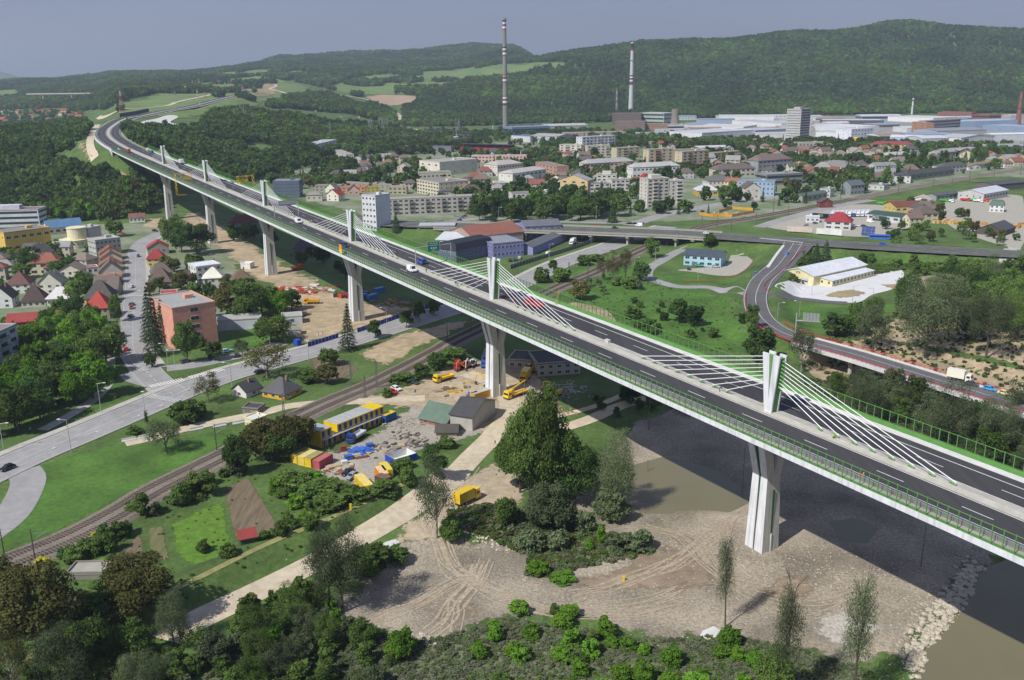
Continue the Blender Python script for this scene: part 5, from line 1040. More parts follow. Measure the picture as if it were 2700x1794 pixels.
for hx_,(hl,hrc) in enumerate((('white','#d8dade'),('pale grey','#b9bdc2'),('blue grey','#8fa0b8'),('brownish','#a08d80'))):
    for _ in range(60):
        if sum(1 for o in ALL if o['label'].startswith(hl+' roofed factory'))>=9: break
        u,v=random.uniform(1700,2690),random.uniform(312,372); P=G(u,v); w=random.uniform(35,90); dp=random.uniform(20,50)
        if not clear(P[0],P[1]+dp/2,max(w,dp)*.42): continue
        q=np.array([w/2,random.uniform(-.05,.1)*w,0]); mk_bld(P-q,P+q,random.uniform(6,10),dp,random.choice('FFGA'),2,random.choice(['#d5d7da','#c2c6ca','#a9b4c2','#b8a99c']),hrc,1,random.choice([0,6]),'factory_hall','%s roofed factory hall in the industrial belt'%hl,'factory hall','ns' if random.random()<.4 else 'n','factory halls')
for where,poly,n in ZONES:
    xs=[p[0] for p in poly]; ys=[p[1] for p in poly]; k=0; tr=0
    while k<n and tr<400:
        tr+=1; u=random.uniform(min(xs),max(xs)); v=random.uniform(min(ys),max(ys))
        if not inpoly([u],[v],poly)[0]: continue
        P=G(u,v); 
        if not clear(P[0],P[1],9) or not roadclear(P[0],P[1],14): continue
        sm_h='allot' in where; w=random.uniform(4,6) if sm_h else random.uniform(9,17); a=random.choice([.25,-.35,.1]); dv=np.array([math.cos(a),math.sin(a),0])*w/2
        rc=random.choice(['#a05a44','#9a5548','#8f5a4c'] if 'valley' in where else RC_); kind=random.choice('GgPH')
        mk_bld(P-dv,P+dv,random.uniform(2.5,3) if sm_h else random.uniform(4.5,7.5),w*random.uniform(.6,.9),kind,w*.3,random.choice(HC_),rc,1 if sm_h else 2,2 if sm_h else 3,'house','auto','house','n')
        t=ALL[-1]; nm={'#6f625c':'brown grey','#7e6a60':'light brown','#8f5a4c':'rust red','#9a9894':'pale grey','#5d5a5a':'dark grey','#84786e':'tan','#a05a44':'orange red','#9a5548':'red'}[rc]
        t['label']='%s roofed house %s'%(nm,where.replace('on the hill behind the bridge','on the hill').replace('in the gardens behind','behind')); t['group']='houses '+where; k+=1
# ---------- vehicles ----------
TIRE=mat('tyre',(.02,.02,.02),.9); GLV=mat('vehicle_glass',(.02,.025,.03),.1,spec=.7); LAMP=mat('lamp_glass',(.6,.6,.58),.2); CHR=mat('dark_trim',(.05,.05,.055),.5); TL=mat('tail_lamp',(.4,.02,.02),.4)
def cpaint(c): return mat('car_'+c,hx(c),.25,var=.02,spec=.6)
def extry(m,prof,y0,y1,mi=0,t=1.,zc=0):   # (x,z) profile across y, optionally narrowed
    n=len(prof); m.add([(x,y0,z) for x,z in prof]+[(x,y1,z) for x,z in prof],[(i,(i+1)%n,n+(i+1)%n,n+i) for i in range(n)]+[tuple(range(n))[::-1],tuple(range(n,2*n))],mi)
WH={}
def wheel(r,w=.24):
    k=(r,w)
    if k not in WH: m=MB(); m.tube((0,-w/2,0),(0,w/2,0),r,n=14); m.tube((0,-w/2-.01,0),(0,w/2+.01,0),r*.55,n=10,mi=1); WH[k]=m.mesh('wheel',[TIRE,mat('rim',(.4,.4,.42),.4,metal=.5)])
    return WH[k]
VM={}
def vmesh(key,fn):
    if key not in VM: VM[key]=fn()
    return VM[key]
def vehicle(P,a,kind,col,label,name=None,group=None,col2=None):
    P=np.asarray(P,float); nm={'car':'car','suv':'car','van':'van','minibus':'van','truck':'flatbed_truck','dump':'dump_truck','box':'box_truck','semi':'articulated_truck','bus':'bus','cement':'truck','crane':'crane_truck'}[kind]
    t=root(name or nm,label,nm.replace('_',' '),P,a,group); pc=cpaint(col)
    def part(n,key,fn): return link(n,vmesh((n,key),fn),t)
    if kind in('car','suv','van','minibus'):
        L,W_,Hh,hb,r={'car':(4.3,1.74,1.44,.86,.31),'suv':(4.5,1.82,1.66,1.0,.34),'van':(5.2,1.95,2.35,1.25,.34),'minibus':(5.1,1.92,2.0,1.1,.33)}[kind]
        def body():
            m=MB(); h=L/2
            pr=[(-h,.38),(-h-.04,.62),(-h+.05,hb),(h-1.15,hb),(h-.25,hb-.14),(h,.66),(h-.03,.36),(h-.3,.25),(-h+.3,.25)]
            extry(m,pr,-W_/2,W_/2)
            if kind in('car','suv'): c=[(-h+.25,hb),(-h+.75,Hh),(h-2.0,Hh),(h-1.2,hb)]
            else: c=[(-h+.04,hb),(-h+.1,Hh),(h-1.5,Hh),(h-.85,hb)]
            w=W_/2; q=.16; n=4; V_=[(x,-w+.02+(q if z>hb else 0),z) for x,z in c]+[(x,w-.02-(q if z>hb else 0),z) for x,z in c]
            m.add(V_,[(0,1,5,4),(1,2,6,5),(2,3,7,6),(3,2,1,0),(4,5,6,7)]); return m.mesh('body',[pc])
        part('body',(kind,col),body)
        def glass():
            m=MB(); h=L/2; w=W_/2-.0; q=.165; z0,z1=hb+.05,Hh-.1; x0,x1=((-h+.33,h-1.28) if kind in('car','suv') else (-h+.2,h-1.0)); f=(z1-hb)/(Hh-hb)
            xa=(-h+.25+.5*f) if kind in('car','suv') else -h+.1; xb=(h-1.2-.8*f) if kind in('car','suv') else (h-.85-.65*f)
            if kind=='van': xs=[(h-1.95,h-1.15)]
            elif kind=='minibus': xs=[(-h+.4,-h+1.5),(-h+1.6,h-2.1),(h-2.0,h-1.15)]
            else: xs=[(x0+.25,-.3),(-.2,x1-.15)]
            for s in(-1,1):
                for a_,b_ in xs: m.add([(a_,s*(w-.02),z0),(b_,s*(w-.02),z0),(min(b_,xb-.15),s*(w-q+.03),z1),(max(a_,xa),s*(w-q+.03),z1)],[(0,1,2,3)])
            xf=[(h-1.2 if kind in('car','suv') else h-.85),xb]; m.add([(xf[0]+.01,-w+.15,z0-.03),(xf[0]+.01,w-.15,z0-.03),(xb+.03,w-q-.08,z1),(xb+.03,-w+q+.08,z1)],[(0,1,2,3)])
            if kind!='van': m.add([(-h+.24 if kind in('car','suv') else -h+.02,-w+.15,z0),(-h+.24 if kind in('car','suv') else -h+.02,w-.15,z0),(xa-.03,w-q-.08,z1),(xa-.03,-w+q+.08,z1)],[(0,1,2,3)])
            return m.mesh('windows',[GLV])
        part('windows',kind,glass)
        for s in(-1,1):
            for x in (-L/2+.78,L/2-.85): link('wheel',wheel(r),t,(x,s*(W_/2-.1),r))
            link('headlight',vmesh(('hl',0),lambda:MB().box((0,0,0),(.08,.34,.16)).mesh('headlight',[LAMP])),t,(L/2-.02,s*(W_/2-.25),.66)); link('tail_light',vmesh(('tl',0),lambda:MB().box((0,0,0),(.08,.26,.2)).mesh('tail_light',[TL])),t,(-L/2-.0,s*(W_/2-.2),.75))
        return t
    if kind=='bus':
        part('body',col,lambda:(lambda m:(extry(m,[(-6,.4),(-6,2.9),(-5.8,3.1),(5.8,3.1),(6,2.6),(6.05,.4)],-1.25,1.25),m.mesh('body',[pc]))[1])(MB()))
        part('windows','bus',lambda:MB().box((0,0,2.1),(11.4,2.54,.95)).box((5.95,0,1.9),(.25,2.2,1.4)).mesh('windows',[GLV]))
        for s in(-1,1):
            for x in(-3.6,3.9): link('wheel',wheel(.5,.3),t,(x,s*1.12,.5))
        return t
    cl={'truck':8.2,'dump':7.6,'box':8.,'semi':14.5,'cement':8.,'crane':10.}[kind]; h=cl/2
    def cab():
        m=MB(); extry(m,[(h-2.0,.55),(h-2.0,2.65),(h-.45,2.7),(h-.1,1.6),(h,1.5),(h,.55)],-1.2,1.2); m.box((h-1.0,0,2.85),(1.4,2.1,.3)); return m.mesh('cab',[pc])
    part('cab',(kind,col),cab)
    part('windows',kind+'w',lambda:(lambda m:(m.add([(h-.07,-1.05,1.68),(h-.07,1.05,1.68),(h-.4,1.05,2.5),(h-.4,-1.05,2.5)],[(0,1,2,3)]),m.box((h-1.1,0,2.05),(1.1,2.44,.75)),m.mesh('windows',[GLV]))[2])(MB()))
    part('chassis',kind+'c',lambda:MB().box((-.3,0,.75),(cl-.6,1.0,.3)).box((h-.05,0,.6),(.2,2.35,.35)).mesh('chassis',[CHR]))
    xs=[h-1.2,-h+1.2]+([-h+2.5] if kind not in('truck',) else [])+([-h+3.8] if kind=='semi' else [])
    for x in xs:
        for s in(-1,1): link('wheel',wheel(.5,.32),t,(x,s*1.02,.5))
    c2=cpaint(col2 or col)
    if kind=='truck': part('cargo_bed',(kind,col2 or col),lambda:MB().box((-1.2,0,1.15),(cl-2.6,2.45,.15)).box((-1.2,1.2,1.5),(cl-2.6,.06,.6)).box((-1.2,-1.2,1.5),(cl-2.6,.06,.6)).box((-h+.1,0,1.5),(.06,2.4,.6)).box((h-2.4,0,1.6),(.06,2.4,.9)).mesh('cargo_bed',[c2]))
    elif kind=='dump':
        def bed():
            m=MB(); x0,x1=-h,h-2.2; 
            for s in(-1,1): m.add([(x0,s*1.1,1.2),(x1,s*1.1,1.2),(x1,s*1.25,2.4),(x0-.3,s*1.25,2.2)],[(0,1,2,3)]); m.add([(x0,s*1.04,1.2),(x1,s*1.04,1.2),(x1,s*1.19,2.4),(x0-.3,s*1.19,2.2)],[(0,1,2,3)])
            m.box((-1.1,0,1.15),(cl-2.2,2.2,.15)); m.box((x1,0,1.8),(.08,2.4,1.2)); m.box((x0-.1,0,1.7),(.08,2.3,1.0)); m.box((-1.1,0,1.7),(cl-2.6,2.1,.9)); return m.mesh('tipper_body',[c2])
        part('tipper_body',(kind,col2 or col),bed)
    elif kind in('box','semi'): part('cargo_box',(kind,col2 or col),lambda:MB().box((-1.15,0,2.45),(cl-2.4,2.5,2.75)).mesh('cargo_box',[c2]))
    elif kind=='cement': part('drum',col,lambda:(lambda m:(m.tube((-h+.4,0,2.6),(-.5,0,2.3),.7,1.2,14),m.tube((-.5,0,2.3),(1.8,0,1.9),1.2,.8,14),m.mesh('drum',[c2]))[2])(MB()))
    elif kind=='crane': part('crane_arm',col,lambda:(lambda m:(m.box((-1.5,0,1.2),(cl-3,2.4,.4)),m.box((h-2.9,0,2.2),(1.2,1.5,1.8)),m.tube((h-2.9,0,3.1),(-h+.5,0,4.6),.32,.2,6),m.tube((-h+.5,0,4.6),(-h+.8,0,2.),.12,n=5),m.mesh('crane_arm',[cpaint('#e0b020')]))[4])(MB()))
    return t
def hd(u,v,u2,v2,z=None):
    A=G(u,v) if z is None else unz(u,v,z); B=G(u2,v2) if z is None else unz(u2,v2,z); return A,math.atan2(B[1]-A[1],B[0]-A[0])
def V_(u,v,u2,v2,kind,col,label,z=None,dz=.14,**k):
    A,a=hd(u,v,u2,v2,z); A=A.copy(); A[2]+=dz if z is None else 0.0; return vehicle(A,a,kind,col,label,**k)
for r in [(20,1240,-10,1252,'car','#15161a','black hatchback driving at the left edge of the main road'),(333,925,335,905,'car','#c01f24','red car driving on the street shaded by the wood'),(311,903,313,890,'car','#23283f','dark blue car parked under the trees by the street'),
(347,815,345,830,'car','#8a3b38','dark red car driving down the street'),(365,678,364,690,'car','#3b4a78','dark blue car near the upper end of the street'),(338,695,338,705,'car','#8f4a3c','brown red car parked by the gable houses'),
(322,618,345,620,'car','#b32a36','red car on the square before the hill'),(409,611,430,612,'car','#1c2026','black car on the crossing below the hill'),(599,930,620,926,'car','#8cc0cc','pale cyan car parked below the salmon block'),(625,941,628,932,'car','#30343c','dark car parked nose up beside the thin tree'),
(555,945,558,936,'car','#3c4048','grey car parked behind the small tree'),(488,957,505,952,'car','#5a5f68','grey car beside the full tree'),(685,985,700,980,'car','#26292d','dark car under the olive tree'),
(1035,1038,1060,1046,'car','#c21628','red car parked beside the white one near the railway'),(1045,1030,1070,1038,'car','#dfe2e6','white estate car parked beside the red one'),(1090,1013,1115,1018,'car','#3a4046','dark grey car parked alone beside the hedge'),
(918,1253,900,1262,'car','#14171c','black car parked in the container yard corner'),(928,1262,912,1272,'car','#8d96a2','silver car parked next to the black one'),(1366,1284,1400,1300,'suv','#1f3238','dark green car parked below the poplars'),
(1340,598,1370,598,'car','#6b7078','grey car on the left part of the bypass'),(1571,598,1540,597,'car','#c02028','red car on the overpass'),(1622,603,1650,604,'car','#33383e','dark car on the overpass right of the red one'),(1684,597,1660,596,'van','#e8eaec','white van on the overpass'),(1418,591,1440,591,'van','#dfe2e6','white van on the bypass behind the purple workshop'),(1863,617,1890,619,'car','#e6e8ea','white car at the right end of the overpass')]:
    z=7.03 if r[1]<620 and r[0]>1300 else None; V_(*r[:6],r[6],z=z,dz=.24 if z is None else 0)
for r in [(1813,564,1830,560,'car','#565b64','grey car on the town road'),(1852,560,1870,556,'car','#2a2e34','dark car on the town road ahead of the grey one'),(1213,570,1235,569,'car','#b9bdc4','silver car in front of the long panel block'),(1843,703,1860,705,'car','#4fae9c','turquoise car parked before the light blue workshop'),(1886,706,1903,707,'car','#b4b9c0','silver car parked before the light blue workshop'),(1816,712,1822,700,'car','#2f4168','dark blue car at the workshop corner'),
(1992,723,1996,712,'car','#4a6fb5','blue car driving down the ramp',),(2075,671,2090,664,'car','#5b8fe0','light blue car on the ramp junction'),(2263,598,2280,598,'car','#e4e6e8','white car beside the crimson roofed house'),(2278,599,2290,600,'car','#23262b','black car beside the white one at the crimson roof'),(2295,588,2312,589,'van','#e6e8ea','white van at the green gate warehouse'),(2246,606,2255,600,'car','#3e444c','grey car at the corner of the crimson roofed house'),
(1425,681,1432,670,'car','#2f55b5','bright blue car beside the purple workshop'),(1448,674,1470,668,'van','#e6e8ea','white van by the long dark fence'),(1345,690,1350,680,'car','#22263a','dark blue car parked left behind the viaduct'),(1358,688,1363,678,'car','#2b3f9a','blue car parked behind the viaduct'),(1370,683,1376,673,'car','#d6d9dd','white car parked behind the viaduct')]:
    zz={1992:5.0,2075:6.4}.get(r[0]); V_(*r,z=zz,dz=.25 if zz is None else 0)
V_(2318,632,2290,631,'bus','#3f6fd0','long blue coach on the bypass',z=7.03); V_(2328,646,2350,647,'car','#3a55c0','dark blue car beside the coach',z=7.03)
V_(820,596,850,600,'car','#b9bec4','x') if False else None
for r in [(1170,1005,1145,1012,'truck','#e8c11c','yellow flatbed truck standing on the dirt site'),(1205,972,1206,984,'dump','#b02a30','red truck parked beside the orange machine'),(1282,958,1272,985,'semi','#2f5fb8','blue articulated truck under the viaduct'),(822,802,795,803,'dump','#e0a81a','yellow dump truck with full bed on the dirt site'),(784,712,800,708,'dump','#e2541c','orange dump truck beside the third pier'),
(1360,1046,1315,1062,'crane','#e8c11c','yellow crane truck at the foot of the great pier'),(1385,1003,1372,1020,'box','#e0b81c','yellow box truck in the shadow behind the great pier'),(1232,1325,1262,1310,'box','#e3c01e','yellow box van parked by the airy tree'),(940,1160,925,1170,'truck','#223a86','dark blue flatbed in the container yard'),(1510,645,1500,650,'box','#e6e6e2','white box truck near the overpass'),(1526,628,1528,640,'truck','#d0521c','orange truck in the dark under the overpass'),
(1555,630,1575,630,'truck','#2f5fb8','blue truck under the overpass')]:
    V_(*r,dz=.1,col2={'#b02a30':'#a83238','#2f5fb8':'#4a4f58'}.get(r[5]) if r[4]=='semi' else ('#b9bcc0' if 'flatbed in' in r[6] else ('#d8b41c' if 'box van' in r[6] else None)))
def carpark(label,poly,n,az):
    W_=[G(*q)[:2] for q in poly]; x0,x1=min(p[0] for p in W_),max(p[0] for p in W_); y0,y1=min(p[1] for p in W_),max(p[1] for p in W_); k=0; got=[]
    for _ in range(n*30):
        if k>=n: break
        x=random.uniform(x0,x1); y=random.uniform(y0,y1)
        if inpoly([x],[y],W_)[0] and clear(x,y,2) and all(abs(a-x)+abs(b-y)>4.5 for a,b in got):
            got.append((x,y)); c=random.choice(['#c9ccd0','#e4e6e8','#2a2d33','#6b7078','#8a2a2e','#2f4a8a','#3c4a44','#a9adb3']); k+=1
            nm={'#c9ccd0':'silver','#e4e6e8':'white','#2a2d33':'black','#6b7078':'grey','#8a2a2e':'dark red','#2f4a8a':'blue','#3c4a44':'dark green','#a9adb3':'light grey'}[c]; vehicle((x,y,h1(x,y)+.3),az+random.choice([0,PI])+random.uniform(-.1,.1),'car',c,nm+' car '+label,group='cars '+label)
carpark('parked in front of the long panel block',[(1050,578),(1270,566),(1275,574),(1050,584)],9,.1); carpark('on the lot around the crimson roofed house',[(2100,595),(2280,580),(2300,610),(2160,612)],7,.5); carpark('parked between the white and tan apartment blocks',[(1480,430),(1860,430),(1860,470),(1700,470),(1500,440)],18,.2)
carpark('in the factory car park',[(1950,372),(2300,378),(2300,392),(2000,388)],16,.1); carpark('on the streets of the quarter by the villa',[(2020,505),(2150,470),(2350,420),(2420,430),(2200,500)],14,.4); carpark('beside the yellow low building',[(100,672),(240,665),(250,685),(120,700)],8,.2); carpark('parked along the street between the gardens',[(342,700),(350,700),(352,880),(340,880)],4,1.6)
# row of parked articulated trucks
for i in range(9): 
    u=2195+i*11.5; A,a=hd(u,572-i*.4,u-8,582-i*.4); A[2]+=.1; vehicle(A,a,'semi',random.choice(['#dfe3ea','#e6e8ea','#3f4fa0','#c9d4e4']),'articulated truck in the row behind the crimson roof',group='trucks parked in a row',col2='#dde0e4')
V_(2160,577,2120,574,'semi','#e6e8ea','black trailer truck with white letters left of the truck row',dz=.1,col2='#1c1f24')
for i,(u,v,c) in enumerate([(2490,533,'#4fb02e'),(2503,534,'#e8eaec'),(2545,531,'#c03a2a'),(2562,532,'#4fb02e'),(2580,534,'#e8eaec'),(2594,532,'#d8562a'),(2325,541,'#4fb02e'),(2348,539,'#c8403a')]): V_(u,v,u+12,v+1,'dump',c,{'#4fb02e':'green refuse truck','#e8eaec':'white truck','#c03a2a':'red truck','#d8562a':'orange truck','#c8403a':'pale red truck'}[c]+' parked in front of the long hall',dz=.1)
# on the river bridge
V_(2530,1004,2560,1010,'box','#e8e4d6','white and yellow box truck on the red railed bridge',z=5.05,col2='#e6e2d0'); V_(2562,1016,2590,1022,'car','#4a4d52','grey car right behind the box truck on the bridge',z=5.05); V_(2610,1029,2640,1036,'car','#4aa3d8','light blue car on the red railed bridge',z=5.05); V_(2650,1041,2680,1048,'car','#d8cf9a','cream car on the red railed bridge',z=5.05)
# on the viaduct
def on(u,v,o=None):
    z=40.
    for _ in range(25):
        P=unz(u,v,z); d=P[:2]-C0; s=float(d@TB); z=float(dzr(s))+.02
        if s>640: d2=np.hypot(LQ[:,0]-P[0],LQ[:,1]-P[1]); z=float(LQ[np.argmin(d2),2])
    return np.array([P[0],P[1],z])
AV=math.atan2(-TB[1],-TB[0])
def VV(u,v,kind,col,label,rev=False,**k): return vehicle(on(u,v),AV+(PI if rev else 0),kind,col,label,**k)
VV(1086,716,'van','#e9eaec','white van standing on the near carriageway left of the fifth pylon'); VV(1112,695,'minibus','#3558b0','blue van on the far carriageway beside the white van',rev=True); VV(787,588,'van','#e6e7e9','white van beside workers on the viaduct'); VV(908,651,'minibus','#2c3f70','dark blue van beside the yellow banner on the viaduct')
VV(339,402,'dump','#d8561c','orange truck on the motorway curve'); VV(313,396,'car','#e6e8ea','white car left of the orange truck'); VV(390,398,'van','#e6e8ea','white van by the green sign on the motorway',rev=True); VV(401,404,'minibus','#2f55a0','blue van right of the white one on the motorway',rev=True); VV(478,433,'box','#e6e6e2','white box truck between the two farthest pylons',rev=True,col2='#e6e6e2'); VV(612,483,'car','#aeb4bc','silver car on the far carriageway'); 
VV(505,282,'car','#e6e8ea','white car on the distant motorway'); VV(527,275,'car','#e6e8ea','second white car on the distant motorway')
VV(1410,812,'truck','#b8182a','red working machine behind the cables of the fifth pylon',rev=True)
# yellow under-bridge inspection gantries
for (u,v,lab) in ((492,477,'yellow inspection gantry hanging over the near deck edge'),(640,486,'yellow inspection gantry on the far deck edge')):
    P=on(u,v); sg=-1 if u<600 else 1; t=root('inspection_gantry',lab,'gantry',(P[0],P[1],P[2]),math.atan2(NB[1],NB[0])); Y=paint('#e0b820'); m=MB(); o=0
    for x in(-3,3):
        for y in(-2,2): m.tube((x,y,0),(x,y,5),.16,n=4)
    for z in(2.5,5):
        for y in(-2,2): m.tube((-3,y,z),(3,y,z),.14,n=4)
        for x in(-3,3): m.tube((x,-2,z),(x,2,z),.14,n=4)
    m.tube((-3,-2,2.5),(3,-2,5),.1,n=4); m.tube((3,2,2.5),(-3,2,5),.1,n=4)
    for q in(-2,2): m.tube((sg*3,q,5),(sg*7,q,5),.14,n=4); m.tube((sg*7,q,5),(sg*7,q,-9),.14,n=4); m.tube((sg*7,q,-9),(sg*1,q,-9),.14,n=4)
    for z in(-6,-3,0,3): m.tube((sg*7,-2,z),(sg*7,2,z+2.5),.1,n=4)
    m.build('frame',Y,t); MB().box((0,0,.9),(4,2.2,1.2)).build('carriage',Y,t)
# signs and gantries on the viaduct
GRY=mat('galvanised_pole',(.5,.51,.53),.45,metal=.4,var=.08)
def text(s,size,m,par,loc,rot,ext=.02,align='CENTER'):
    c=bpy.data.curves.new('lettering','FONT'); c.body=s; c.size=size; c.extrude=ext; c.align_x=align; c.align_y='CENTER'; o=bpy.data.objects.new('lettering_source',c); C.objects.link(o); bpy.context.view_layer.update(); me=bpy.data.meshes.new_from_object(o.evaluated_get(bpy.context.evaluated_depsgraph_get())); bpy.data.objects.remove(o); me.materials.clear(); me.materials.append(m); q=link('lettering',me,par); q.location=loc; q.rotation_euler=rot; return q
P1=on(1097,702); P2=on(1190,690); d=P2-P1; L=float(np.hypot(d[0],d[1])); a=math.atan2(d[1],d[0])
t=root('sign_gantry','steel gantry with green motorway sign over the far carriageway','road sign',P1,a); m=MB(); m.tube((0,0,0),(0,0,7.4),.2,.16,8); m.tube((L,0,0),(L,0,7.4),.2,.16,8); m.tube((0,0,7.2),(L,0,7.2),.16,n=8); m.build('frame',GRY,t)
sx=L*.5; pn=MB().box((sx,-.25,6.9),(5.6,.14,4.0)).build('sign_panel',mat('sign_green',(.0,.2,.13),.5,var=.05),t); bo=MB()
for c_,dm in(((sx,-.33,8.84),(5.5,.03,.09)),((sx,-.33,4.96),(5.5,.03,.09)),((sx-2.72,-.33,6.9),(.09,.03,3.8)),((sx+2.72,-.33,6.9),(.09,.03,3.8))): bo.box(c_,dm)
for i in range(3): bo.box((sx-1.0+i*1.0,-.33,6.35),(.62,.03,.62))
bo.build('sign_border',M_WH,pn)
for s_,z,sz in(('Odpočívadlo',8.2,.72),('Považská Bystrica',7.45,.66),('1000 m',5.5,.55)): text(s_,sz,M_WH,pn,(sx,-.34,z),(PI/2,0,0))
# grey gantry seen from behind near the third pylon
P1=on(725,574); P2=on(806,583); P2=P1+np.array([*(NB*12.5),0.]); d=P2-P1; L=12.5; a=math.atan2(d[1],d[0]); t=root('sign_gantry','grey sign gantry seen from behind near the third pylon','road sign',P1,a); m=MB(); m.tube((0,0,0),(0,0,7),.2,n=8); m.tube((L,0,0),(L,0,7),.2,n=8); m.tube((0,0,6.4),(L,0,6.4),.16,n=6); m.tube((0,0,7),(L,0,7),.16,n=6); m.build('frame',GRY,t); MB().box((L*.55,.3,6.9),(9,.12,2.6)).build('sign_panel',mat('sign_back',(.36,.37,.38),.5,metal=.3),t)
P1=on(386,385); t=root('motorway_sign','green direction sign beside the motorway curve','road sign',P1,a-.4); MB().tube((0,0,0),(0,0,7),.2,n=6).build('pole',GRY,t); MB().box((3.2,-.2,6),(7,.15,3.4)).build('sign_panel',mat('sign_teal',(.0,.25,.22),.5),t)
# yellow banner on the fence, orange work marker
P=on(904,672); P=lpt(float((P[:2]-C0)@TB),-15.4,.2); t=root('banner','orange and yellow banner hung on the near fence beside the dark blue van','banner',P,math.atan2(-TB[1],-TB[0])); m=MB(); m.box((0,-.1,3.2),(2.6,.06,2.0),0); m.box((0,-.1,1.3),(2.6,.06,1.8),1); m.build('cloth',[paint('#e8962a'),paint('#ddd23a')],t)
P=on(1492,806); P=on(1480,802); P=lpt(float((P[:2]-C0)@TB),14.6,.3); t=root('ladder','wooden ladder leaning on the far noise fence','ladder',P,math.atan2(NB[1],NB[0])); m=MB()
for y in(-.35,.35): m.tube((-1.2,y,0),(.2,y,4.6),.07,n=4)
for i in range(9): m.tube((-1.2+1.4*i/9+.1,-.35,4.6*i/9+.3),(-1.2+1.4*i/9+.1,.35,4.6*i/9+.3),.05,n=4)
m.build('frame',paint('#b79a5c'),t)
for i,(u,v) in enumerate(((1335,786),(1353,793))): 
    P=on(u,v); m=MB(); m.box((0,0,.05),(.5,.5,.1)); m.tube((0,0,.1),(0,0,.9),.25,.06,10); o=m.build('traffic_cone',paint('#e2441c')); o.location=P; tag(o,('left' if i==0 else 'right')+' orange cone behind the fifth pylon','cone','orange cones')
P=on(1602,905); o=MB().box((0,0,.5),(1.6,.9,1.0)).box((0,0,1.02),(1.7,1.,.06)).build('concrete_block',M_CL); o.location=P; o.rotation_euler[2]=AV; tag(o,'pale concrete block lying on the median between the last two pylons','concrete block')
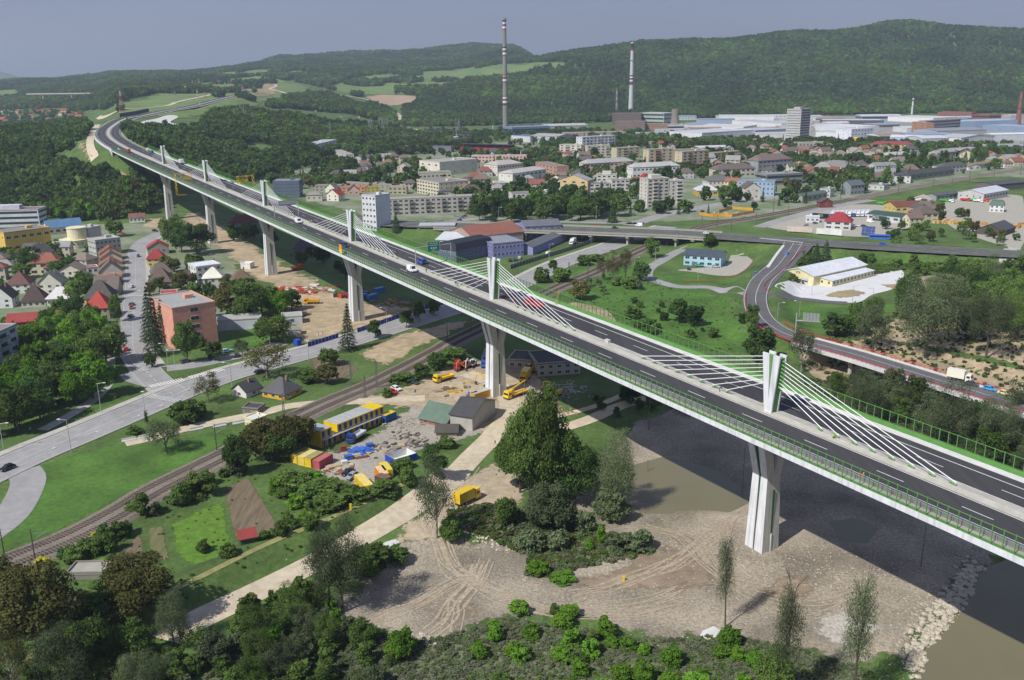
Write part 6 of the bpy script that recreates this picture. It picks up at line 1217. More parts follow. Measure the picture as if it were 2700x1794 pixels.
# ---------- people ----------
SKIN=mat('skin',(.45,.28,.2),.7); HAIR=mat('hair',(.03,.02,.015),.8)
def person(P,a,pose,top,legs,label,helmet=None):
    J={'stand':dict(hip=.95,chest=(0,1.38),head=(.02,1.62),kn=[(.05,.5),(-.02,.5)],ft=[(.0,.06),(-.05,.06)],el=[(.05,1.12),(.05,1.12)],ha=[(.22,.95),(.2,.92)]),
       'walk':dict(hip=.93,chest=(.04,1.36),head=(.08,1.6),kn=[(.25,.52),(-.08,.5)],ft=[(.3,.06),(-.4,.12)],el=[(-.15,1.12),(.2,1.13)],ha=[(-.05,.9),(.42,1.0)]),
       'bend':dict(hip=.85,chest=(.42,1.12),head=(.68,1.2),kn=[(.1,.46),(-.02,.46)],ft=[(.0,.06),(-.1,.06)],el=[(.5,.8),(.48,.82)],ha=[(.6,.5),(.62,.55)]),
       'sit':dict(hip=.36,chest=(.05,.82),head=(.12,1.05),kn=[(.45,.42),(.42,.4)],ft=[(.6,.06),(.55,.06)],el=[(.25,.6),(.22,.6)],ha=[(.45,.5),(.45,.48)]),
       'crouch':dict(hip=.42,chest=(.3,.82),head=(.48,.98),kn=[(.35,.5),(.3,.45)],ft=[(.1,.06),(.05,.06)],el=[(.5,.6),(.48,.6)],ha=[(.62,.35),(.65,.38)])}[pose]
    bm=bmesh.new(); vs=[];es=[];rd=[]
    def v(x,y,z,r): vs.append((x,y,z)); rd.append(r); return len(vs)-1
    pel=v(0,0,J['hip'],.15); ab=v(J['chest'][0]*.5,0,(J['hip']+J['chest'][1])/2,.13); ch=v(J['chest'][0],0,J['chest'][1],.15); nk=v((J['chest'][0]+J['head'][0])/2,0,(J['chest'][1]+J['head'][1])/2+.02,.055); hd_=v(J['head'][0]+.01,0,J['head'][1]+.08,.095); fc=v(J['head'][0]+.03,0,J['head'][1]+.16,.08); es+=[(pel,ab),(ab,ch),(ch,nk),(nk,hd_),(hd_,fc)]
    hands=[]
    for s,i in((1,0),(-1,1)):
        hp=v(0,s*.1,J['hip']-.06,.105); kn=v(J['kn'][i][0],s*.12,J['kn'][i][1],.072); ft=v(J['ft'][i][0],s*.12,J['ft'][i][1]+.03,.05); to=v(J['ft'][i][0]+.2,s*.13,J['ft'][i][1],.045); es+=[(pel,hp),(hp,kn),(kn,ft),(ft,to)]
        sh=v(J['chest'][0],s*.19,J['chest'][1]+.05,.065); el=v(J['el'][i][0],s*.27,J['el'][i][1],.045); ha=v(J['ha'][i][0],s*.24,J['ha'][i][1],.035); es+=[(ch,sh),(sh,el),(el,ha)]; d=Vector(vs[ha])-Vector(vs[el]); d.normalize()
        pm=v(*(Vector(vs[ha])+d*.07),.036); es.append((ha,pm))
        for f in range(4): ff=v(*(Vector(vs[pm])+d*(.085-.01*abs(f-1.5))+Vector((0,(f-1.5)*.022,-.01))),.009); es.append((pm,ff))
        th=v(*(Vector(vs[ha])+d*.05+Vector((.03,-s*.05,0))),.011); es.append((ha,th)); hands.append(ha)
    me=bpy.data.meshes.new('body'); me.from_pydata(vs,es,[]); o=bpy.data.objects.new('body',me); C.objects.link(o); md=o.modifiers.new('s','SKIN'); md.use_smooth_shade=True
    for i,r in enumerate(rd): me.skin_vertices[0].data[i].radius=(r,r)
    me.skin_vertices[0].data[0].use_root=True; o.modifiers.new('u','SUBSURF').levels=1; bpy.context.view_layer.update(); m2=bpy.data.meshes.new_from_object(o.evaluated_get(bpy.context.evaluated_depsgraph_get())); bpy.data.objects.remove(o)
    for q in (paint(top),paint(legs),SKIN,HAIR if not helmet else paint(helmet),CHR): m2.materials.append(q)
    hdz=J['head'][1]; hp=Vector((0,0,J['hip']))
    for p in m2.polygons:
        c=p.center; k=0
        if (c-Vector((J['head'][0]+.02,0,hdz+.12))).length<.17: k=3 if c.z>hdz+.15 or c.x<J['head'][0]-.02 else 2
        elif min((c-Vector(vs[h])).length for h in hands)<.13 and abs(c.y)>.15: k=2
        elif min(c.z-J['ft'][0][1],c.z-J['ft'][1][1])<.05 and c.z<.16: k=4
        elif c.z<J['hip']+.03 and not (pose in('sit','crouch','bend') and (c-Vector((J['chest'][0],c.y,J['chest'][1]))).length<.36): k=1
        p.material_index=k
    t=root('person',label,'person',P,a); link('body',m2,t)
    if 'vest' in label: pass
    return t
PE=[(2194,1160,'sit','#c8e02a','#26407e','worker in yellow vest and blue trousers sitting on the median right of the last pylon',0),(2016,1072,'crouch','#c8e02a','#3a4030','worker in yellow vest crouching at the foot of the last pylon',3.1),(2272,1262,'crouch','#e0703a','#c9c4bc','worker in orange vest and white helmet crouching behind the near fence',.5),(1897,1036,'bend','#3c4f6e','#2a3244','worker in dark blue clothes bending over the median edge',0),
(1202,756,'walk','#4a4c50','#2c2e33','person in dark clothes walking on the median by the cables',AV),(1207,758,'stand','#8f9296','#3a3c44','person in light grey jacket beside the dark one on the median',0),(1124,722,'stand','#3a3c40','#2a2c30','person in black by the white van on the median',AV),(817,590,'walk','#c8e02a','#5a5f68','left worker in yellow vest behind the white van',AV),(822,589,'stand','#d0e83a','#44506a','right worker in yellow vest behind the white van',1.),(991,697,'stand','#d8603a','#6a6450','worker in orange vest on the near carriageway edge',0),(365,395,'stand','#3c4048','#2c2e33','tiny person in dark clothes on the median before the first pylon',0)]
for u,v,ps,tp,lg,lab,a in PE:
    P=on(u,v); P[2]+= .35 if 'median' in lab else .02; person(P,a,ps,tp,lg,lab,'#e8e8e8' if 'helmet' in lab else None)
P=G(80,1141); person(P+np.array([0,0,.2]),.4,'walk','#c9ccd6','#5a6078','person in pale clothes walking on the path under the wood')
for u,v,lab in ((840,886,'left worker in blue overalls behind the blue barriers'),(851,884,'right worker in blue overalls behind the blue barriers')): person(G(u,v),.5,'stand','#4a5f8a','#3c4a6e',lab)
# ---------- containers ----------
CONT={}
def contmesh(L,W_,Hh,c,c2,blue):
    k=(L,W_,Hh,c,c2,blue)
    if k not in CONT:
        m=MB(); m.box((0,0,Hh/2),(L-.16,W_-.16,Hh-.1),0)
        for x in np.arange(-L/2+.35,L/2-.2,.45):
            for s in(-1,1): m.box((x,s*(W_/2-.06),Hh/2),(.2,.07,Hh-.35),0)
        for z in(.09,Hh-.09):
            for s in(-1,1): m.box((0,s*(W_/2-.06),z),(L,.13,.18),0); m.box((s*(L/2-.06),0,z),(.13,W_,.18),0)
        for a in(-1,1):
            for b in(-1,1): m.box((a*(L/2-.07),b*(W_/2-.07),Hh/2),(.16,.16,Hh),0)
        body=m.mesh('body',[paint(c,.6)]); rf=MB().box((0,0,Hh+.02),(L-.2,W_-.2,.05)).mesh('roof',[paint(c2,.6)]); dr=MB()
        if blue: dr.box((0,-W_/2-.03,Hh*.47),(L*.0+1.0,.06,Hh*.8)); dr=dr.mesh('door',[paint('#2a3f9a')])
        else:
            for s in(-1,1): dr.box((L/2+.02,s*W_/4,Hh/2),(.05,W_/2-.15,Hh-.4))
            dr=dr.mesh('door',[paint(c,.5)])
        CONT[k]=(body,rf,dr)
    return CONT[k]
def cont(P,a,c,c2,label,L=6.,W_=2.45,Hh=2.6,blue=False,group=None):
    t=root('shipping_container' if not blue else 'office_container',label,'container',P,a,group); b,r,d=contmesh(L,W_,Hh,c,c2,blue); link('body',b,t); link('roof',r,t); link('door',d,t); FP.append((P[0],P[1],math.cos(a),math.sin(a),L/2,W_/2)); return t
A=G(848,1182); B=G(1002,1117); d=(B-A); n=11; a0=math.atan2(d[1],d[0]); Ln=float(np.hypot(d[0],d[1])); st=Ln/n; nv=np.array([-math.sin(a0),math.cos(a0),0])
for lv in(0,1):
    for i in range(n+1):
        P=A+d*(i+.5)/n+nv*3.1; P[2]=max(A[2],B[2])+lv*2.65
        if lv==1 and i in(2,): continue
        cont(P,a0,'#e5c316','#a9b0b6' if i<n-1 else '#dcc02a','%s floor yellow office container in the stacked row'%('upper' if lv else 'ground'),L=st-.05,W_=6.,blue=True,group='stacked yellow office containers')
t=root('gallery_walkway','steel walkway with posts along the upper yellow containers','walkway',A+np.array([0,0,0]),a0); m=MB(); m.box((Ln/2,-.55,2.62),(Ln,1.1,.1)); m.tube((0,-1.05,3.6),(Ln,-1.05,3.6),.04,n=4)
for i in range(16): m.tube((Ln*i/15,-1.05,0),(Ln*i/15,-1.05,3.6),.05,n=5)
m.build('frame',GRY,t)
for (u,v,u2,v2,c,c2,lab,L) in ((1018,1112,1035,1104,'#3c66a8','#dcc02a','blue fronted container with yellow roof, left one at the row end',3.),(1030,1107,1045,1100,'#3c66a8','#dcc02a','blue fronted container with yellow roof, right one at the row end',3.),
 (795,1212,812,1204,'#e0c040','#8a8050','yellow container with dark worn roof, leftmost of the lower four',6),(812,1218,829,1209,'#e0c45a','#dccf8a','pale yellow container, second of the lower four',6),(829,1222,846,1212,'#e0c030','#a09a6a','yellow container with scratched roof, third of the lower four',6),(852,1228,869,1218,'#b05a5e','#b8686a','dull red container, rightmost of the lower four',6.2),
 (1008,1262,1035,1272,'#e8901c','#e8c89a','bright orange container with clutter on its roof',6),(1018,1252,1045,1262,'#d8b830','#dcc850','yellow container behind the bright orange one',6),(1012,1280,1030,1286,'#6a5448','#7c6258','small brown roofed cabin before the orange container',4),(960,1288,990,1292,'#e6c84a','#e8d27a','long pale yellow container at the lower yard corner',8.5),
 (1268,1050,1298,1040,'#d8a840','#b9b8b0','ochre container against the great pier, right one',8),(1248,1052,1258,1050,'#3a66b8','#b9b8b0','blue and yellow cabin beside the ochre container',2.6),(982,790,1010,782,'#4a7ac0','#8aa4c8','blue cabin in the shade under the viaduct, front row right',6),(1000,772,1028,765,'#4a7ac0','#8aa4c8','blue cabin in the shade behind the front row',6),(955,790,975,785,'#4a7ac0','#8aa4c8','blue cabin in the shade, left one',6),(965,782,975,778,'#3a5aa8','#6a84b8','small blue cabin near the dark machines',3),(785,912,792,910,'#2f4fb8','#3a5ac8','small blue box at the end of the barriers',2.2),(772,588,780,585,'#3a5aa8','#4f9ac8','x',0)):
    if L==0: continue
    P,a=hd(u,v,u2,v2); cont(P,a,c,c2,lab,L=L)
P,a=hd(1058,1215,1090,1205); t=root('open_container','open blue bin container with white inside in the container yard','container',P,a); m=MB()
for s in(-1,1): m.box((0,s*2.6,1.1),(7.5,.12,2.2),0); m.box((0,s*2.5,1.15),(7.3,.08,2.1),1); m.box((s*3.7,0,1.1),(.12,5.1,2.2),0); m.box((s*3.6,0,1.15),(.08,5.0,2.1),1)
m.box((0,0,.1),(7.3,5,.1),1); m.build('body',[paint('#2c4aa8'),paint('#dcdcd8')],t)
# yard clutter
for i,(u,v,w,dp,h,c,lab) in enumerate([(975,1182,2.,1.6,1.4,'#3f66b0','blue steel box in the container yard, upper one'),(919,1212,2.2,1.7,1.3,'#3f66b0','blue steel box in the container yard, lower one'),(908,1225,1.6,1.4,1.1,'#d8d6cc','white generator box in the container yard'),(905,1190,1.8,1.5,1.6,'#8a4a40','rust red tool box in the container yard'),(660,1138,1.5,1.2,2.3,'#9aa0a0','grey switch cabinet beside the beige kiosk'),(878,1232,4.5,1.8,.5,'#c9b898','low trailer loaded with planks'),(955,1208,4.,1.,.4,'#8a5a48','stack of brown planks'),(938,1203,3.,1.,.5,'#c9c4ba','stack of pale boards')]):
    P=G(u,v); t=root('tool_box' if h>1 else 'plank_stack',lab,'box' if h>1 else 'plank stack',P,.45); m=MB(); m.box((0,0,h/2),(w,dp,h))
    if h>1: m.box((0,0,h+.04),(w+.12,dp+.12,.08))
    else:
        for k in range(3): m.box((0,(k-1)*dp/3,h+.06),(w*.96,dp/4,.1))
    m.build('body',paint(c),t)
P=G(952,1193); bm=bmesh.new(); bmesh.ops.create_icosphere(bm,subdivisions=3,radius=1)
for v in bm.verts: k=math.sin(v.co.x*5+v.co.y*7)*.18+math.sin(v.co.y*11-v.co.x*3)*.1; v.co=Vector((v.co.x*(3.4+k*4),v.co.y*(2.2+k*3),max(0,v.co.z)*(1.3+k*3)))
me=bpy.data.meshes.new('tarpaulin'); bm.to_mesh(me); bm.free(); me.materials.append(paint('#3a62b8')); o=link('tarpaulin',me,None,P); tag(o,'crumpled blue tarpaulin over a heap in the container yard','tarpaulin')
def junk(name,label,cat,u,v,n,spread,cols,sz,fl=.4):
    P=G(u,v); t=root(name,label,cat,P); k=len(cols)
    for ci in range(k):
        m=MB()
        for _ in range(n//k):
            x,y=random.gauss(0,spread),random.gauss(0,spread*.8); s=random.uniform(*sz); m.box((x,y,s*fl*.5),(s*random.uniform(.5,1.8),s*random.uniform(.3,1),s*fl),rz=random.uniform(0,3))
        m.build('debris',paint(cols[ci]),t)['kind']='stuff'
junk('scrap_pile','heap of scrap and machine parts beside the derelict house','scrap heap',1070,1155,50,3.5,['#7b7468','#5a544c','#a39a8a'],(.4,1.4))
junk('scrap_pile','heap of twisted parts below the first scrap heap','scrap heap',1100,1172,40,2.5,['#6b655c','#4a4640'],(.4,1.2))
junk('scrap_pile','row of rubble beside the torn green roof','rubble',1060,1120,50,3.5,['#b5ab98','#8a8378'],(.3,1.1))
junk('material_store','red and white scaffold material laid out on the dirt site','scaffold store',800,765,140,6,['#b03a34','#d0cfc8','#a8483c','#6f8a4a'],(.8,3.2),.25)
junk('material_store','dark red drilling machine parts beside the fourth pier','machine parts',912,782,60,3,['#a8342c','#c4542c','#3a3c40'],(.8,2.4),.8)
junk('rubble_heap','grey broken concrete heap in the shade behind the great pier','rubble',1475,1035,160,5,['#a9aaa8','#8f9090'],(.3,1.2))
junk('rubble_heap','brown stone heap by the poplars','rubble',1450,1085,90,3,['#a08a72','#8a7462'],(.3,1.0))
junk('timber_stacks','stacks of sawn timber around the dark brown barn','timber',2525,590,90,6,['#c9a468','#b08a50','#d8b884'],(1.2,3.6),.6)
junk('timber_stacks','timber stacks right of the dark brown barn','timber',2655,600,90,5,['#c9a468','#b08a50'],(1.2,3.4),.7)
for u,v,lab,sz in ((1875,1672,'large pale concrete slab lying at the gravel edge',(4.5,3,.35)),(1030,1437,'broken white slab on the green mound, upper',(4,2.6,.4)),(1018,1449,'broken white slab on the green mound, lower',(3.6,2.,.4)),(1037,1460,'small broken white slab on the green mound',(1.6,1.6,.3)),(1325,1678,'rusty orange plate at the edge of the scrub',(2.6,1.2,.15))):
    P=G(u,v); m=MB(); w,dp,h=sz; pts=[(-w/2,-dp/2),(w*.1,-dp*.55),(w/2,-dp*.3),(w*.42,dp/2),(-w*.2,dp*.46),(-w*.55,dp*.15)]; m.prism(pts,0,h); m.prism([(x*.3,y*.3) for x,y in pts],h,h+.05); o=m.build('concrete_slab' if 'rusty' not in lab else 'rusty_plate',M_CL if 'rusty' not in lab else paint('#c8743a'),None,P+np.array([0,0,.0]),.5); tag(o,lab,'slab' if 'rusty' not in lab else 'plate')
for u,v,vt,lab in ((1644,1533,1521,'short yellow marker post standing on the gravel'),(925,1345,1330,'yellow marker post on the grass embankment'),(303,1052,1046,'yellow hydrant sign on the grass beside the crossing')):
    P=G(u,v); h=hpx(P,vt)*1.; t=root('marker_post',lab,'post',P); MB().box((0,0,h/2),(.5,.35,h)).box((0,0,h+.05),(.6,.45,.1)).build('post',paint('#e2c21c'),t)
def excavator(u,v,a,c,lab,kind='excavator'):
    P=G(u,v)+np.array([0,0,.15]); t=root(kind,lab,kind.replace('_',' '),P,a); pc=cpaint(c)
    for s in(-1,1):
        m=MB(); m.box((0,s*1.1,.45),(3.6,.5,.7)); m.tube((1.8,s*1.1-.25,.45),(1.8,s*1.1+.25,.45),.36,n=10); m.tube((-1.8,s*1.1-.25,.45),(-1.8,s*1.1+.25,.45),.36,n=10); m.build('track',CHR,t)
    m=MB(); m.box((-.5,0,1.45),(3.4,2.5,1.1)); m.box((-1.7,0,1.5),(1.2,2.6,1.3)); m.build('body',pc,t); m=MB(); m.box((.6,.7,2.3),(1.5,1.1,1.5)); m.build('cab',GLV,t); MB().box((.6,.7,3.1),(1.6,1.2,.1)).build('cab_roof',pc,t)
    b=MB(); b.tube((.9,-.3,1.6),(3.4,-.3,4.2),.28,.24,5); b.tube((3.4,-.3,4.2),(5.2,-.3,3.6),.24,.2,5); bo=b.build('boom',pc,t); MB().tube((5.2,-.3,3.7),(5.9,-.3,1.2),.2,.14,5).build('arm',pc,bo); MB().box((5.7,-.3,.8),(.9,1.,.8),taper=.6).build('bucket',CHR,bo)
excavator(1463,1043,2.4,'#e0b01c','yellow excavator on the rubble behind the poplars'); excavator(1395,985,.6,'#d8a81c','yellow excavator in the shade by the old workshop'); excavator(1227,972,4.2,'#d8781c','orange machine between the red truck and the blue truck'); excavator(1244,968,4.4,'#c9ccd0','white crusher machine left of the blue truck'); excavator(1293,1020,2.8,'#e0b01c','small yellow loader left of the great pier')
for u,v,lab in ((340,1163,'concrete barrier by the lawn, nearest to the main road'),(384,1155,'concrete barrier by the lawn, partly behind the round willow'),(519,1134,'concrete barrier by the dirt track, middle of the lawn edge'),(580,1125,'concrete barrier by the dirt track beside the slender mast'),(631,1117,'concrete barrier by the dirt track next to the beige kiosk')):
    P=G(u,v); m=MB(); m.extr([(-.35,0),(-.32,.25),(-.12,.5),(-.1,1.),(.1,1.),(.12,.5),(.32,.25),(.35,0)],-2,2); m.box((0,0,.06),(4.1,.8,.12)); o=m.build('concrete_barrier',M_CL,None,P+np.array([0,0,.1]),.55); tag(o,lab,'concrete barrier','concrete barriers along the dirt track')
junk('material_store','pallets and pipes in the middle of the container yard','building material',1000,1190,36,4,['#b8a684','#6b655c','#8f8a7e'],(.6,2.0),.35)
junk('material_store','scattered boards before the lower containers','building material',890,1245,26,3,['#c9b898','#8a5a48'],(.6,1.8),.25)
junk('material_store','formwork and pipes beside the yellow flatbed','building material',1200,1030,36,5,['#9a8f7a','#6b655c','#c8a040'],(.5,2.2),.3)
junk('material_store','stored beams beside the blue cabins in the shade','building material',1040,800,40,5,['#8f8a80','#a8783c'],(.8,2.8),.3)
# ---------- barriers, lamps, masts ----------
A=G(812,914); B=G(896,889); d=B-A; n=9
def barriers(A,B,n,lab):
    d=B-A; a=math.atan2(d[1],d[0]); L=float(np.hypot(d[0],d[1]))/n
    for i in range(n):
        P=A+d*(i+.5)/n; P[2]=h1(P[0],P[1]); t=root('barrier_panel',lab,'barrier',P,a,'blue barrier panels'); link('panel',vmesh(('bp',round(L,1)),lambda:MB().box((0,0,1.05),(L-.2,.08,1.9)).mesh('panel',[paint('#2a3f9e')])),t); link('post',vmesh(('bpp',0),lambda:MB().box((0,0,0),(.14,.14,2.1)).box((0,0,-1.),(.7,.3,.2)).mesh('post',[GRY])),t,(-L/2,0,1.05))
barriers(G(812,916),G(893,891),9,'blue barrier panel along the main road left of the spruce'); barriers(G(942,878),G(1052,840),11,'blue barrier panel along the main road right of the spruce'); barriers(G(1120,816),G(1170,802),5,'blue barrier panel along the main road in the shade')
def site_wall(px,lab,c,h=2.2):
    P=[G(*q) for q in px]
    for i in range(len(P)-1):
        d=P[i+1]-P[i]; L=float(np.hypot(d[0],d[1])); t=root('fence',lab,'fence',(P[i]+P[i+1])/2,math.atan2(d[1],d[0]),lab); m=MB(); m.box((0,0,h/2),(L-.1,.12,h)); m.build('panel',paint(c),t); m=MB()
        for k in range(max(2,int(L/3)+1)): m.box((-L/2+L*k/max(1,int(L/3)),-.1,h/2+.05),(.15,.15,h+.1))
        m.build('post',GRY,t)['kind']='stuff'
site_wall([(1845,567),(1880,573),(1900,573)],'yellow site fence round the excavation, front left side','#d89a1c'); site_wall([(1885,571),(1930,573),(1990,562)],'yellow site fence round the excavation, front right side','#d89a1c'); site_wall([(1895,562),(1930,552),(1985,556)],'yellow site fence round the excavation, rear side','#d8a42c')
junk('excavation','heaps and pipes inside the yellow site fence','excavation',1930,563,60,6,['#b8a684','#8f8268','#c9b890'],(.6,2.))
site_wall([(1345,710),(1400,692),(1460,674),(1520,655),(1562,640)],'dark concrete fence along the main road beside the purple workshops','#6f6d6c',2.4)
# white and red billboard, solar array
for u,v,u2,v2,c,lab,h in ((2075,613,2140,617,'#d8c8bc','wide pale billboard beside the bypass',4.),(2152,619,2185,622,'#e6e6e4','white billboard left part beside the bypass',4.2),(2186,622,2219,625,'#e8e8e6','white billboard right part beside the bypass',4.2)):
    P,a=hd(u,v,u2,v2); Q=G(u2,v2); L=float(np.hypot(*(Q-P)[:2])); t=root('billboard',lab,'billboard',P,a); MB().box((L/2,0,h/2+.6),(L,.2,h-.4)).build('panel',paint(c),t); m=MB(); m.tube((.5,.15,0),(.5,.15,h),.12,n=6); m.tube((L-.5,.15,0),(L-.5,.15,h),.12,n=6); m.build('post',GRY,t)
P,a=hd(2270,622,2292,624); t=root('solar_array','tilted blue solar panel array beside the bypass','solar panels',P,a+.2); m=MB()
for r in range(3):
    for c in range(4): m.add([(c*2.1,r*2.4*.7,r*2.4*.75+.6),(c*2.1+2,r*2.4*.7,r*2.4*.75+.6),(c*2.1+2,r*2.4*.7+1.6,r*2.4*.75+2.3),(c*2.1,r*2.4*.7+1.6,r*2.4*.75+2.3)],[(0,1,2,3)])
m.build('panels',mat('solar_blue',(.04,.07,.2),.2,spec=.6),t); MB().box((4,4.5,2.6),(.3,.3,5)).box((4,1,.9),(.3,.3,1.8)).build('stand',GRY,t)
def lampost(u,v,vt,arm,lab,dbl=False,group='street lamps'):
    P=G(u,v); h=hpx(P,vt); t=root('street_lamp',lab,'street lamp',P,0,group); MB().tube((0,0,0),(0,0,h),.13,.08,6).build('pole',GRY,t); m=MB(); 
    for s in ((-1,1) if dbl else (arm,)): m.tube((0,0,h),(s*2.,0,h+.3),.06,n=5)
    m.build('arm',GRY,t)
    for s in ((-1,1) if dbl else (arm,)): link('lamp_head',vmesh(('lh',0),lambda:MB().box((0,0,0),(.9,.35,.18)).box((0,0,-.1),(.7,.28,.06)).mesh('lamp_head',[paint('#e6e6e2')])),t,(s*2.3,0,h+.3))
for r in [(267,1089,1012,1,'street lamp on the grass strip beside the crossing'),(188,1193,1108,-1,'street lamp beside the lawn at the main road'),(10,1187,1118,1,'street lamp at the left edge under the wood'),(612,1022,958,-1,'street lamp left of the red hut'),(443,962,908,-1,'single street lamp at the corner of the salmon block'),(712,912,872,1,'street lamp in the garden left of the dirt site'),(1021,877,813,-1,'tall street lamp behind the blue barriers'),(815,955,900,0.01,'bare pole beside the hedge on the main road'),(382,1085,1035,.01,'bare pole on the lower side of the main road'),(1673,722,680,1,'street lamp by the rails, lower one'),(1728,688,653,1,'street lamp by the rails, upper one'),(1448,690,645,1,'street lamp before the purple workshop'),(1572,588,545,.01,'street lamp on the bypass behind the red car'),(1437,588,545,.01,'street lamp on the bypass left of the park'),(1315,588,548,1,'street lamp on the bypass near the purple hall'),(1840,742,715,1,'lamp at the bend of the access road'),(2340,628,583,.01,'tall lamp beside the coach'),(2107,838,795,-1,'double lamp pole on the grass near the ramp'),(2140,780,750,1,'pole at the edge of the concrete yard'),(2247,800,755,1,'pole with lamp on the brown island'),(2300,800,762,-1,'pole right of the brown island'),(1668,595,560,1,'street lamp on the bypass near the white van'),(2050,838,800,1,'street lamp beside the overhead sign')]: lampost(*r)
lampost(461,965,925,1,'double armed street lamp at the street corner',True)
# overhead direction signs by the ramp (backs)
P=G(2097,880); t=root('sign_gantry','cantilever sign frame with grey sign backs above the ramp','road sign',P,-.3); h=hpx(P,845); MB().tube((0,0,0),(0,0,h+3),.25,n=8).tube((0,0,h),(9,0,h),.2,n=6).build('frame',GRY,t); m=MB()
for i in range(5): m.box((3+i*1.3,-.1,h+1.6),(1.1,.1,3.6))
m.build('sign_panel',MC['sign_back'],t)
def mast(u,v,vt,lab,lattice=True):
    P=G(u,v); h=max(8,hpx(P,vt)); t=root('catenary_mast',lab,'railway mast',P,math.atan2(*(np.array([-1,1])*0+np.array([.5,.86]))),'railway masts'); m=MB()
    if lattice:
        for x in(-.3,.3):
            for y in(-.3,.3): m.tube((x,y,0),(x*.5,y*.5,h),.07,n=4)
        for i in range(int(h/1.1)): f=1-.5*i*1.1/h; m.tube((-.3*f,-.3*f,i*1.1),(.3*f,-.3*f,i*1.1+1.1),.04,n=3); m.tube((.3*f,.3*f,i*1.1),(-.3*f,.3*f,i*1.1+1.1),.04,n=3); m.tube((-.3*f,.3*f,i*1.1),(-.3*f,-.3*f,i*1.1+1.1),.04,n=3)
    else: m.tube((0,0,0),(0,0,h),.17,.1,8)
    m.build('pole',paint('#77756f') if lattice else paint('#55504a'),t); MB().tube((0,0,h*.85),(3.2,0,h*.8),.05,n=4).tube((0,0,h*.65),(3.2,0,h*.8),.04,n=4).build('bracket',GRY,t)
for u,v,vt,l in [(926,1014,948,1),(994,1026,951,1),(963,1047,995,1),(749,1098,1046,1),(572,1191,1118,0),(12,1468,1385,0),(93,1478,1405,0),(1180,900,845,0),(1242,880,830,0),(1500,735,692,1),(1550,737,697,1),(1645,695,660,1),(1758,650,620,0),(1850,607,570,1),(1890,602,565,0),(1928,608,575,0),(1993,592,560,1),(2038,575,520,1),(2078,565,530,0),(2215,540,505,1),(2285,515,482,0),(2368,512,478,1),(2460,500,465,1),(2510,490,470,0),(2555,485,450,1),(2620,472,440,1),(2690,462,430,1)]: mast(u,v,vt,('lattice' if l else 'slender')+' catenary mast beside the railway',bool(l))
for u,v,vt,lab in ((1548,1055,978,'wooden pole in the shade near the dark bushes'),(1711,1135,1055,'wooden pole standing in the dark shade'),(1957,1300,1180,'pole in the dark pond left of the great pier'),(2428,1495,1385,'pole in the shade on the gravel bank'),(1707,1245,1213,'thin post in the muddy pond')):
    P=G(u,v); h=hpx(P,vt); t=root('wooden_pole',lab,'pole',P); MB().tube((0,0,-.5),(0,0,h),.16,.11,8).build('pole',mat('old_wood',(.2,.17,.14),.9),t)
# lattice towers
def pylon(u,v,vt,c1,c2,lab,w=3.,arms=True):
    P=G(u,v); h=hpx(P,vt); t=root('lattice_tower',lab,'lattice tower',P,random.uniform(0,1),'power line towers' if arms else None)
    for k in range(6 if c1!=c2 else 1):
        K=6 if c1!=c2 else 1; z0,z1=h*k/K,h*(k+1)/K; m=MB(); f=lambda z:w*(1-z/h)*.5+.35
        for x in(-1,1):
            for y in(-1,1): m.tube((x*f(z0),y*f(z0),z0),(x*f(z1),y*f(z1),z1),.18,n=3,cap=False)
        q=max(1,int(6/K)+ (1 if K==6 else 3))
        for i in range(q):
            a_,b_=z0+(z1-z0)*i/q,z0+(z1-z0)*(i+1)/q
            m.tube((-f(a_),-f(a_),a_),(f(b_),-f(b_),b_),.12,n=3,cap=False); m.tube((f(a_),-f(a_),a_),(-f(b_),-f(b_),b_),.12,n=3,cap=False); m.tube((-f(a_),-f(a_),a_),(-f(b_),f(b_),b_),.12,n=3,cap=False)
        m.build('frame',paint(c1 if k%2 else c2),t,fix=False)
    if arms: 
        m=MB()
        for z in(.7,.82,.94): m.tube((-h*.13,0,h*z),(h*.13,0,h*z),.16,n=3)
        m.build('crossarm',paint(c2),t,fix=False)
pylon(324,303,228,'#b04038','#dcd9d4','tall red and white lattice mast at the motorway curve',6,False)
for u,v,vt in [(490,248,222),(509,233,212),(522,262,235),(527,236,210),(540,260,243),(577,238,206),(590,237,224),(611,232,208),(640,238,225)]: pylon(u,v,vt,'#b04038','#c9c5c0','red and white power tower on the meadow behind the motorway',4)
for u,v,vt in [(464,272,240),(620,318,288),(635,305,275),(645,318,278),(697,300,270),(668,330,295),(872,372,323),(975,350,315),(981,352,312),(1002,350,310),(1010,352,312),(1016,348,315),(1022,345,310),(1203,340,312),(1210,338,312)]: pylon(u,v,vt,'#8d9296','#8d9296','grey power tower near the wooded hill and substation',5)
# substation
t=root('substation','outdoor substation with rows of thin steel portals behind the stadium','substation',G(1150,365)); 
P0=G(1150,365); m=MB()
for i in range(70):
    u,v=random.uniform(1050,1245),random.uniform(345,382); P=G(u,v)-P0; h=random.uniform(8,14); m.tube((P[0],P[1],P[2]),(P[0],P[1],P[2]+h),.22,n=3,cap=False)
    if i%2: m.tube((P[0]-8,P[1],P[2]+h*.9),(P[0]+8,P[1],P[2]+h*.9),.2,n=3,cap=False)
m.build('portals',paint('#9a9fa6'),t,fix=False)['kind']='stuff'
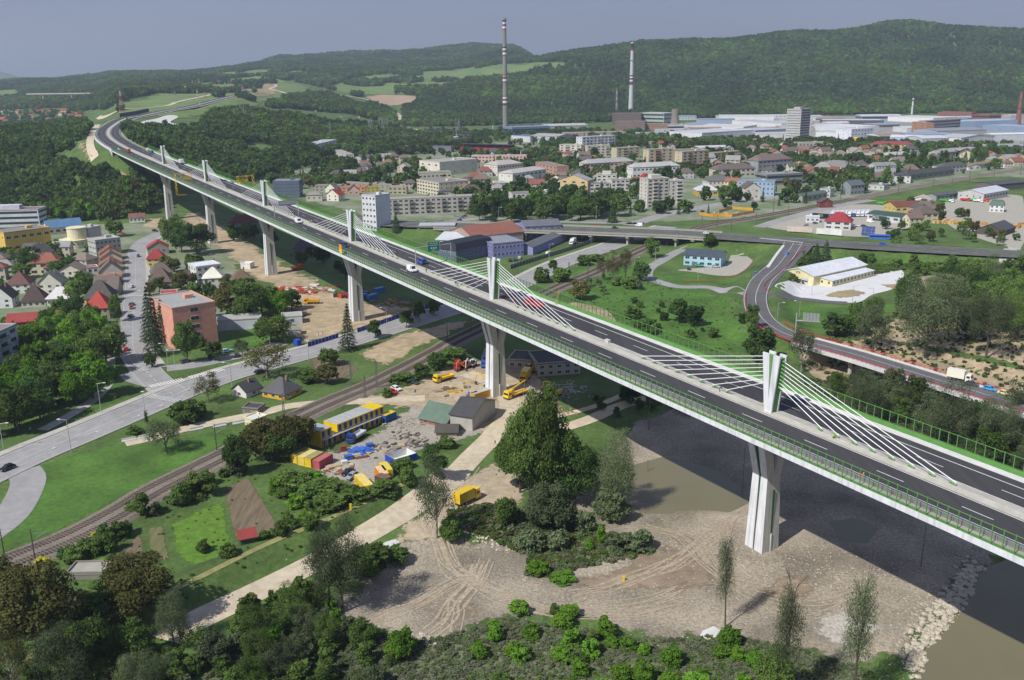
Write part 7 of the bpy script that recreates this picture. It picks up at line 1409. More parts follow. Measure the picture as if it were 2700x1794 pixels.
# conveyor/pipe bridge left of the power station, distant road bridge on the left
P,a=hd(1300,345,1475,335); Q=G(1475,338); L=float(np.hypot(*(Q-P)[:2])); t=root('pipe_bridge','long elevated pipe bridge between the tall chimney and the power station','pipe bridge',P,a); MB().box((L/2,0,9),(L,4,1.6)).build('gallery',paint('#a3aaae'),t); m=MB()
for i in range(7): m.box((L*i/6,0,4),(1.2,3,8.4))
m.build('support',paint('#a3aaae'),t)['kind']='stuff'
A=uny(72,247,2750); B=uny(240,245,2700); d=B-A; L=float(np.hypot(d[0],d[1])); t=root('road_bridge','distant thin concrete bridge on the wooded slope at the left','bridge',A,math.atan2(d[1],d[0])); m=MB(); m.add([(0,-5,0),(L,-5,d[2]),(L,5,d[2]),(0,5,0),(0,-5,-3),(L,-5,d[2]-3),(L,5,d[2]-3),(0,5,-3)],[(0,1,2,3),(7,6,5,4),(0,4,5,1),(1,5,6,2),(2,6,7,3),(3,7,4,0)]); m.build('deck',paint('#cdbfb4'),t)
for f in(.25,.7): MB().box((L*f,0,-14),(3.,5,24)).build('pier',paint('#a8a29a'),t)
# noise wall along the upper motorway
wv=sweep([(-15,.2),(-15,5.5),(-15.6,5.5),(-15.6,.2)],float(LS[np.argmin(abs(proj(LQ)[0]-345)+1e3*(proj(LQ)[1]>320))]),float(LS[np.argmin(abs(proj(LQ)[0]-420)+1e3*(proj(LQ)[1]>310))]),closed=True,st=8).build('noise_wall',paint('#3a3f4c')); tag(wv,'long dark noise wall along the upper motorway','wall')
# sign on the cream hall and its roller doors
hall=[o for o in ALL if o['label'].startswith('cream inspection hall')][0]; w=[c for c in hall.children if c.name.startswith('wall')][0]; bb=[Vector(c) for c in w.bound_box]; x0=min(b.x for b in bb); yd=max(b.y for b in bb); hh=max(b.z for b in bb)-3
text('STK',1.7,CHR,w,(x0-.08,yd*.5,hh+.75),(PI/2,0,-PI/2),.03)
for y,wd,h_ in((yd*.72,5.,4.4),(yd*.28,4.2,3.2)):
    m=MB(); m.box((x0-.05,y,h_/2),(.12,wd,h_),0); m.box((x0-.12,y,h_*.62),(.05,wd*.9,.35),1); m.box((x0-.12,y,h_*.5),(.05,wd*.9,.3),1); m.build('roller_door',[paint('#c4c9d0'),GLS],hall)
tk=[o for o in ALL if 'black trailer truck' in o['label']][0]; text('MCS',1.9,M_WH,tk,(-1,1.3,2.5),(PI/2,0,PI),.03); text('MCS',1.9,M_WH,tk,(-1,-1.3,2.5),(PI/2,0,0),.03)
wh=[o for o in ALL if 'green gate' in o['label']][0]; g=MB().box((-3,-.1,2.1),(11,.12,3.6)).build('gate',paint('#2f4a42'),wh); text('MCS',2.6,M_WH,g,(-6,-.2,2.3),(PI/2,0,0),.03)
# road markings at the crossing: zebra stripes
zb_=MB()
def zebra(p,q,n,L,z=.30):
    A=G(*p);B=G(*q); d=B-A; a=math.atan2(d[1],d[0]); st=float(np.hypot(d[0],d[1]))/n
    for i in range(n): P=A+d*(i+.5)/n; zb_.add([(P[0]+math.cos(a)*x-math.sin(a)*y,P[1]+math.sin(a)*x+math.cos(a)*y,P[2]+z) for x,y in((-st*.27,-L/2),(st*.27,-L/2),(st*.27,L/2),(-st*.27,L/2))],[(0,1,2,3)])
zebra((395,1022),(485,1002),13,4); zebra((500,998),(590,976),13,4); zebra((392,1046),(470,1060),11,3.5); zebra((338,769),(372,769),9,3); zebra((338,782),(378,782),10,3); zebra((357,968),(385,980),6,3)
zebra((2003,632),(2118,644),22,3,.96)
struct(zb_.build('zebra_crossing',M_WH,fix=False))
for k,(p,q) in enumerate((((232,1148),(262,1137)),((345,1105),(372,1096)),((115,1195),(150,1180)),((405,1080),(432,1070)))):
    A=G(*p);B=G(*q); d=(B-A); L=float(np.hypot(d[0],d[1])); a=math.atan2(d[1],d[0]); m=MB(); m.add([(0,-.12,0),(L*.7,-.12,0),(L*.7,.12,0),(0,.12,0)],[(0,1,2,3)]); m.add([(L*.7,-.5,0),(L,0,0),(L*.7,.5,0)],[(0,1,2)]); struct(m.build('arrow_marking',M_WH,None,A+np.array([0,0,.22]),a,fix=False))
# ---------- trees ----------
LM={'green':leafmat('leaves_green',(.072,.128,.03),(.145,.22,.055)),'dark':leafmat('leaves_dark',(.046,.088,.024),(.09,.155,.042)),'bright':leafmat('leaves_bright',(.085,.19,.02),(.17,.31,.04)),
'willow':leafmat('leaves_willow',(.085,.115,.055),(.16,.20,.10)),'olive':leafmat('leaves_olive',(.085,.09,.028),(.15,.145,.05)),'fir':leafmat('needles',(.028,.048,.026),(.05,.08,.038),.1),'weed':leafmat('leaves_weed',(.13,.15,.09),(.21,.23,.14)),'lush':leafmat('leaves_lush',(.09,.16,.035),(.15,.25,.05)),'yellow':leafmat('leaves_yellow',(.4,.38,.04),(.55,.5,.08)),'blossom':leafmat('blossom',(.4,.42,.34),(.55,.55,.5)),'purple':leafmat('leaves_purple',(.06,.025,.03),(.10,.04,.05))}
M_TR=mat('bark',(.11,.09,.07),.95,var=.4,scale=3); M_TRP=mat('pale_bark',(.26,.24,.21),.95,var=.3,scale=3)
def leaves(V,Fq,T,cen,nor,size,rng,tone,asp=1.0):
    n=len(cen); r=rng.normal(size=(n,3)); a=np.cross(nor,r); a/=np.linalg.norm(a,axis=1)[:,None]+1e-9; b=np.cross(nor,a); b/=np.linalg.norm(b,axis=1)[:,None]+1e-9
    s=size*rng.uniform(.55,1.25,(n,1)); q=s*asp*rng.uniform(.5,1,(n,1)); o=sum(len(v) for v in V)
    P=np.stack([cen-a*s,cen+b*q-a*s*.1,cen+a*s,cen-b*q+a*s*.1],1).reshape(-1,3); V.append(P)
    Fq.append(np.arange(n*4).reshape(n,4)+o); T.append(np.repeat(tone,4))
def crown_mesh(kind,seed,nl,ls,nb=20):
    rng=np.random.default_rng(seed); V=[];Fq=[];T=[]
    if kind=='conifer':
        n=nl; z=1-rng.uniform(0,1,n)**.6*.93; tier=(np.floor(z*16)+.0)/16; zz=tier+ (z-tier)*.55; R=.5*(1-zz)**.85*(1.05-.35*((z-tier)*16)); th=rng.uniform(0,2*PI,n)
        rr=R*rng.uniform(.35,1,n)**.5*(1+.22*np.sin(th*5+tier*40)); cen=np.stack([rr*np.cos(th),rr*np.sin(th),zz-.12*rr],1); nor=np.stack([np.cos(th)*.5,np.sin(th)*.5,np.full(n,.9)],1)+rng.normal(0,.35,(n,3))
        leaves(V,Fq,T,cen,nor,ls,rng,np.clip(rng.normal(.5,.25,n),0,1),.6)
    else:
        lo={'shrub':.02,'broad':.2,'willow':.12,'poplar':.08,'sparse':.25,'thin':.1}[kind]; cs=[];rs=[]
        for i in range(nb):
            for _ in range(50):
                p=rng.uniform(-1,1,3)
                if (p**2).sum()<1: break
            z=lo+(1-lo)*(.5+.5*p[2]*.86); t=(z-lo)/(1-lo)
            prof={'broad':math.sin(PI*min(1,t*.85+.15))**.6,'shrub':math.sqrt(max(.05,1-t*t*.9)),'willow':math.sin(PI*min(1,t*.8+.16))**.5,'poplar':.85*math.sin(PI*min(1,t*.8+.18))**.6*(.8+.3*math.sin(t*17+seed)),'sparse':math.sin(PI*min(1,t*.7+.25))**.6,'thin':.55*math.sin(PI*min(1,t*.8+.15))**.5}[kind]
            k=math.hypot(p[0],p[1])+1e-6; q=rng.uniform(.35,.8)**.5 if k>0 else 0
            cs.append((p[0]/k*q*.38*prof,p[1]/k*q*.38*prof,z)); rs.append(rng.uniform(.10,.19)*(1.15 if kind in('broad','shrub') else .9))
        cs=np.array(cs);rs=np.array(rs); w=rs**2; w/=w.sum(); bi=rng.choice(nb,nl,p=w); d=rng.normal(size=(nl,3)); d/=np.linalg.norm(d,axis=1)[:,None]; d[:,2]=np.where((d[:,2]<-.3)&(rng.random(nl)<.6),-d[:,2],d[:,2])
        rad=rs[bi]*rng.uniform(.72,1.08,nl)*(1+.25*rng.normal(size=nl)*(kind in('willow','sparse','thin')))
        vs=1.25 if kind in('willow','poplar','thin') else .95; cen=cs[bi]+d*rad[:,None]*np.array([1,1,vs*.8]); cen[:,2]=np.clip(cen[:,2],lo*.6,1)
        tone=np.clip(rng.normal(.5,.2,nb)[bi]+rng.normal(0,.15,nl),0,1); leaves(V,Fq,T,cen,d+rng.normal(0,.55,(nl,3)),ls,rng,tone,.55 if kind in('willow','thin') else .8)
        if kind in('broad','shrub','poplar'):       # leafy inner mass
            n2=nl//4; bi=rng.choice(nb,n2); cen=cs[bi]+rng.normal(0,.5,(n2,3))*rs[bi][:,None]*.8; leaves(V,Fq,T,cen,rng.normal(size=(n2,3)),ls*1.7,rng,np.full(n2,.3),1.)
    return np.concatenate(V),np.concatenate(Fq),np.concatenate(T)
CRM={}
def crown(kind,col,seed,lod):
    k=(kind,col,seed,lod)
    if k not in CRM:
        base={'broad':5200,'shrub':4200,'willow':5600,'poplar':5600,'sparse':2300,'thin':2600,'conifer':4200}[kind]; lsz={'broad':.026,'shrub':.032,'willow':.021,'poplar':.024,'sparse':.022,'thin':.02,'conifer':.026}[kind]
        n,ls=(int(base*2.6),lsz*.62) if lod<0 else (base,lsz) if lod==0 else ((1500,lsz*1.9) if lod==1 else (330,lsz*3.6)); V_,F_,T_=crown_mesh(kind,seed*7+len(kind),n,ls,(34 if lod<0 else 26) if lod<2 else 14)
        CRM[k]=npmesh('crown',V_,F_,LM[col],tone=T_)
    return CRM[k]
TRM={}
def trunkm(kind,seed):
    k=(kind,seed)
    if k not in TRM:
        rng=random.Random(seed*31+len(kind)); m=MB(); top={'conifer':.95,'shrub':.3,'broad':.5,'poplar':.7,'willow':.55,'sparse':.55,'thin':.85}[kind]; r=.022
        m.tube((0,0,-.05),(0.01,0,top*.5),r*1.25,r*.85,7,cap=False); m.tube((0.01,0,top*.5),(.02,.01,top),r*.85,r*.35,7)
        nb={'conifer':0,'shrub':6,'broad':8,'poplar':8,'willow':9,'sparse':16,'thin':12}[kind]
        for i in range(nb):
            a=rng.uniform(0,2*PI); z=top*rng.uniform(.35,.95); L=rng.uniform(.22,.4); w=.9 if kind!='thin' else .5; e=(math.cos(a)*L*w,math.sin(a)*L*w,min(.96,z+L*.9)); md=(e[0]*.5,e[1]*.5,z+L*.35)
            m.tube((.01,0,z),md,r*.5,r*.33,5,cap=False); m.tube(md,e,r*.33,r*.08,5)
            if kind in('sparse','thin'):
                for j in range(3): b=a+rng.uniform(-1,1); m.tube(md,(md[0]+math.cos(b)*.2,md[1]+math.sin(b)*.2,md[2]+rng.uniform(.1,.25)),r*.2,r*.05,4)
        TRM[k]=m.mesh('trunk',M_TRP if kind in('sparse',) else M_TR)
    return TRM[k]
TREES=[]
def tree_at(P,h,w,kind,col,label,group=None,name=None,seed=None,cat=None):
    seed=random.randint(0,2) if seed is None else seed; d=math.hypot(P[0],P[1]); px=h/max(1e-6,mpp(P)); lod=-1 if px>135 else (0 if px>70 else (1 if px>26 else 2))
    name=name or ('bush' if kind=='shrub' else 'conifer_tree' if kind=='conifer' else 'tree'); t=root(name,label,cat or ('bush' if kind=='shrub' else 'tree'),(P[0],P[1],P[2]-.1),random.uniform(0,6.28),group)
    a=link('trunk',trunkm(kind,seed),t); b=link('crown',crown(kind,col,seed,lod),t); lean=random.uniform(-.04,.04)
    a.scale=(w,w,h); b.scale=(w,w,h); a.rotation_euler[0]=b.rotation_euler[0]=lean; TREES.append((P[0],P[1],w/2)); return t
KM={'B':('broad','green'),'D':('broad','dark'),'L':('broad','bright'),'W':('willow','willow'),'O':('broad','olive'),'S':('sparse','willow'),'Q':('sparse','olive'),'P':('poplar','green'),'C':('conifer','fir'),'c':('conifer','dark'),'s':('shrub','green'),'l':('shrub','bright'),'w':('shrub','willow'),'d':('shrub','dark'),'T':('thin','willow'),'t':('thin','green'),'y':('shrub','yellow'),'b':('shrub','blossom'),'p':('broad','purple'),'G':('willow','green'),'o':('shrub','olive')}
TT='''B 1395 1325 1060 120|tall bright green poplar, left lobe of the big clump by the river bed
P 1425 1320 1008 130|tallest bright green poplar left of the dark tree
B 1455 1310 1095 135|shorter green poplar at the right of the clump
B 1372 1300 1130 125|left outer poplar of the clump beside the dirt road
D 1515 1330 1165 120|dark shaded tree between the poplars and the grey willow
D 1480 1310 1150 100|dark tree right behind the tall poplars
W 1622 1352 1130 105|tall grey green willow beside the muddy pond
W 1600 1330 1170 80|second willow left of the tallest one by the pond
w 1620 1370 1285 110|low willow bush at the foot of the pond willow
w 1445 1400 1275 120|large round willow bush below the dark trees
w 1480 1395 1300 90|willow bush right of the large round one
w 1540 1405 1348 62|round dark willow bush near the stream
w 1395 1450 1392 80|brownish willow bush on the island left part
w 1465 1450 1395 66|grey green bush right of the brownish one
w 1635 1450 1405 78|twin willow bush, left one on the gravel
w 1690 1452 1402 76|twin willow bush, right one on the gravel
l 1550 1450 1425 34|small bright green bush on the scrub island
l 1585 1440 1385 24|thin bright green upright bush near the stream
l 1420 1515 1480 60|bright green bush at the tip of the scrub island
l 1480 1530 1512 70|low bright bush on the southern edge of the island
S 1152 1420 1205 110|airy half bare tree beside the yellow box van
s 1193 1425 1360 65|dense green bush at the foot of the airy tree
s 1335 1380 1300 60|green bush right of the yellow box van
W 905 1615 1368 145|large grey green willow beside the dirt road with dark trunk
W 870 1600 1400 120|lower left part willow beside the large one
s 990 1490 1430 90|green bush mound with white slabs beside the dirt road
s 1040 1480 1440 70|green bush at the right of the slab mound
s 960 1520 1450 110|dark green bush behind the large willow
T 1912 1655 1412 75|slim upright tree standing alone on the gravel below the pier
T 2065 1870 1500 120|tall slim willow at the lower right, left of the rocky shore
T 2245 1870 1520 130|sparse forked willow in front of the white gravel
s 2040 1860 1700 110|green bush under the slim lower right willow
l 1920 1700 1652 60|bright bush beside the white concrete slab
O 110 1725 1500 225|large brownish tree in the lower left corner
O 40 1690 1480 150|brown tree cut by the left edge
O 375 1630 1465 190|big rust green tree in front of the garden plots
B 250 1640 1545 140|dark green tree between the two brown trees
W 460 1705 1558 95|round silver willow with forked trunk on the dirt road
s 300 1530 1500 60|green bush beside the long garden shed roof
W 175 1830 1650 150|pale willow at the bottom left
B 240 1800 1640 140|green tree beside the pale willow at the bottom
B 345 1750 1640 120|mid green tree below the rust green one
W 375 1850 1720 120|grey bush-like willow at the bottom edge
Q 40 1850 1660 110|nearly bare tree in the bottom left corner
Q 705 998 905 128|large spreading olive brown tree beside the main road
Q 550 1062 985 78|sparse walnut tree between road and red hut
W 440 1195 1108 98|grey green round willow on the lawn
D 631 1255 1150 72|dense dark tree beside the railway with white blossom
O 770 1190 1088 120|brownish tree beside the yellow two storey containers
O 700 1210 1110 120|brown green tree over the railway left of the containers
D 740 1215 1135 90|dark tree between the brown ones and the containers
C 918 925 795 52|tall dark spruce beside the blue barrier fence
B 990 893 845 40|small round street tree, first right of the spruce
B 1072 865 818 38|small round street tree, second right of the spruce
B 1105 845 797 36|small round street tree, third right of the spruce
B 1145 832 790 34|small round street tree, last before the viaduct
B 870 965 915 52|leafy tree behind the hedge by the road
O 863 1012 962 58|yellowish round tree in the garden patch
s 815 1010 975 52|dark bush beside the yellowish tree
C 410 940 755 60|tall dark spruce, nearest in the street row
C 395 900 750 50|second dark spruce of the street row
C 435 905 785 60|broad dark fir behind the street spruces
D 455 880 790 55|dark leafy tree between spruces and salmon block
B 495 958 848 60|full green tree in front of the salmon block
B 567 952 900 46|small green tree before the parked cars
S 640 940 895 40|thin young tree beside the parked cars
B 530 925 885 30|tiny tree at the corner of the salmon block
B 715 905 830 90|green tree in front of the long white shed
B 690 830 740 90|green tree left of the dirt site
L 735 840 760 70|bright green tree at the edge of the dirt site
B 770 820 765 60|round tree beside the yellow dump truck
B 650 850 740 100|broad green tree right of the salmon block
O 610 835 755 90|olive tree behind the long white shed
B 455 650 565 62|tall leafy tree with yellow spots beside the street end
D 520 672 590 85|big dark round tree behind the second pier
D 480 665 600 60|dark purple green tree left of the big round one
B 305 625 575 42|round tree beside the flat grey building
D 90 720 650 70|large dark tree in the gardens below the cream tower
B 150 680 640 40|green tree at the yellow building
D 170 735 675 70|dark garden tree right of the large one
B 60 735 690 50|leafy tree among the left gardens
B 210 790 730 60|garden tree behind the half tiled roof
B 200 800 740 50|second garden tree near the half tiled roof
D 195 850 775 50|dark tree left of the bright red roof
B 310 850 778 34|round tree between red roof and street
B 160 830 778 30|small tree in front of the half tiled roof
d 240 865 845 22|clipped bush at the red roofed house
C 50 950 840 40|dark conifer left of the red long house
D 85 985 880 60|dark tree between apartment block and wood
s 300 1000 965 30|bush at the foot of the wood
s 290 1000 975 40|low bush at the corner of the wood
s 490 1115 1060 80|bush row left part below the sparse walnut tree
s 520 1100 1055 60|bush row right part below the sparse walnut tree
t 388 1130 1082 16|clipped columnar tree beside the main road
s 355 1142 1125 45|low round bush between road and track
B 400 970 930 28|slim tree near the corner lamps
s 350 1345 1320 40|dark bush beside the lower railway curve
s 380 1360 1300 50|grey green bush under the railway
s 530 1310 1245 80|grey green bush right of the railway
s 480 1330 1275 60|green bush right of the railway, middle one
s 200 1480 1440 60|dark hedge bush by the railway, left
s 245 1460 1415 60|green hedge bush by the railway, middle
s 290 1455 1400 40|green hedge bush by the railway, right
y 115 1495 1468 40|yellow flowering bush beside the railway
y 245 1415 1403 22|small yellow flowering bush by the hedge
y 30 1530 1508 45|yellow flowering bush at the left edge
s 540 1455 1425 40|garden bush beside the bright lawn
s 600 1465 1435 50|garden bush near the red roofed hut
s 700 1420 1395 30|little bush right of the garden hut
D 1150 1260 1170 70|green tree in front of the lean-to
s 1180 1180 1150 50|bush left under the stone house
s 1060 1240 1205 60|bush beside the open blue container
s 1080 1280 1230 50|bush right of the orange container
s 1010 1300 1270 80|bush behind the yellow container
s 860 1300 1260 90|lush bush below the container yard
s 780 1290 1240 90|lush green bush at the yard corner
s 870 1340 1300 100|lush green bush over the embankment
s 940 1320 1290 70|low bush above the embankment
D 1155 975 925 60|dark bush tree between railway and red truck
B 1200 950 915 60|round tree under the viaduct near the blue truck
D 1110 1000 960 50|dark bush along the railway by parked cars
s 1060 1010 985 70|hedge left of the dark parked car
s 1020 1048 1022 30|hedge end near the red car
D 1995 960 860 88|round dark green tree below the far noise fence
S 2112 985 865 70|thin half bare tree beside the red railed bridge
B 2250 890 800 60|green tree above the gravel by the river bridge
D 2200 885 825 80|dark green tree left of the green one
W 2300 930 800 90|leaning willow in the grove
D 2388 850 712 70|dark leafy tree at the corner of the concrete yard
W 2440 945 720 170|largest grey willow of the right grove
W 2500 900 730 110|willow behind the largest grey one
W 2600 945 765 110|round grey willow near the right edge
G 2680 900 760 110|green willow at the right edge
D 2560 900 800 90|dark tree between the two grey willows
B 2650 860 720 80|green tree behind the right edge willow
W 2265 1130 985 110|willow in front of the river bridge piers
B 2405 1080 990 62|bright green tree on the bank behind the viaduct
W 2500 1180 1010 120|big willow covering the river bridge
W 2450 1150 1040 100|shorter willow left of the big one
W 2620 1190 1050 120|willow at the right above the noise fence
B 2590 1230 1130 90|green bush tree close behind the noise fence
D 2560 1140 1050 80|dark willow between the bank trees
B 2690 1240 1190 60|green tree at the right edge behind the fence
W 2350 1110 1020 90|low willow on the gravel bank
W 2680 1120 1000 80|tree over the river bridge at the right edge
C 2150 705 640 40|dark spruce beside the ramp, left
C 2175 700 632 45|dark spruce beside the ramp, right
B 1980 870 800 40|small tree near the ramp
D 1790 850 790 60|dark tree on the meadow behind the fence
D 1830 860 800 50|second dark tree on the meadow behind the fence
s 1665 840 805 50|bush on the meadow near the noise fence
s 1700 880 840 70|wide bush close behind the noise fence
s 1880 890 860 30|small bush on the bright grass
s 1820 890 868 26|tiny bush next to the meadow rubble
D 1690 740 690 50|tree by the access road bend
s 1660 760 725 50|bush by the access road bend
Q 1590 740 670 40|half bare tree beside the rails, left
Q 1620 745 660 40|half bare tree beside the rails, middle
Q 1650 740 655 38|half bare tree beside the rails, right
B 1720 680 625 40|green tree in front of the overpass
D 1460 720 685 26|dark conical bush beside the main road
s 1430 745 705 46|bush beside the main road, left
s 1480 745 700 50|bush beside the main road, right
s 1540 700 672 40|bush row by the rails, left
s 1570 690 668 40|bush row by the rails, right
O 1530 790 740 60|olive bush tree by the noise fence
B 1870 650 615 40|bush tree at the overpass end
C 1045 612 560 26|small spruce beside the white tower
C 2235 460 420 10|thin conifer beside the villa'''
for ln in TT.split('\n'):
    a,lab=ln.split('|'); k,u,v,vt,w=a.split(); u,v,vt,w=map(float,(u,v,vt,w)); P=G(u,v); kd,co=KM[k]; tree_at(P,hpx(P,vt),w*mpp(P)*1.12,kd,co,lab)
def grove(label,poly,n,hr,kinds,asp=(.75,1.05),gap=.5,group=None,clr=1.):
    xs=[p[0] for p in poly]; ys=[p[1] for p in poly]; k=0; tr=0
    W_=[G(*q)[:2] for q in poly]; x0,x1=min(p[0] for p in W_),max(p[0] for p in W_); y0,y1=min(p[1] for p in W_),max(p[1] for p in W_)
    loc=[]
    while k<n and tr<n*25:
        tr+=1; x=random.uniform(x0,x1); y=random.uniform(y0,y1)
        if not inpoly([x],[y],W_)[0]: continue
        h=random.uniform(*hr); w=h*random.uniform(*asp)
        if not clear(x,y,w*.3*clr) or not roadclear(x,y,7.5 if h>3 else 8): continue
        if any((x-a)**2+(y-b)**2<((w/2+c)*gap)**2 for a,b,c in loc): continue
        loc.append((x,y,w/2)); kd,co=KM[random.choice(kinds)]; z=h1(x,y)
        tree_at(np.array([x,y,z]),h,w,kd,co,label,group or label); k+=1
grove('full green tree in the wood beside the lower street',[(60,1150),(150,1105),(260,1045),(290,960),(280,900),(220,880),(150,880),(100,950),(60,1020),(0,1080),(-60,1150),(-60,1190)],34,(12,17),'BBLLD',gap=.55)
grove('tall tree in the park row behind the bypass',[(1225,588),(1700,588),(1660,560),(1560,556),(1400,552),(1290,556),(1240,565)],34,(12,19),'BBDDBLc',gap=.5)
grove('dark conifer in the park behind the bypass',[(1290,585),(1500,585),(1480,560),(1320,560)],6,(15,20),'C',(.35,.45))
grove('bright green bush in the scrub along the bottom edge',[(1290,1660),(1400,1600),(1480,1600),(1560,1650),(1640,1690),(1720,1740),(1960,1720),(2080,1790),(2080,1900),(1300,1900),(1200,1760)],48,(2.2,4.2),'llls',(1.1,1.6),gap=.6)
grove('green bush on the slope at the bottom left',[(470,1720),(700,1590),(820,1560),(900,1640),(1000,1680),(1080,1720),(1000,1794),(960,1900),(300,1900),(330,1800)],62,(3,6),'sslswG',(.9,1.4),gap=.6)
grove('willow tree on the slope at the bottom left',[(560,1760),(720,1640),(820,1640),(900,1700),(800,1794),(600,1850)],9,(6,8.5),'WG')
grove('bush on the left slope beside the wide embankment',[(-50,1794),(60,1790),(300,1700),(460,1720),(440,1900),(-60,1950)],18,(3,7),'BsWsG')
grove('small weedy bush on the grey scrub',[(900,1740),(1300,1680),(1500,1720),(1700,1780),(2200,1760),(2250,1900),(800,1900)],34,(.8,1.8),'slw',(1.2,1.7))
grove('green tree in the residential gardens left of the viaduct',[(-20,690),(200,650),(330,640),(335,860),(200,880),(0,900)],34,(5,10),'BBDsO')
grove('green tree in the gardens between street and dirt site',[(385,690),(520,690),(640,740),(690,800),(640,860),(580,850),(470,800),(390,800)],26,(5,10),'BBDsO')
grove('willow in the grove between concrete yard and river bridge',[(2250,860),(2330,830),(2400,820),(2560,740),(2700,730),(2800,900),(2760,960),(2500,900),(2330,900)],34,(9,16),'WWGBWD')
grove('bush on the bank between viaduct and river bridge',[(2180,1010),(2350,1030),(2500,1090),(2700,1180),(2800,1260),(2700,1270),(2550,1200),(2400,1130),(2250,1080)],26,(4,11),'WWwBGs')
grove('bush on the steep bank below the bypass',[(2160,690),(2300,680),(2600,700),(2800,720),(2800,760),(2650,760),(2500,740),(2300,705)],46,(3,7),'sBsDd')
grove('tree beside the timber yard and the bypass',[(2340,640),(2480,645),(2640,655),(2700,655),(2700,640),(2550,600),(2440,600),(2330,600)],24,(5,10),'BDBGO')
grove('shrub on the meadow behind the noise fence',[(1560,780),(1700,790),(1960,840),(1980,900),(1900,920),(1700,870)],9,(2,5),'sdso')
grove('shrub on the embankment by the container yard',[(700,1300),(800,1260),(900,1300),(1000,1310),(960,1340),(800,1400),(720,1420)],18,(2,4),'slss',(1.2,1.8))
grove('bush along the railway by the gardens',[(150,1480),(320,1410),(430,1330),(600,1240),(640,1250),(480,1330),(400,1380),(260,1450),(160,1500)],16,(2.5,5),'ssdw',(1.,1.4))
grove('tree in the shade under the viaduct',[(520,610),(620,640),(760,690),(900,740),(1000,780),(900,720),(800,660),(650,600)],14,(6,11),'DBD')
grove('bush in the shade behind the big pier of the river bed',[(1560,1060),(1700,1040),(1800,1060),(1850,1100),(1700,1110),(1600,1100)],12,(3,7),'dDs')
grove('sapling on the meadow by the rails',[(1500,700),(1600,700),(1700,730),(1680,780),(1560,780),(1480,760)],9,(3,6),'tsS')
grove('tree around the crimson roofed house and the truck park',[(2420,600),(2560,590),(2520,560),(2460,520),(2380,520),(2400,560)],10,(5,9),'BDO')
grove('dark poplar among the town houses on the right',[(2150,520),(2280,490),(2400,440),(2500,420),(2700,400),(2700,430),(2420,470),(2300,510)],22,(12,20),'PDBc',(.4,.8))
# stuff: forests and the town's many small trees, instanced as one object each
def scatter(name,label,pts,protos):
    pts=np.array(pts); n=len(pts); me=bpy.data.meshes.new(name); me.vertices.add(n); me.vertices.foreach_set('co',pts[:,:3].astype(np.float32).ravel())
    for nm,tp,ar in (('sx','FLOAT',pts[:,3]),('sz','FLOAT',pts[:,4]),('rot','FLOAT',pts[:,5])): a=me.attributes.new(nm,tp,'POINT'); a.data.foreach_set('value',ar.astype(np.float32))
    a=me.attributes.new('idx','INT','POINT'); a.data.foreach_set('value',pts[:,6].astype(np.int32)); o=link(name,me); o['kind']='stuff'; o['label']=label
    ng=bpy.data.node_groups.new(name,'GeometryNodeTree'); ng.interface.new_socket('Geometry',in_out='INPUT',socket_type='NodeSocketGeometry'); ng.interface.new_socket('Geometry',in_out='OUTPUT',socket_type='NodeSocketGeometry')
    N=ng.nodes; L=ng.links; gi=N.new('NodeGroupInput'); go=N.new('NodeGroupOutput'); ip=N.new('GeometryNodeInstanceOnPoints'); jn=N.new('GeometryNodeJoinGeometry')
    for p in protos[::-1]:
        oi=N.new('GeometryNodeObjectInfo'); oi.inputs['Object'].default_value=p; oi.inputs['As Instance'].default_value=True; L.new(oi.outputs['Geometry'],jn.inputs[0])
    def at(nm,tp): q=N.new('GeometryNodeInputNamedAttribute'); q.data_type=tp; q.inputs['Name'].default_value=nm; return q.outputs['Attribute']
    cx=N.new('ShaderNodeCombineXYZ'); s=at('sx','FLOAT'); L.new(s,cx.inputs[0]); L.new(s,cx.inputs[1]); L.new(at('sz','FLOAT'),cx.inputs[2]); cr=N.new('ShaderNodeCombineXYZ'); L.new(at('rot','FLOAT'),cr.inputs[2])
    ip.inputs['Pick Instance'].default_value=True; L.new(gi.outputs[0],ip.inputs['Points']); L.new(jn.outputs[0],ip.inputs['Instance']); L.new(at('idx','INT'),ip.inputs['Instance Index']); L.new(cr.outputs[0],ip.inputs['Rotation']); L.new(cx.outputs[0],ip.inputs['Scale']); L.new(ip.outputs[0],go.inputs[0])
    md=o.modifiers.new('scatter','NODES'); md.node_group=ng; return o
def proto(me): return bpy.data.objects.new(me.name+'_source',me)
PB=[proto(crown('broad',c,s,2)) for c,s in (('green',0),('green',1),('dark',2),('green',2),('olive',1),('bright',0),('dark',0))]+[proto(crown('conifer','fir',s,2)) for s in (0,1)]
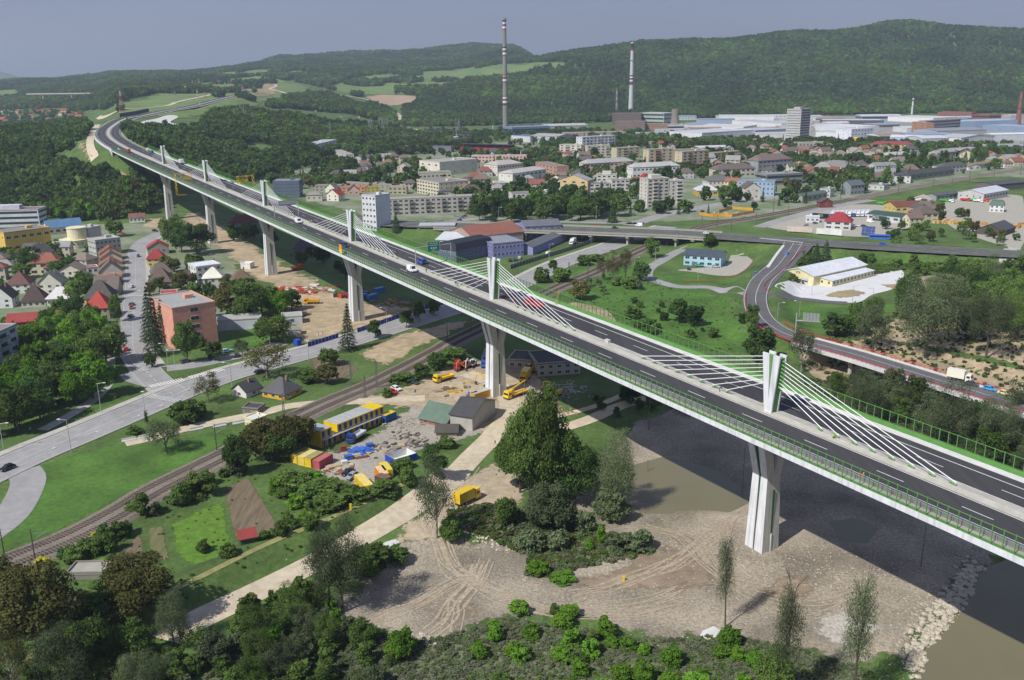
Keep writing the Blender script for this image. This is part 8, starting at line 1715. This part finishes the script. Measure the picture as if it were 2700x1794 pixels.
MEADP=[[(255,300),(330,268),(400,250),(520,222),(600,212),(700,205),(760,215),(830,235),(800,255),(740,262),(700,285),(600,300),(480,318),(380,305),(300,310)],
[(860,232),(930,205),(1060,192),(1180,186),(1300,170),(1480,163),(1505,172),(1430,192),(1330,203),(1230,214),(1160,238),(1100,246),(1000,252),(900,246)],[(560,194),(700,183),(800,188),(850,196),(700,208),(600,215)],
[(125,428),(150,408),(195,398),(215,418),(200,434),(150,440)],[(620,385),(680,374),(745,398),(700,414),(650,405)],[(-120,250),(40,235),(60,250),(20,262),(-120,265)],[(950,256),(1000,248),(1108,252),(1100,272),(1060,290),(1068,330),(1045,335),(1040,300),(1000,282),(960,275)],
[(700,228),(850,245),(960,285),(990,272),(880,240),(760,212)],[(185,385),(225,360),(260,395),(272,430),(235,440),(200,430)],[(350,325),(420,300),(520,300),(520,348),(380,350)],[(180,300),(260,290),(330,300),(300,330),(215,345)],[(290,300),(560,252),(560,300),(520,350),(380,350),(330,338)],[(0,290),(160,285),(220,305),(150,330),(0,338)]]
FB=np.array([(-400,560),(-100,562),(120,575),(250,590),(350,572),(430,560),(445,500),(560,485),(640,480),(760,452),(860,432),(905,398),(1000,352),(1062,335),(1200,334),(1500,326),(1800,316),(2100,306),(2400,300),(3000,298)])
MWL=LQ[LS>738]
def forest():
    out=[]; aG=np.linspace(-.68,.72,280); yG=np.arange(500,7000,25.); AA,YY=np.meshgrid(aG,yG); ZZ=H((AA*YY).ravel(),YY.ravel()).reshape(AA.shape); ang=(ZZ-HC)/YY; mx=np.maximum.accumulate(ang,axis=0)
    for y0,y1,sp,hr in ((560,1100,6.5,(9,15)),(1100,1700,7.5,(10,16)),(1700,2600,9.,(11,17)),(2600,4600,11.5,(13,19)),(4600,5700,17,(16,24))):
        area=.5*1.32*(y1**2-y0**2); n=int(area/sp**2); y=np.sqrt(RNG.uniform(y0**2,y1**2,n)); a=RNG.uniform(-.64,.68,n); x=a*y; z=H(x,y); u,v=proj(np.c_[x,y,z])
        ok=(v<np.interp(u,FB[:,0],FB[:,1]))&(u>-120)&(u<2830)
        i=np.clip(np.searchsorted(yG,y)-1,0,len(yG)-1); j=np.clip(((a-aG[0])/(aG[1]-aG[0])).astype(int),0,len(aG)-1); ok&=((z+22-HC)/y>mx[i,j]-.0005)
        nn=np.sin(x/75+1.7*np.sin(y/95))+np.sin(y/60-x/110+1)+.6*np.sin(x/31+y/43)
        for P in MEADP[:3]: ok&=~(inpoly(u,v,P)&(nn<1.25))
        for P in MEADP[3:]: ok&=~inpoly(u,v,P)
        x,y,z,u,v=[q[ok] for q in (x,y,z,u,v)]
        d=pdist(x,y,MWL[::6]); k=(d>np.where((y<1200)&(x<np.interp(y,MWL[:,1][:160],MWL[:,0][:160])),22,16))&((y<2600)|(RNG.random(len(x))<1)); 
        dm=np.sin(x/130+2*np.sin(y/170))+np.sin(y/90-x/60)          # clearings on the allotment hill
        al=(u>640)&(u<1000)&(v>240)&(v<350); k&=~(al&(dm>.5)); x,y,z,u,v=[q[k] for q in (x,y,z,u,v)]
        cl=np.array([clear(p,q,1) for p,q in zip(x,y)]) if y0<2400 else np.ones(len(x),bool)
        x,y,z,u=x[cl],y[cl],z[cl],u[cl]; n=len(x); h=RNG.uniform(*hr,n); kk=np.sin(x/210+1.7*np.sin(y/160))+.8*np.sin(y/120+x/310); con=(RNG.random(n)<np.clip((kk-.6)*.8,0.01,.7)); idx=np.where(con,7+RNG.integers(0,2,n),np.where(kk<-.5,RNG.choice([0,1,3,5,4],n),RNG.choice([0,1,2,3,6,2],n)))
        w=np.where(con,h*.42,sp*RNG.uniform(1.15,1.75,n)); out.append(np.c_[x,y,z-h*.12,w,np.where(con,h*1.15,h),RNG.uniform(0,6.28,n),idx])
    o=np.concatenate(out); print('forest',len(o)); return o
fp=forest(); scatter('forest','dense mixed forest covering the hills beyond the town and the viaduct',fp,PB)
def town():
    poly=[(700,470),(900,405),(1000,370),(1200,385),(1500,378),(1700,360),(2000,380),(2300,380),(2700,395),(2800,420),(2700,440),(2400,480),(2200,530),(2000,565),(1700,572),(1600,560),(1300,560),(1000,545),(760,520)]
    W_=[G(*q)[:2] for q in poly]; x0,x1=min(p[0] for p in W_),max(p[0] for p in W_); y0,y1=min(p[1] for p in W_),max(p[1] for p in W_); n=9000; x=RNG.uniform(x0,x1,n); y=RNG.uniform(y0,y1,n); ok=inpoly(x,y,W_); x,y=x[ok],y[ok]
    q=np.sin(x/47+1.5*np.sin(y/60))+.8*np.sin(y/33+x/80)+RNG.normal(0,.6,len(x)); k=q>.15; x,y=x[k],y[k]
    d=np.minimum.reduce([pdist(x,y,pl[::4]) for pl in (MAIN,RW,OP)]); k=(d>16); x,y=x[k],y[k]; k=np.array([clear(a,b,2.5) for a,b in zip(x,y)]); x,y=x[k],y[k]; n=len(x); h=RNG.uniform(6,14,n); con=RNG.random(n)<.12
    idx=np.where(con,7+RNG.integers(0,2,n),RNG.choice([0,1,2,3,4,6,6,2],n)); print('town',n); return np.c_[x,y,H(x,y)-h*.1,np.where(con,h*.4,h*RNG.uniform(.7,1.05,n)),h*np.where(con,1.25,1),RNG.uniform(0,6.28,n),idx]
scatter('town_trees','countless small garden and street trees filling the gaps between the town houses',town(),PB)
def indtrees():
    out=[]
    for poly,n,hr in (([(1050,345),(1300,350),(1500,345),(1700,352),(1840,358),(1840,378),(1700,380),(1400,372),(1050,372)],420,(7,13)),([(1650,372),(2060,378),(2060,392),(1900,400),(1650,392)],260,(9,15)),([(2105,378),(2300,380),(2700,392),(2700,400),(2300,405),(2100,400)],240,(8,14)),([(900,360),(1050,345),(1300,380),(1200,400),(1000,420),(900,420)],320,(8,15)),([(-60,255),(60,285),(220,300),(230,330),(100,345),(-60,345)],500,(7,12))):
        W_=[G(*q)[:2] for q in poly]; x0,x1=min(p[0] for p in W_),max(p[0] for p in W_); y0,y1=min(p[1] for p in W_),max(p[1] for p in W_); k=0
        for _ in range(n*8):
            x=random.uniform(x0,x1); y=random.uniform(y0,y1)
            if inpoly([x],[y],W_)[0] and clear(x,y,3):
                h=random.uniform(*hr); c=random.random()<.1; out.append((x,y,h1(x,y)-h*.1,h*(.4 if c else random.uniform(.8,1.2)),h,random.uniform(0,6.28),random.choice([7,8]) if c else random.choice([0,1,2,3,4,6]))); k+=1
                if k>=n: break
    return out
scatter('far_trees','belts of trees between the far factories, the stadium and the valley town',indtrees(),PB)
# weeds and scrub tufts, river stones
PW=[proto(crown('shrub',c,s,2)) for c,s in (('green',0),('weed',1),('olive',2),('lush',1))]
def weeds(polys):
    out=[]
    for poly,n,hr,ix,asp in polys:
        W_=[G(*q)[:2] for q in poly]; x0,x1=min(p[0] for p in W_),max(p[0] for p in W_); y0,y1=min(p[1] for p in W_),max(p[1] for p in W_); x=RNG.uniform(x0,x1,n*3); y=RNG.uniform(y0,y1,n*3); ok=inpoly(x,y,W_); x,y=x[ok][:n],y[ok][:n]
        d=np.minimum.reduce([pdist(x,y,pl[::3]) for pl in (MAIN,RW,OP,DR0)]); k=(d>6); x,y=x[k],y[k]; k=np.array([clear(a,b,.5) for a,b in zip(x,y)],bool) if len(x) else k; x,y=x[k],y[k]; m=len(x); h=RNG.uniform(*hr,m)
        out.append(np.c_[x,y,H(x,y)-.03,h*RNG.uniform(*asp,m),h,RNG.uniform(0,6.28,m),RNG.choice(ix,m)])
    return np.concatenate(out)
DR0=curve([(440,1690),(500,1648),(650,1575),(820,1490),(960,1415),(1080,1345),(1170,1275),(1245,1205),(1300,1150),(1335,1105),(1345,1060),(1310,1015),(1230,985)])
SCP=[(600,1695),(800,1640),(930,1660),(1130,1690),(1330,1632),(1480,1652),(1700,1690),(1900,1678),(2100,1710),(2300,1775),(2290,1960),(450,1960)]; ISL=[(1180,1350),(1280,1330),(1420,1360),(1540,1400),(1700,1440),(1680,1470),(1520,1500),(1480,1530),(1390,1520),(1390,1470),(1300,1420),(1200,1400)]
LEVP=[(-100,1794),(60,1740),(480,1545),(893,1357),(1297,1158),(1320,1100),(1340,1140),(1200,1230),(1080,1320),(940,1400),(640,1560),(430,1680),(300,1794)]
scatter('weeds','grey green weeds and low scrub on the river bank and slopes',weeds([(SCP,9000,(.3,.75),[1,1,1,1,0],(1.2,2.2)),(ISL,1500,(.4,1.1),[1,0,2],(1.2,2.2)),(LEVP,500,(.25,.5),[3],(1.5,2.6)),([(120,1500),(600,1250),(770,1230),(1000,1310),(880,1350),(480,1540),(300,1620),(100,1720)],120,(.25,.5),[3],(1.4,2.4)),([(1480,760),(1600,700),(1960,790),(2010,930),(1850,925),(1560,820)],500,(.25,.6),[3,3,0],(1.3,2.2)),([(2120,665),(2800,690),(2800,760),(2400,710),(2080,740)],2500,(.6,1.8),[0,3,2,0],(1.2,2.)),([(2180,880),(2700,700),(2800,1300),(2500,1200),(2180,1050)],1800,(.4,1.4),[1,2,0],(1.2,2.)),([(2100,1000),(2200,1010),(2700,1240),(2700,1300),(2400,1180)],900,(.4,1.5),[1,0],(1.2,2.))]),PW)
def rockm(seed):
    bm=bmesh.new(); bmesh.ops.create_icosphere(bm,subdivisions=1,radius=.5); r=random.Random(seed)
    for v in bm.verts: v.co*=r.uniform(.7,1.15); v.co.z*=.7
    me=bpy.data.meshes.new('stone'); bm.to_mesh(me); bm.free(); me.materials.append(mat('stone',hx('#c2b8a6'),.9,var=.35,scale=.9)); return me
PR_=[proto(rockm(i)) for i in range(3)]
def stones():
    out=[]
    for line,n,sp,hr in (([(2410,1770),(2424,1714),(2468,1663),(2508,1607),(2520,1595),(2548,1559),(2560,1512),(2590,1494)],900,14,(.4,1.5)),([(2380,1760),(2440,1640),(2500,1560)],500,26,(.25,.7)),([(1160,1420),(1230,1430),(1300,1440),(1350,1450)],160,8,(.3,1.)),([(1440,1040),(1480,1040),(1510,1030)],120,14,(.3,.9)),([(1430,1500),(1390,1510),(1370,1560)],60,6,(.3,.7)),([(1110,1680),(1140,1700)],50,6,(.3,1.)),([(900,1620),(1250,1600),(1600,1560),(1900,1540),(2300,1600)],1500,150,(.2,.6)),([(1100,1450),(1250,1520)],300,60,(.2,.5)),([(1700,1440),(2200,1520),(2400,1500)],900,120,(.2,.65)),([(1270,1230),(1300,1180),(1330,1230)],120,10,(.2,.6))):
        Pl=np.array([unz(*q,-2.6) for q in line]); Q,_=resample(Pl,.5); 
        for _ in range(n):
            q=Q[random.randrange(len(Q))]; x=q[0]+random.gauss(0,sp*.05); y=q[1]+random.gauss(0,sp*(.16 if sp<50 else .07)); s=random.uniform(*hr)**1.4; out.append((x,y,h1(x,y)+s*.1,s,s*random.uniform(.7,1),random.uniform(0,6),random.randrange(3)))
    return out
scatter('stones','pale boulders and stones along the river shore and gravel edges',stones(),PR_)
# ---------- haze ----------
hm=MB().box((0,7100,1000-500),(16400,15200,1010)).mesh('haze',[]) if False else None
bm=bmesh.new(); bmesh.ops.create_cube(bm,size=1)
for v in bm.verts: v.co=Vector((v.co.x*36000,7300+v.co.y*16400,(v.co.z+.5)*512-12))
me=bpy.data.meshes.new('haze'); bm.to_mesh(me); bm.free(); hz=link('haze',me); hz['kind']='stuff'
hmt=bpy.data.materials.new('haze'); hmt.use_nodes=True; n=hmt.node_tree.nodes; n.remove(n['Principled BSDF']); pv=n.new('ShaderNodeVolumePrincipled'); pv.inputs['Color'].default_value=(.72,.85,1,1); pv.inputs['Density'].default_value=.0001; pv.inputs['Anisotropy'].default_value=.25
hmt.node_tree.links.new(pv.outputs[0],n['Material Output'].inputs['Volume']); me.materials.append(hmt)
# ---------- labels: tell look-alikes apart by their order across the photograph ----------
ORD=['first','second','third','fourth','fifth','sixth','seventh','eighth','ninth','tenth','eleventh','twelfth','thirteenth','fourteenth','fifteenth','sixteenth','seventeenth','eighteenth','nineteenth','twentieth']
def ordinal(i): 
    if i<20: return ORD[i]
    tens=['twenty','thirty','forty','fifty','sixty','seventy','eighty','ninety'][(i+1)//10-2] if i<99 else 'far'
    r=(i+1)%10
    return tens+'-'+ORD[r-1] if r else {'twenty':'twentieth','thirty':'thirtieth','forty':'fortieth','fifty':'fiftieth','sixty':'sixtieth','seventy':'seventieth','eighty':'eightieth','ninety':'ninetieth'}.get(tens,tens)
def finish():
    bpy.context.view_layer.update(); by={}
    for o in ALL: by.setdefault(o['label'],[]).append(o)
    for lab,os in by.items():
        if len(os)<2: continue
        os.sort(key=lambda o: proj(np.array(o.matrix_world.translation))[0][0])
        for i,o in enumerate(os):
            if i==0: o['label']='leftmost '+lab
            elif i==len(os)-1: o['label']='rightmost '+lab
            else: o['label']=ordinal(i)+' from left, '+lab
            if 'group' not in o: o['group']=lab
finish()
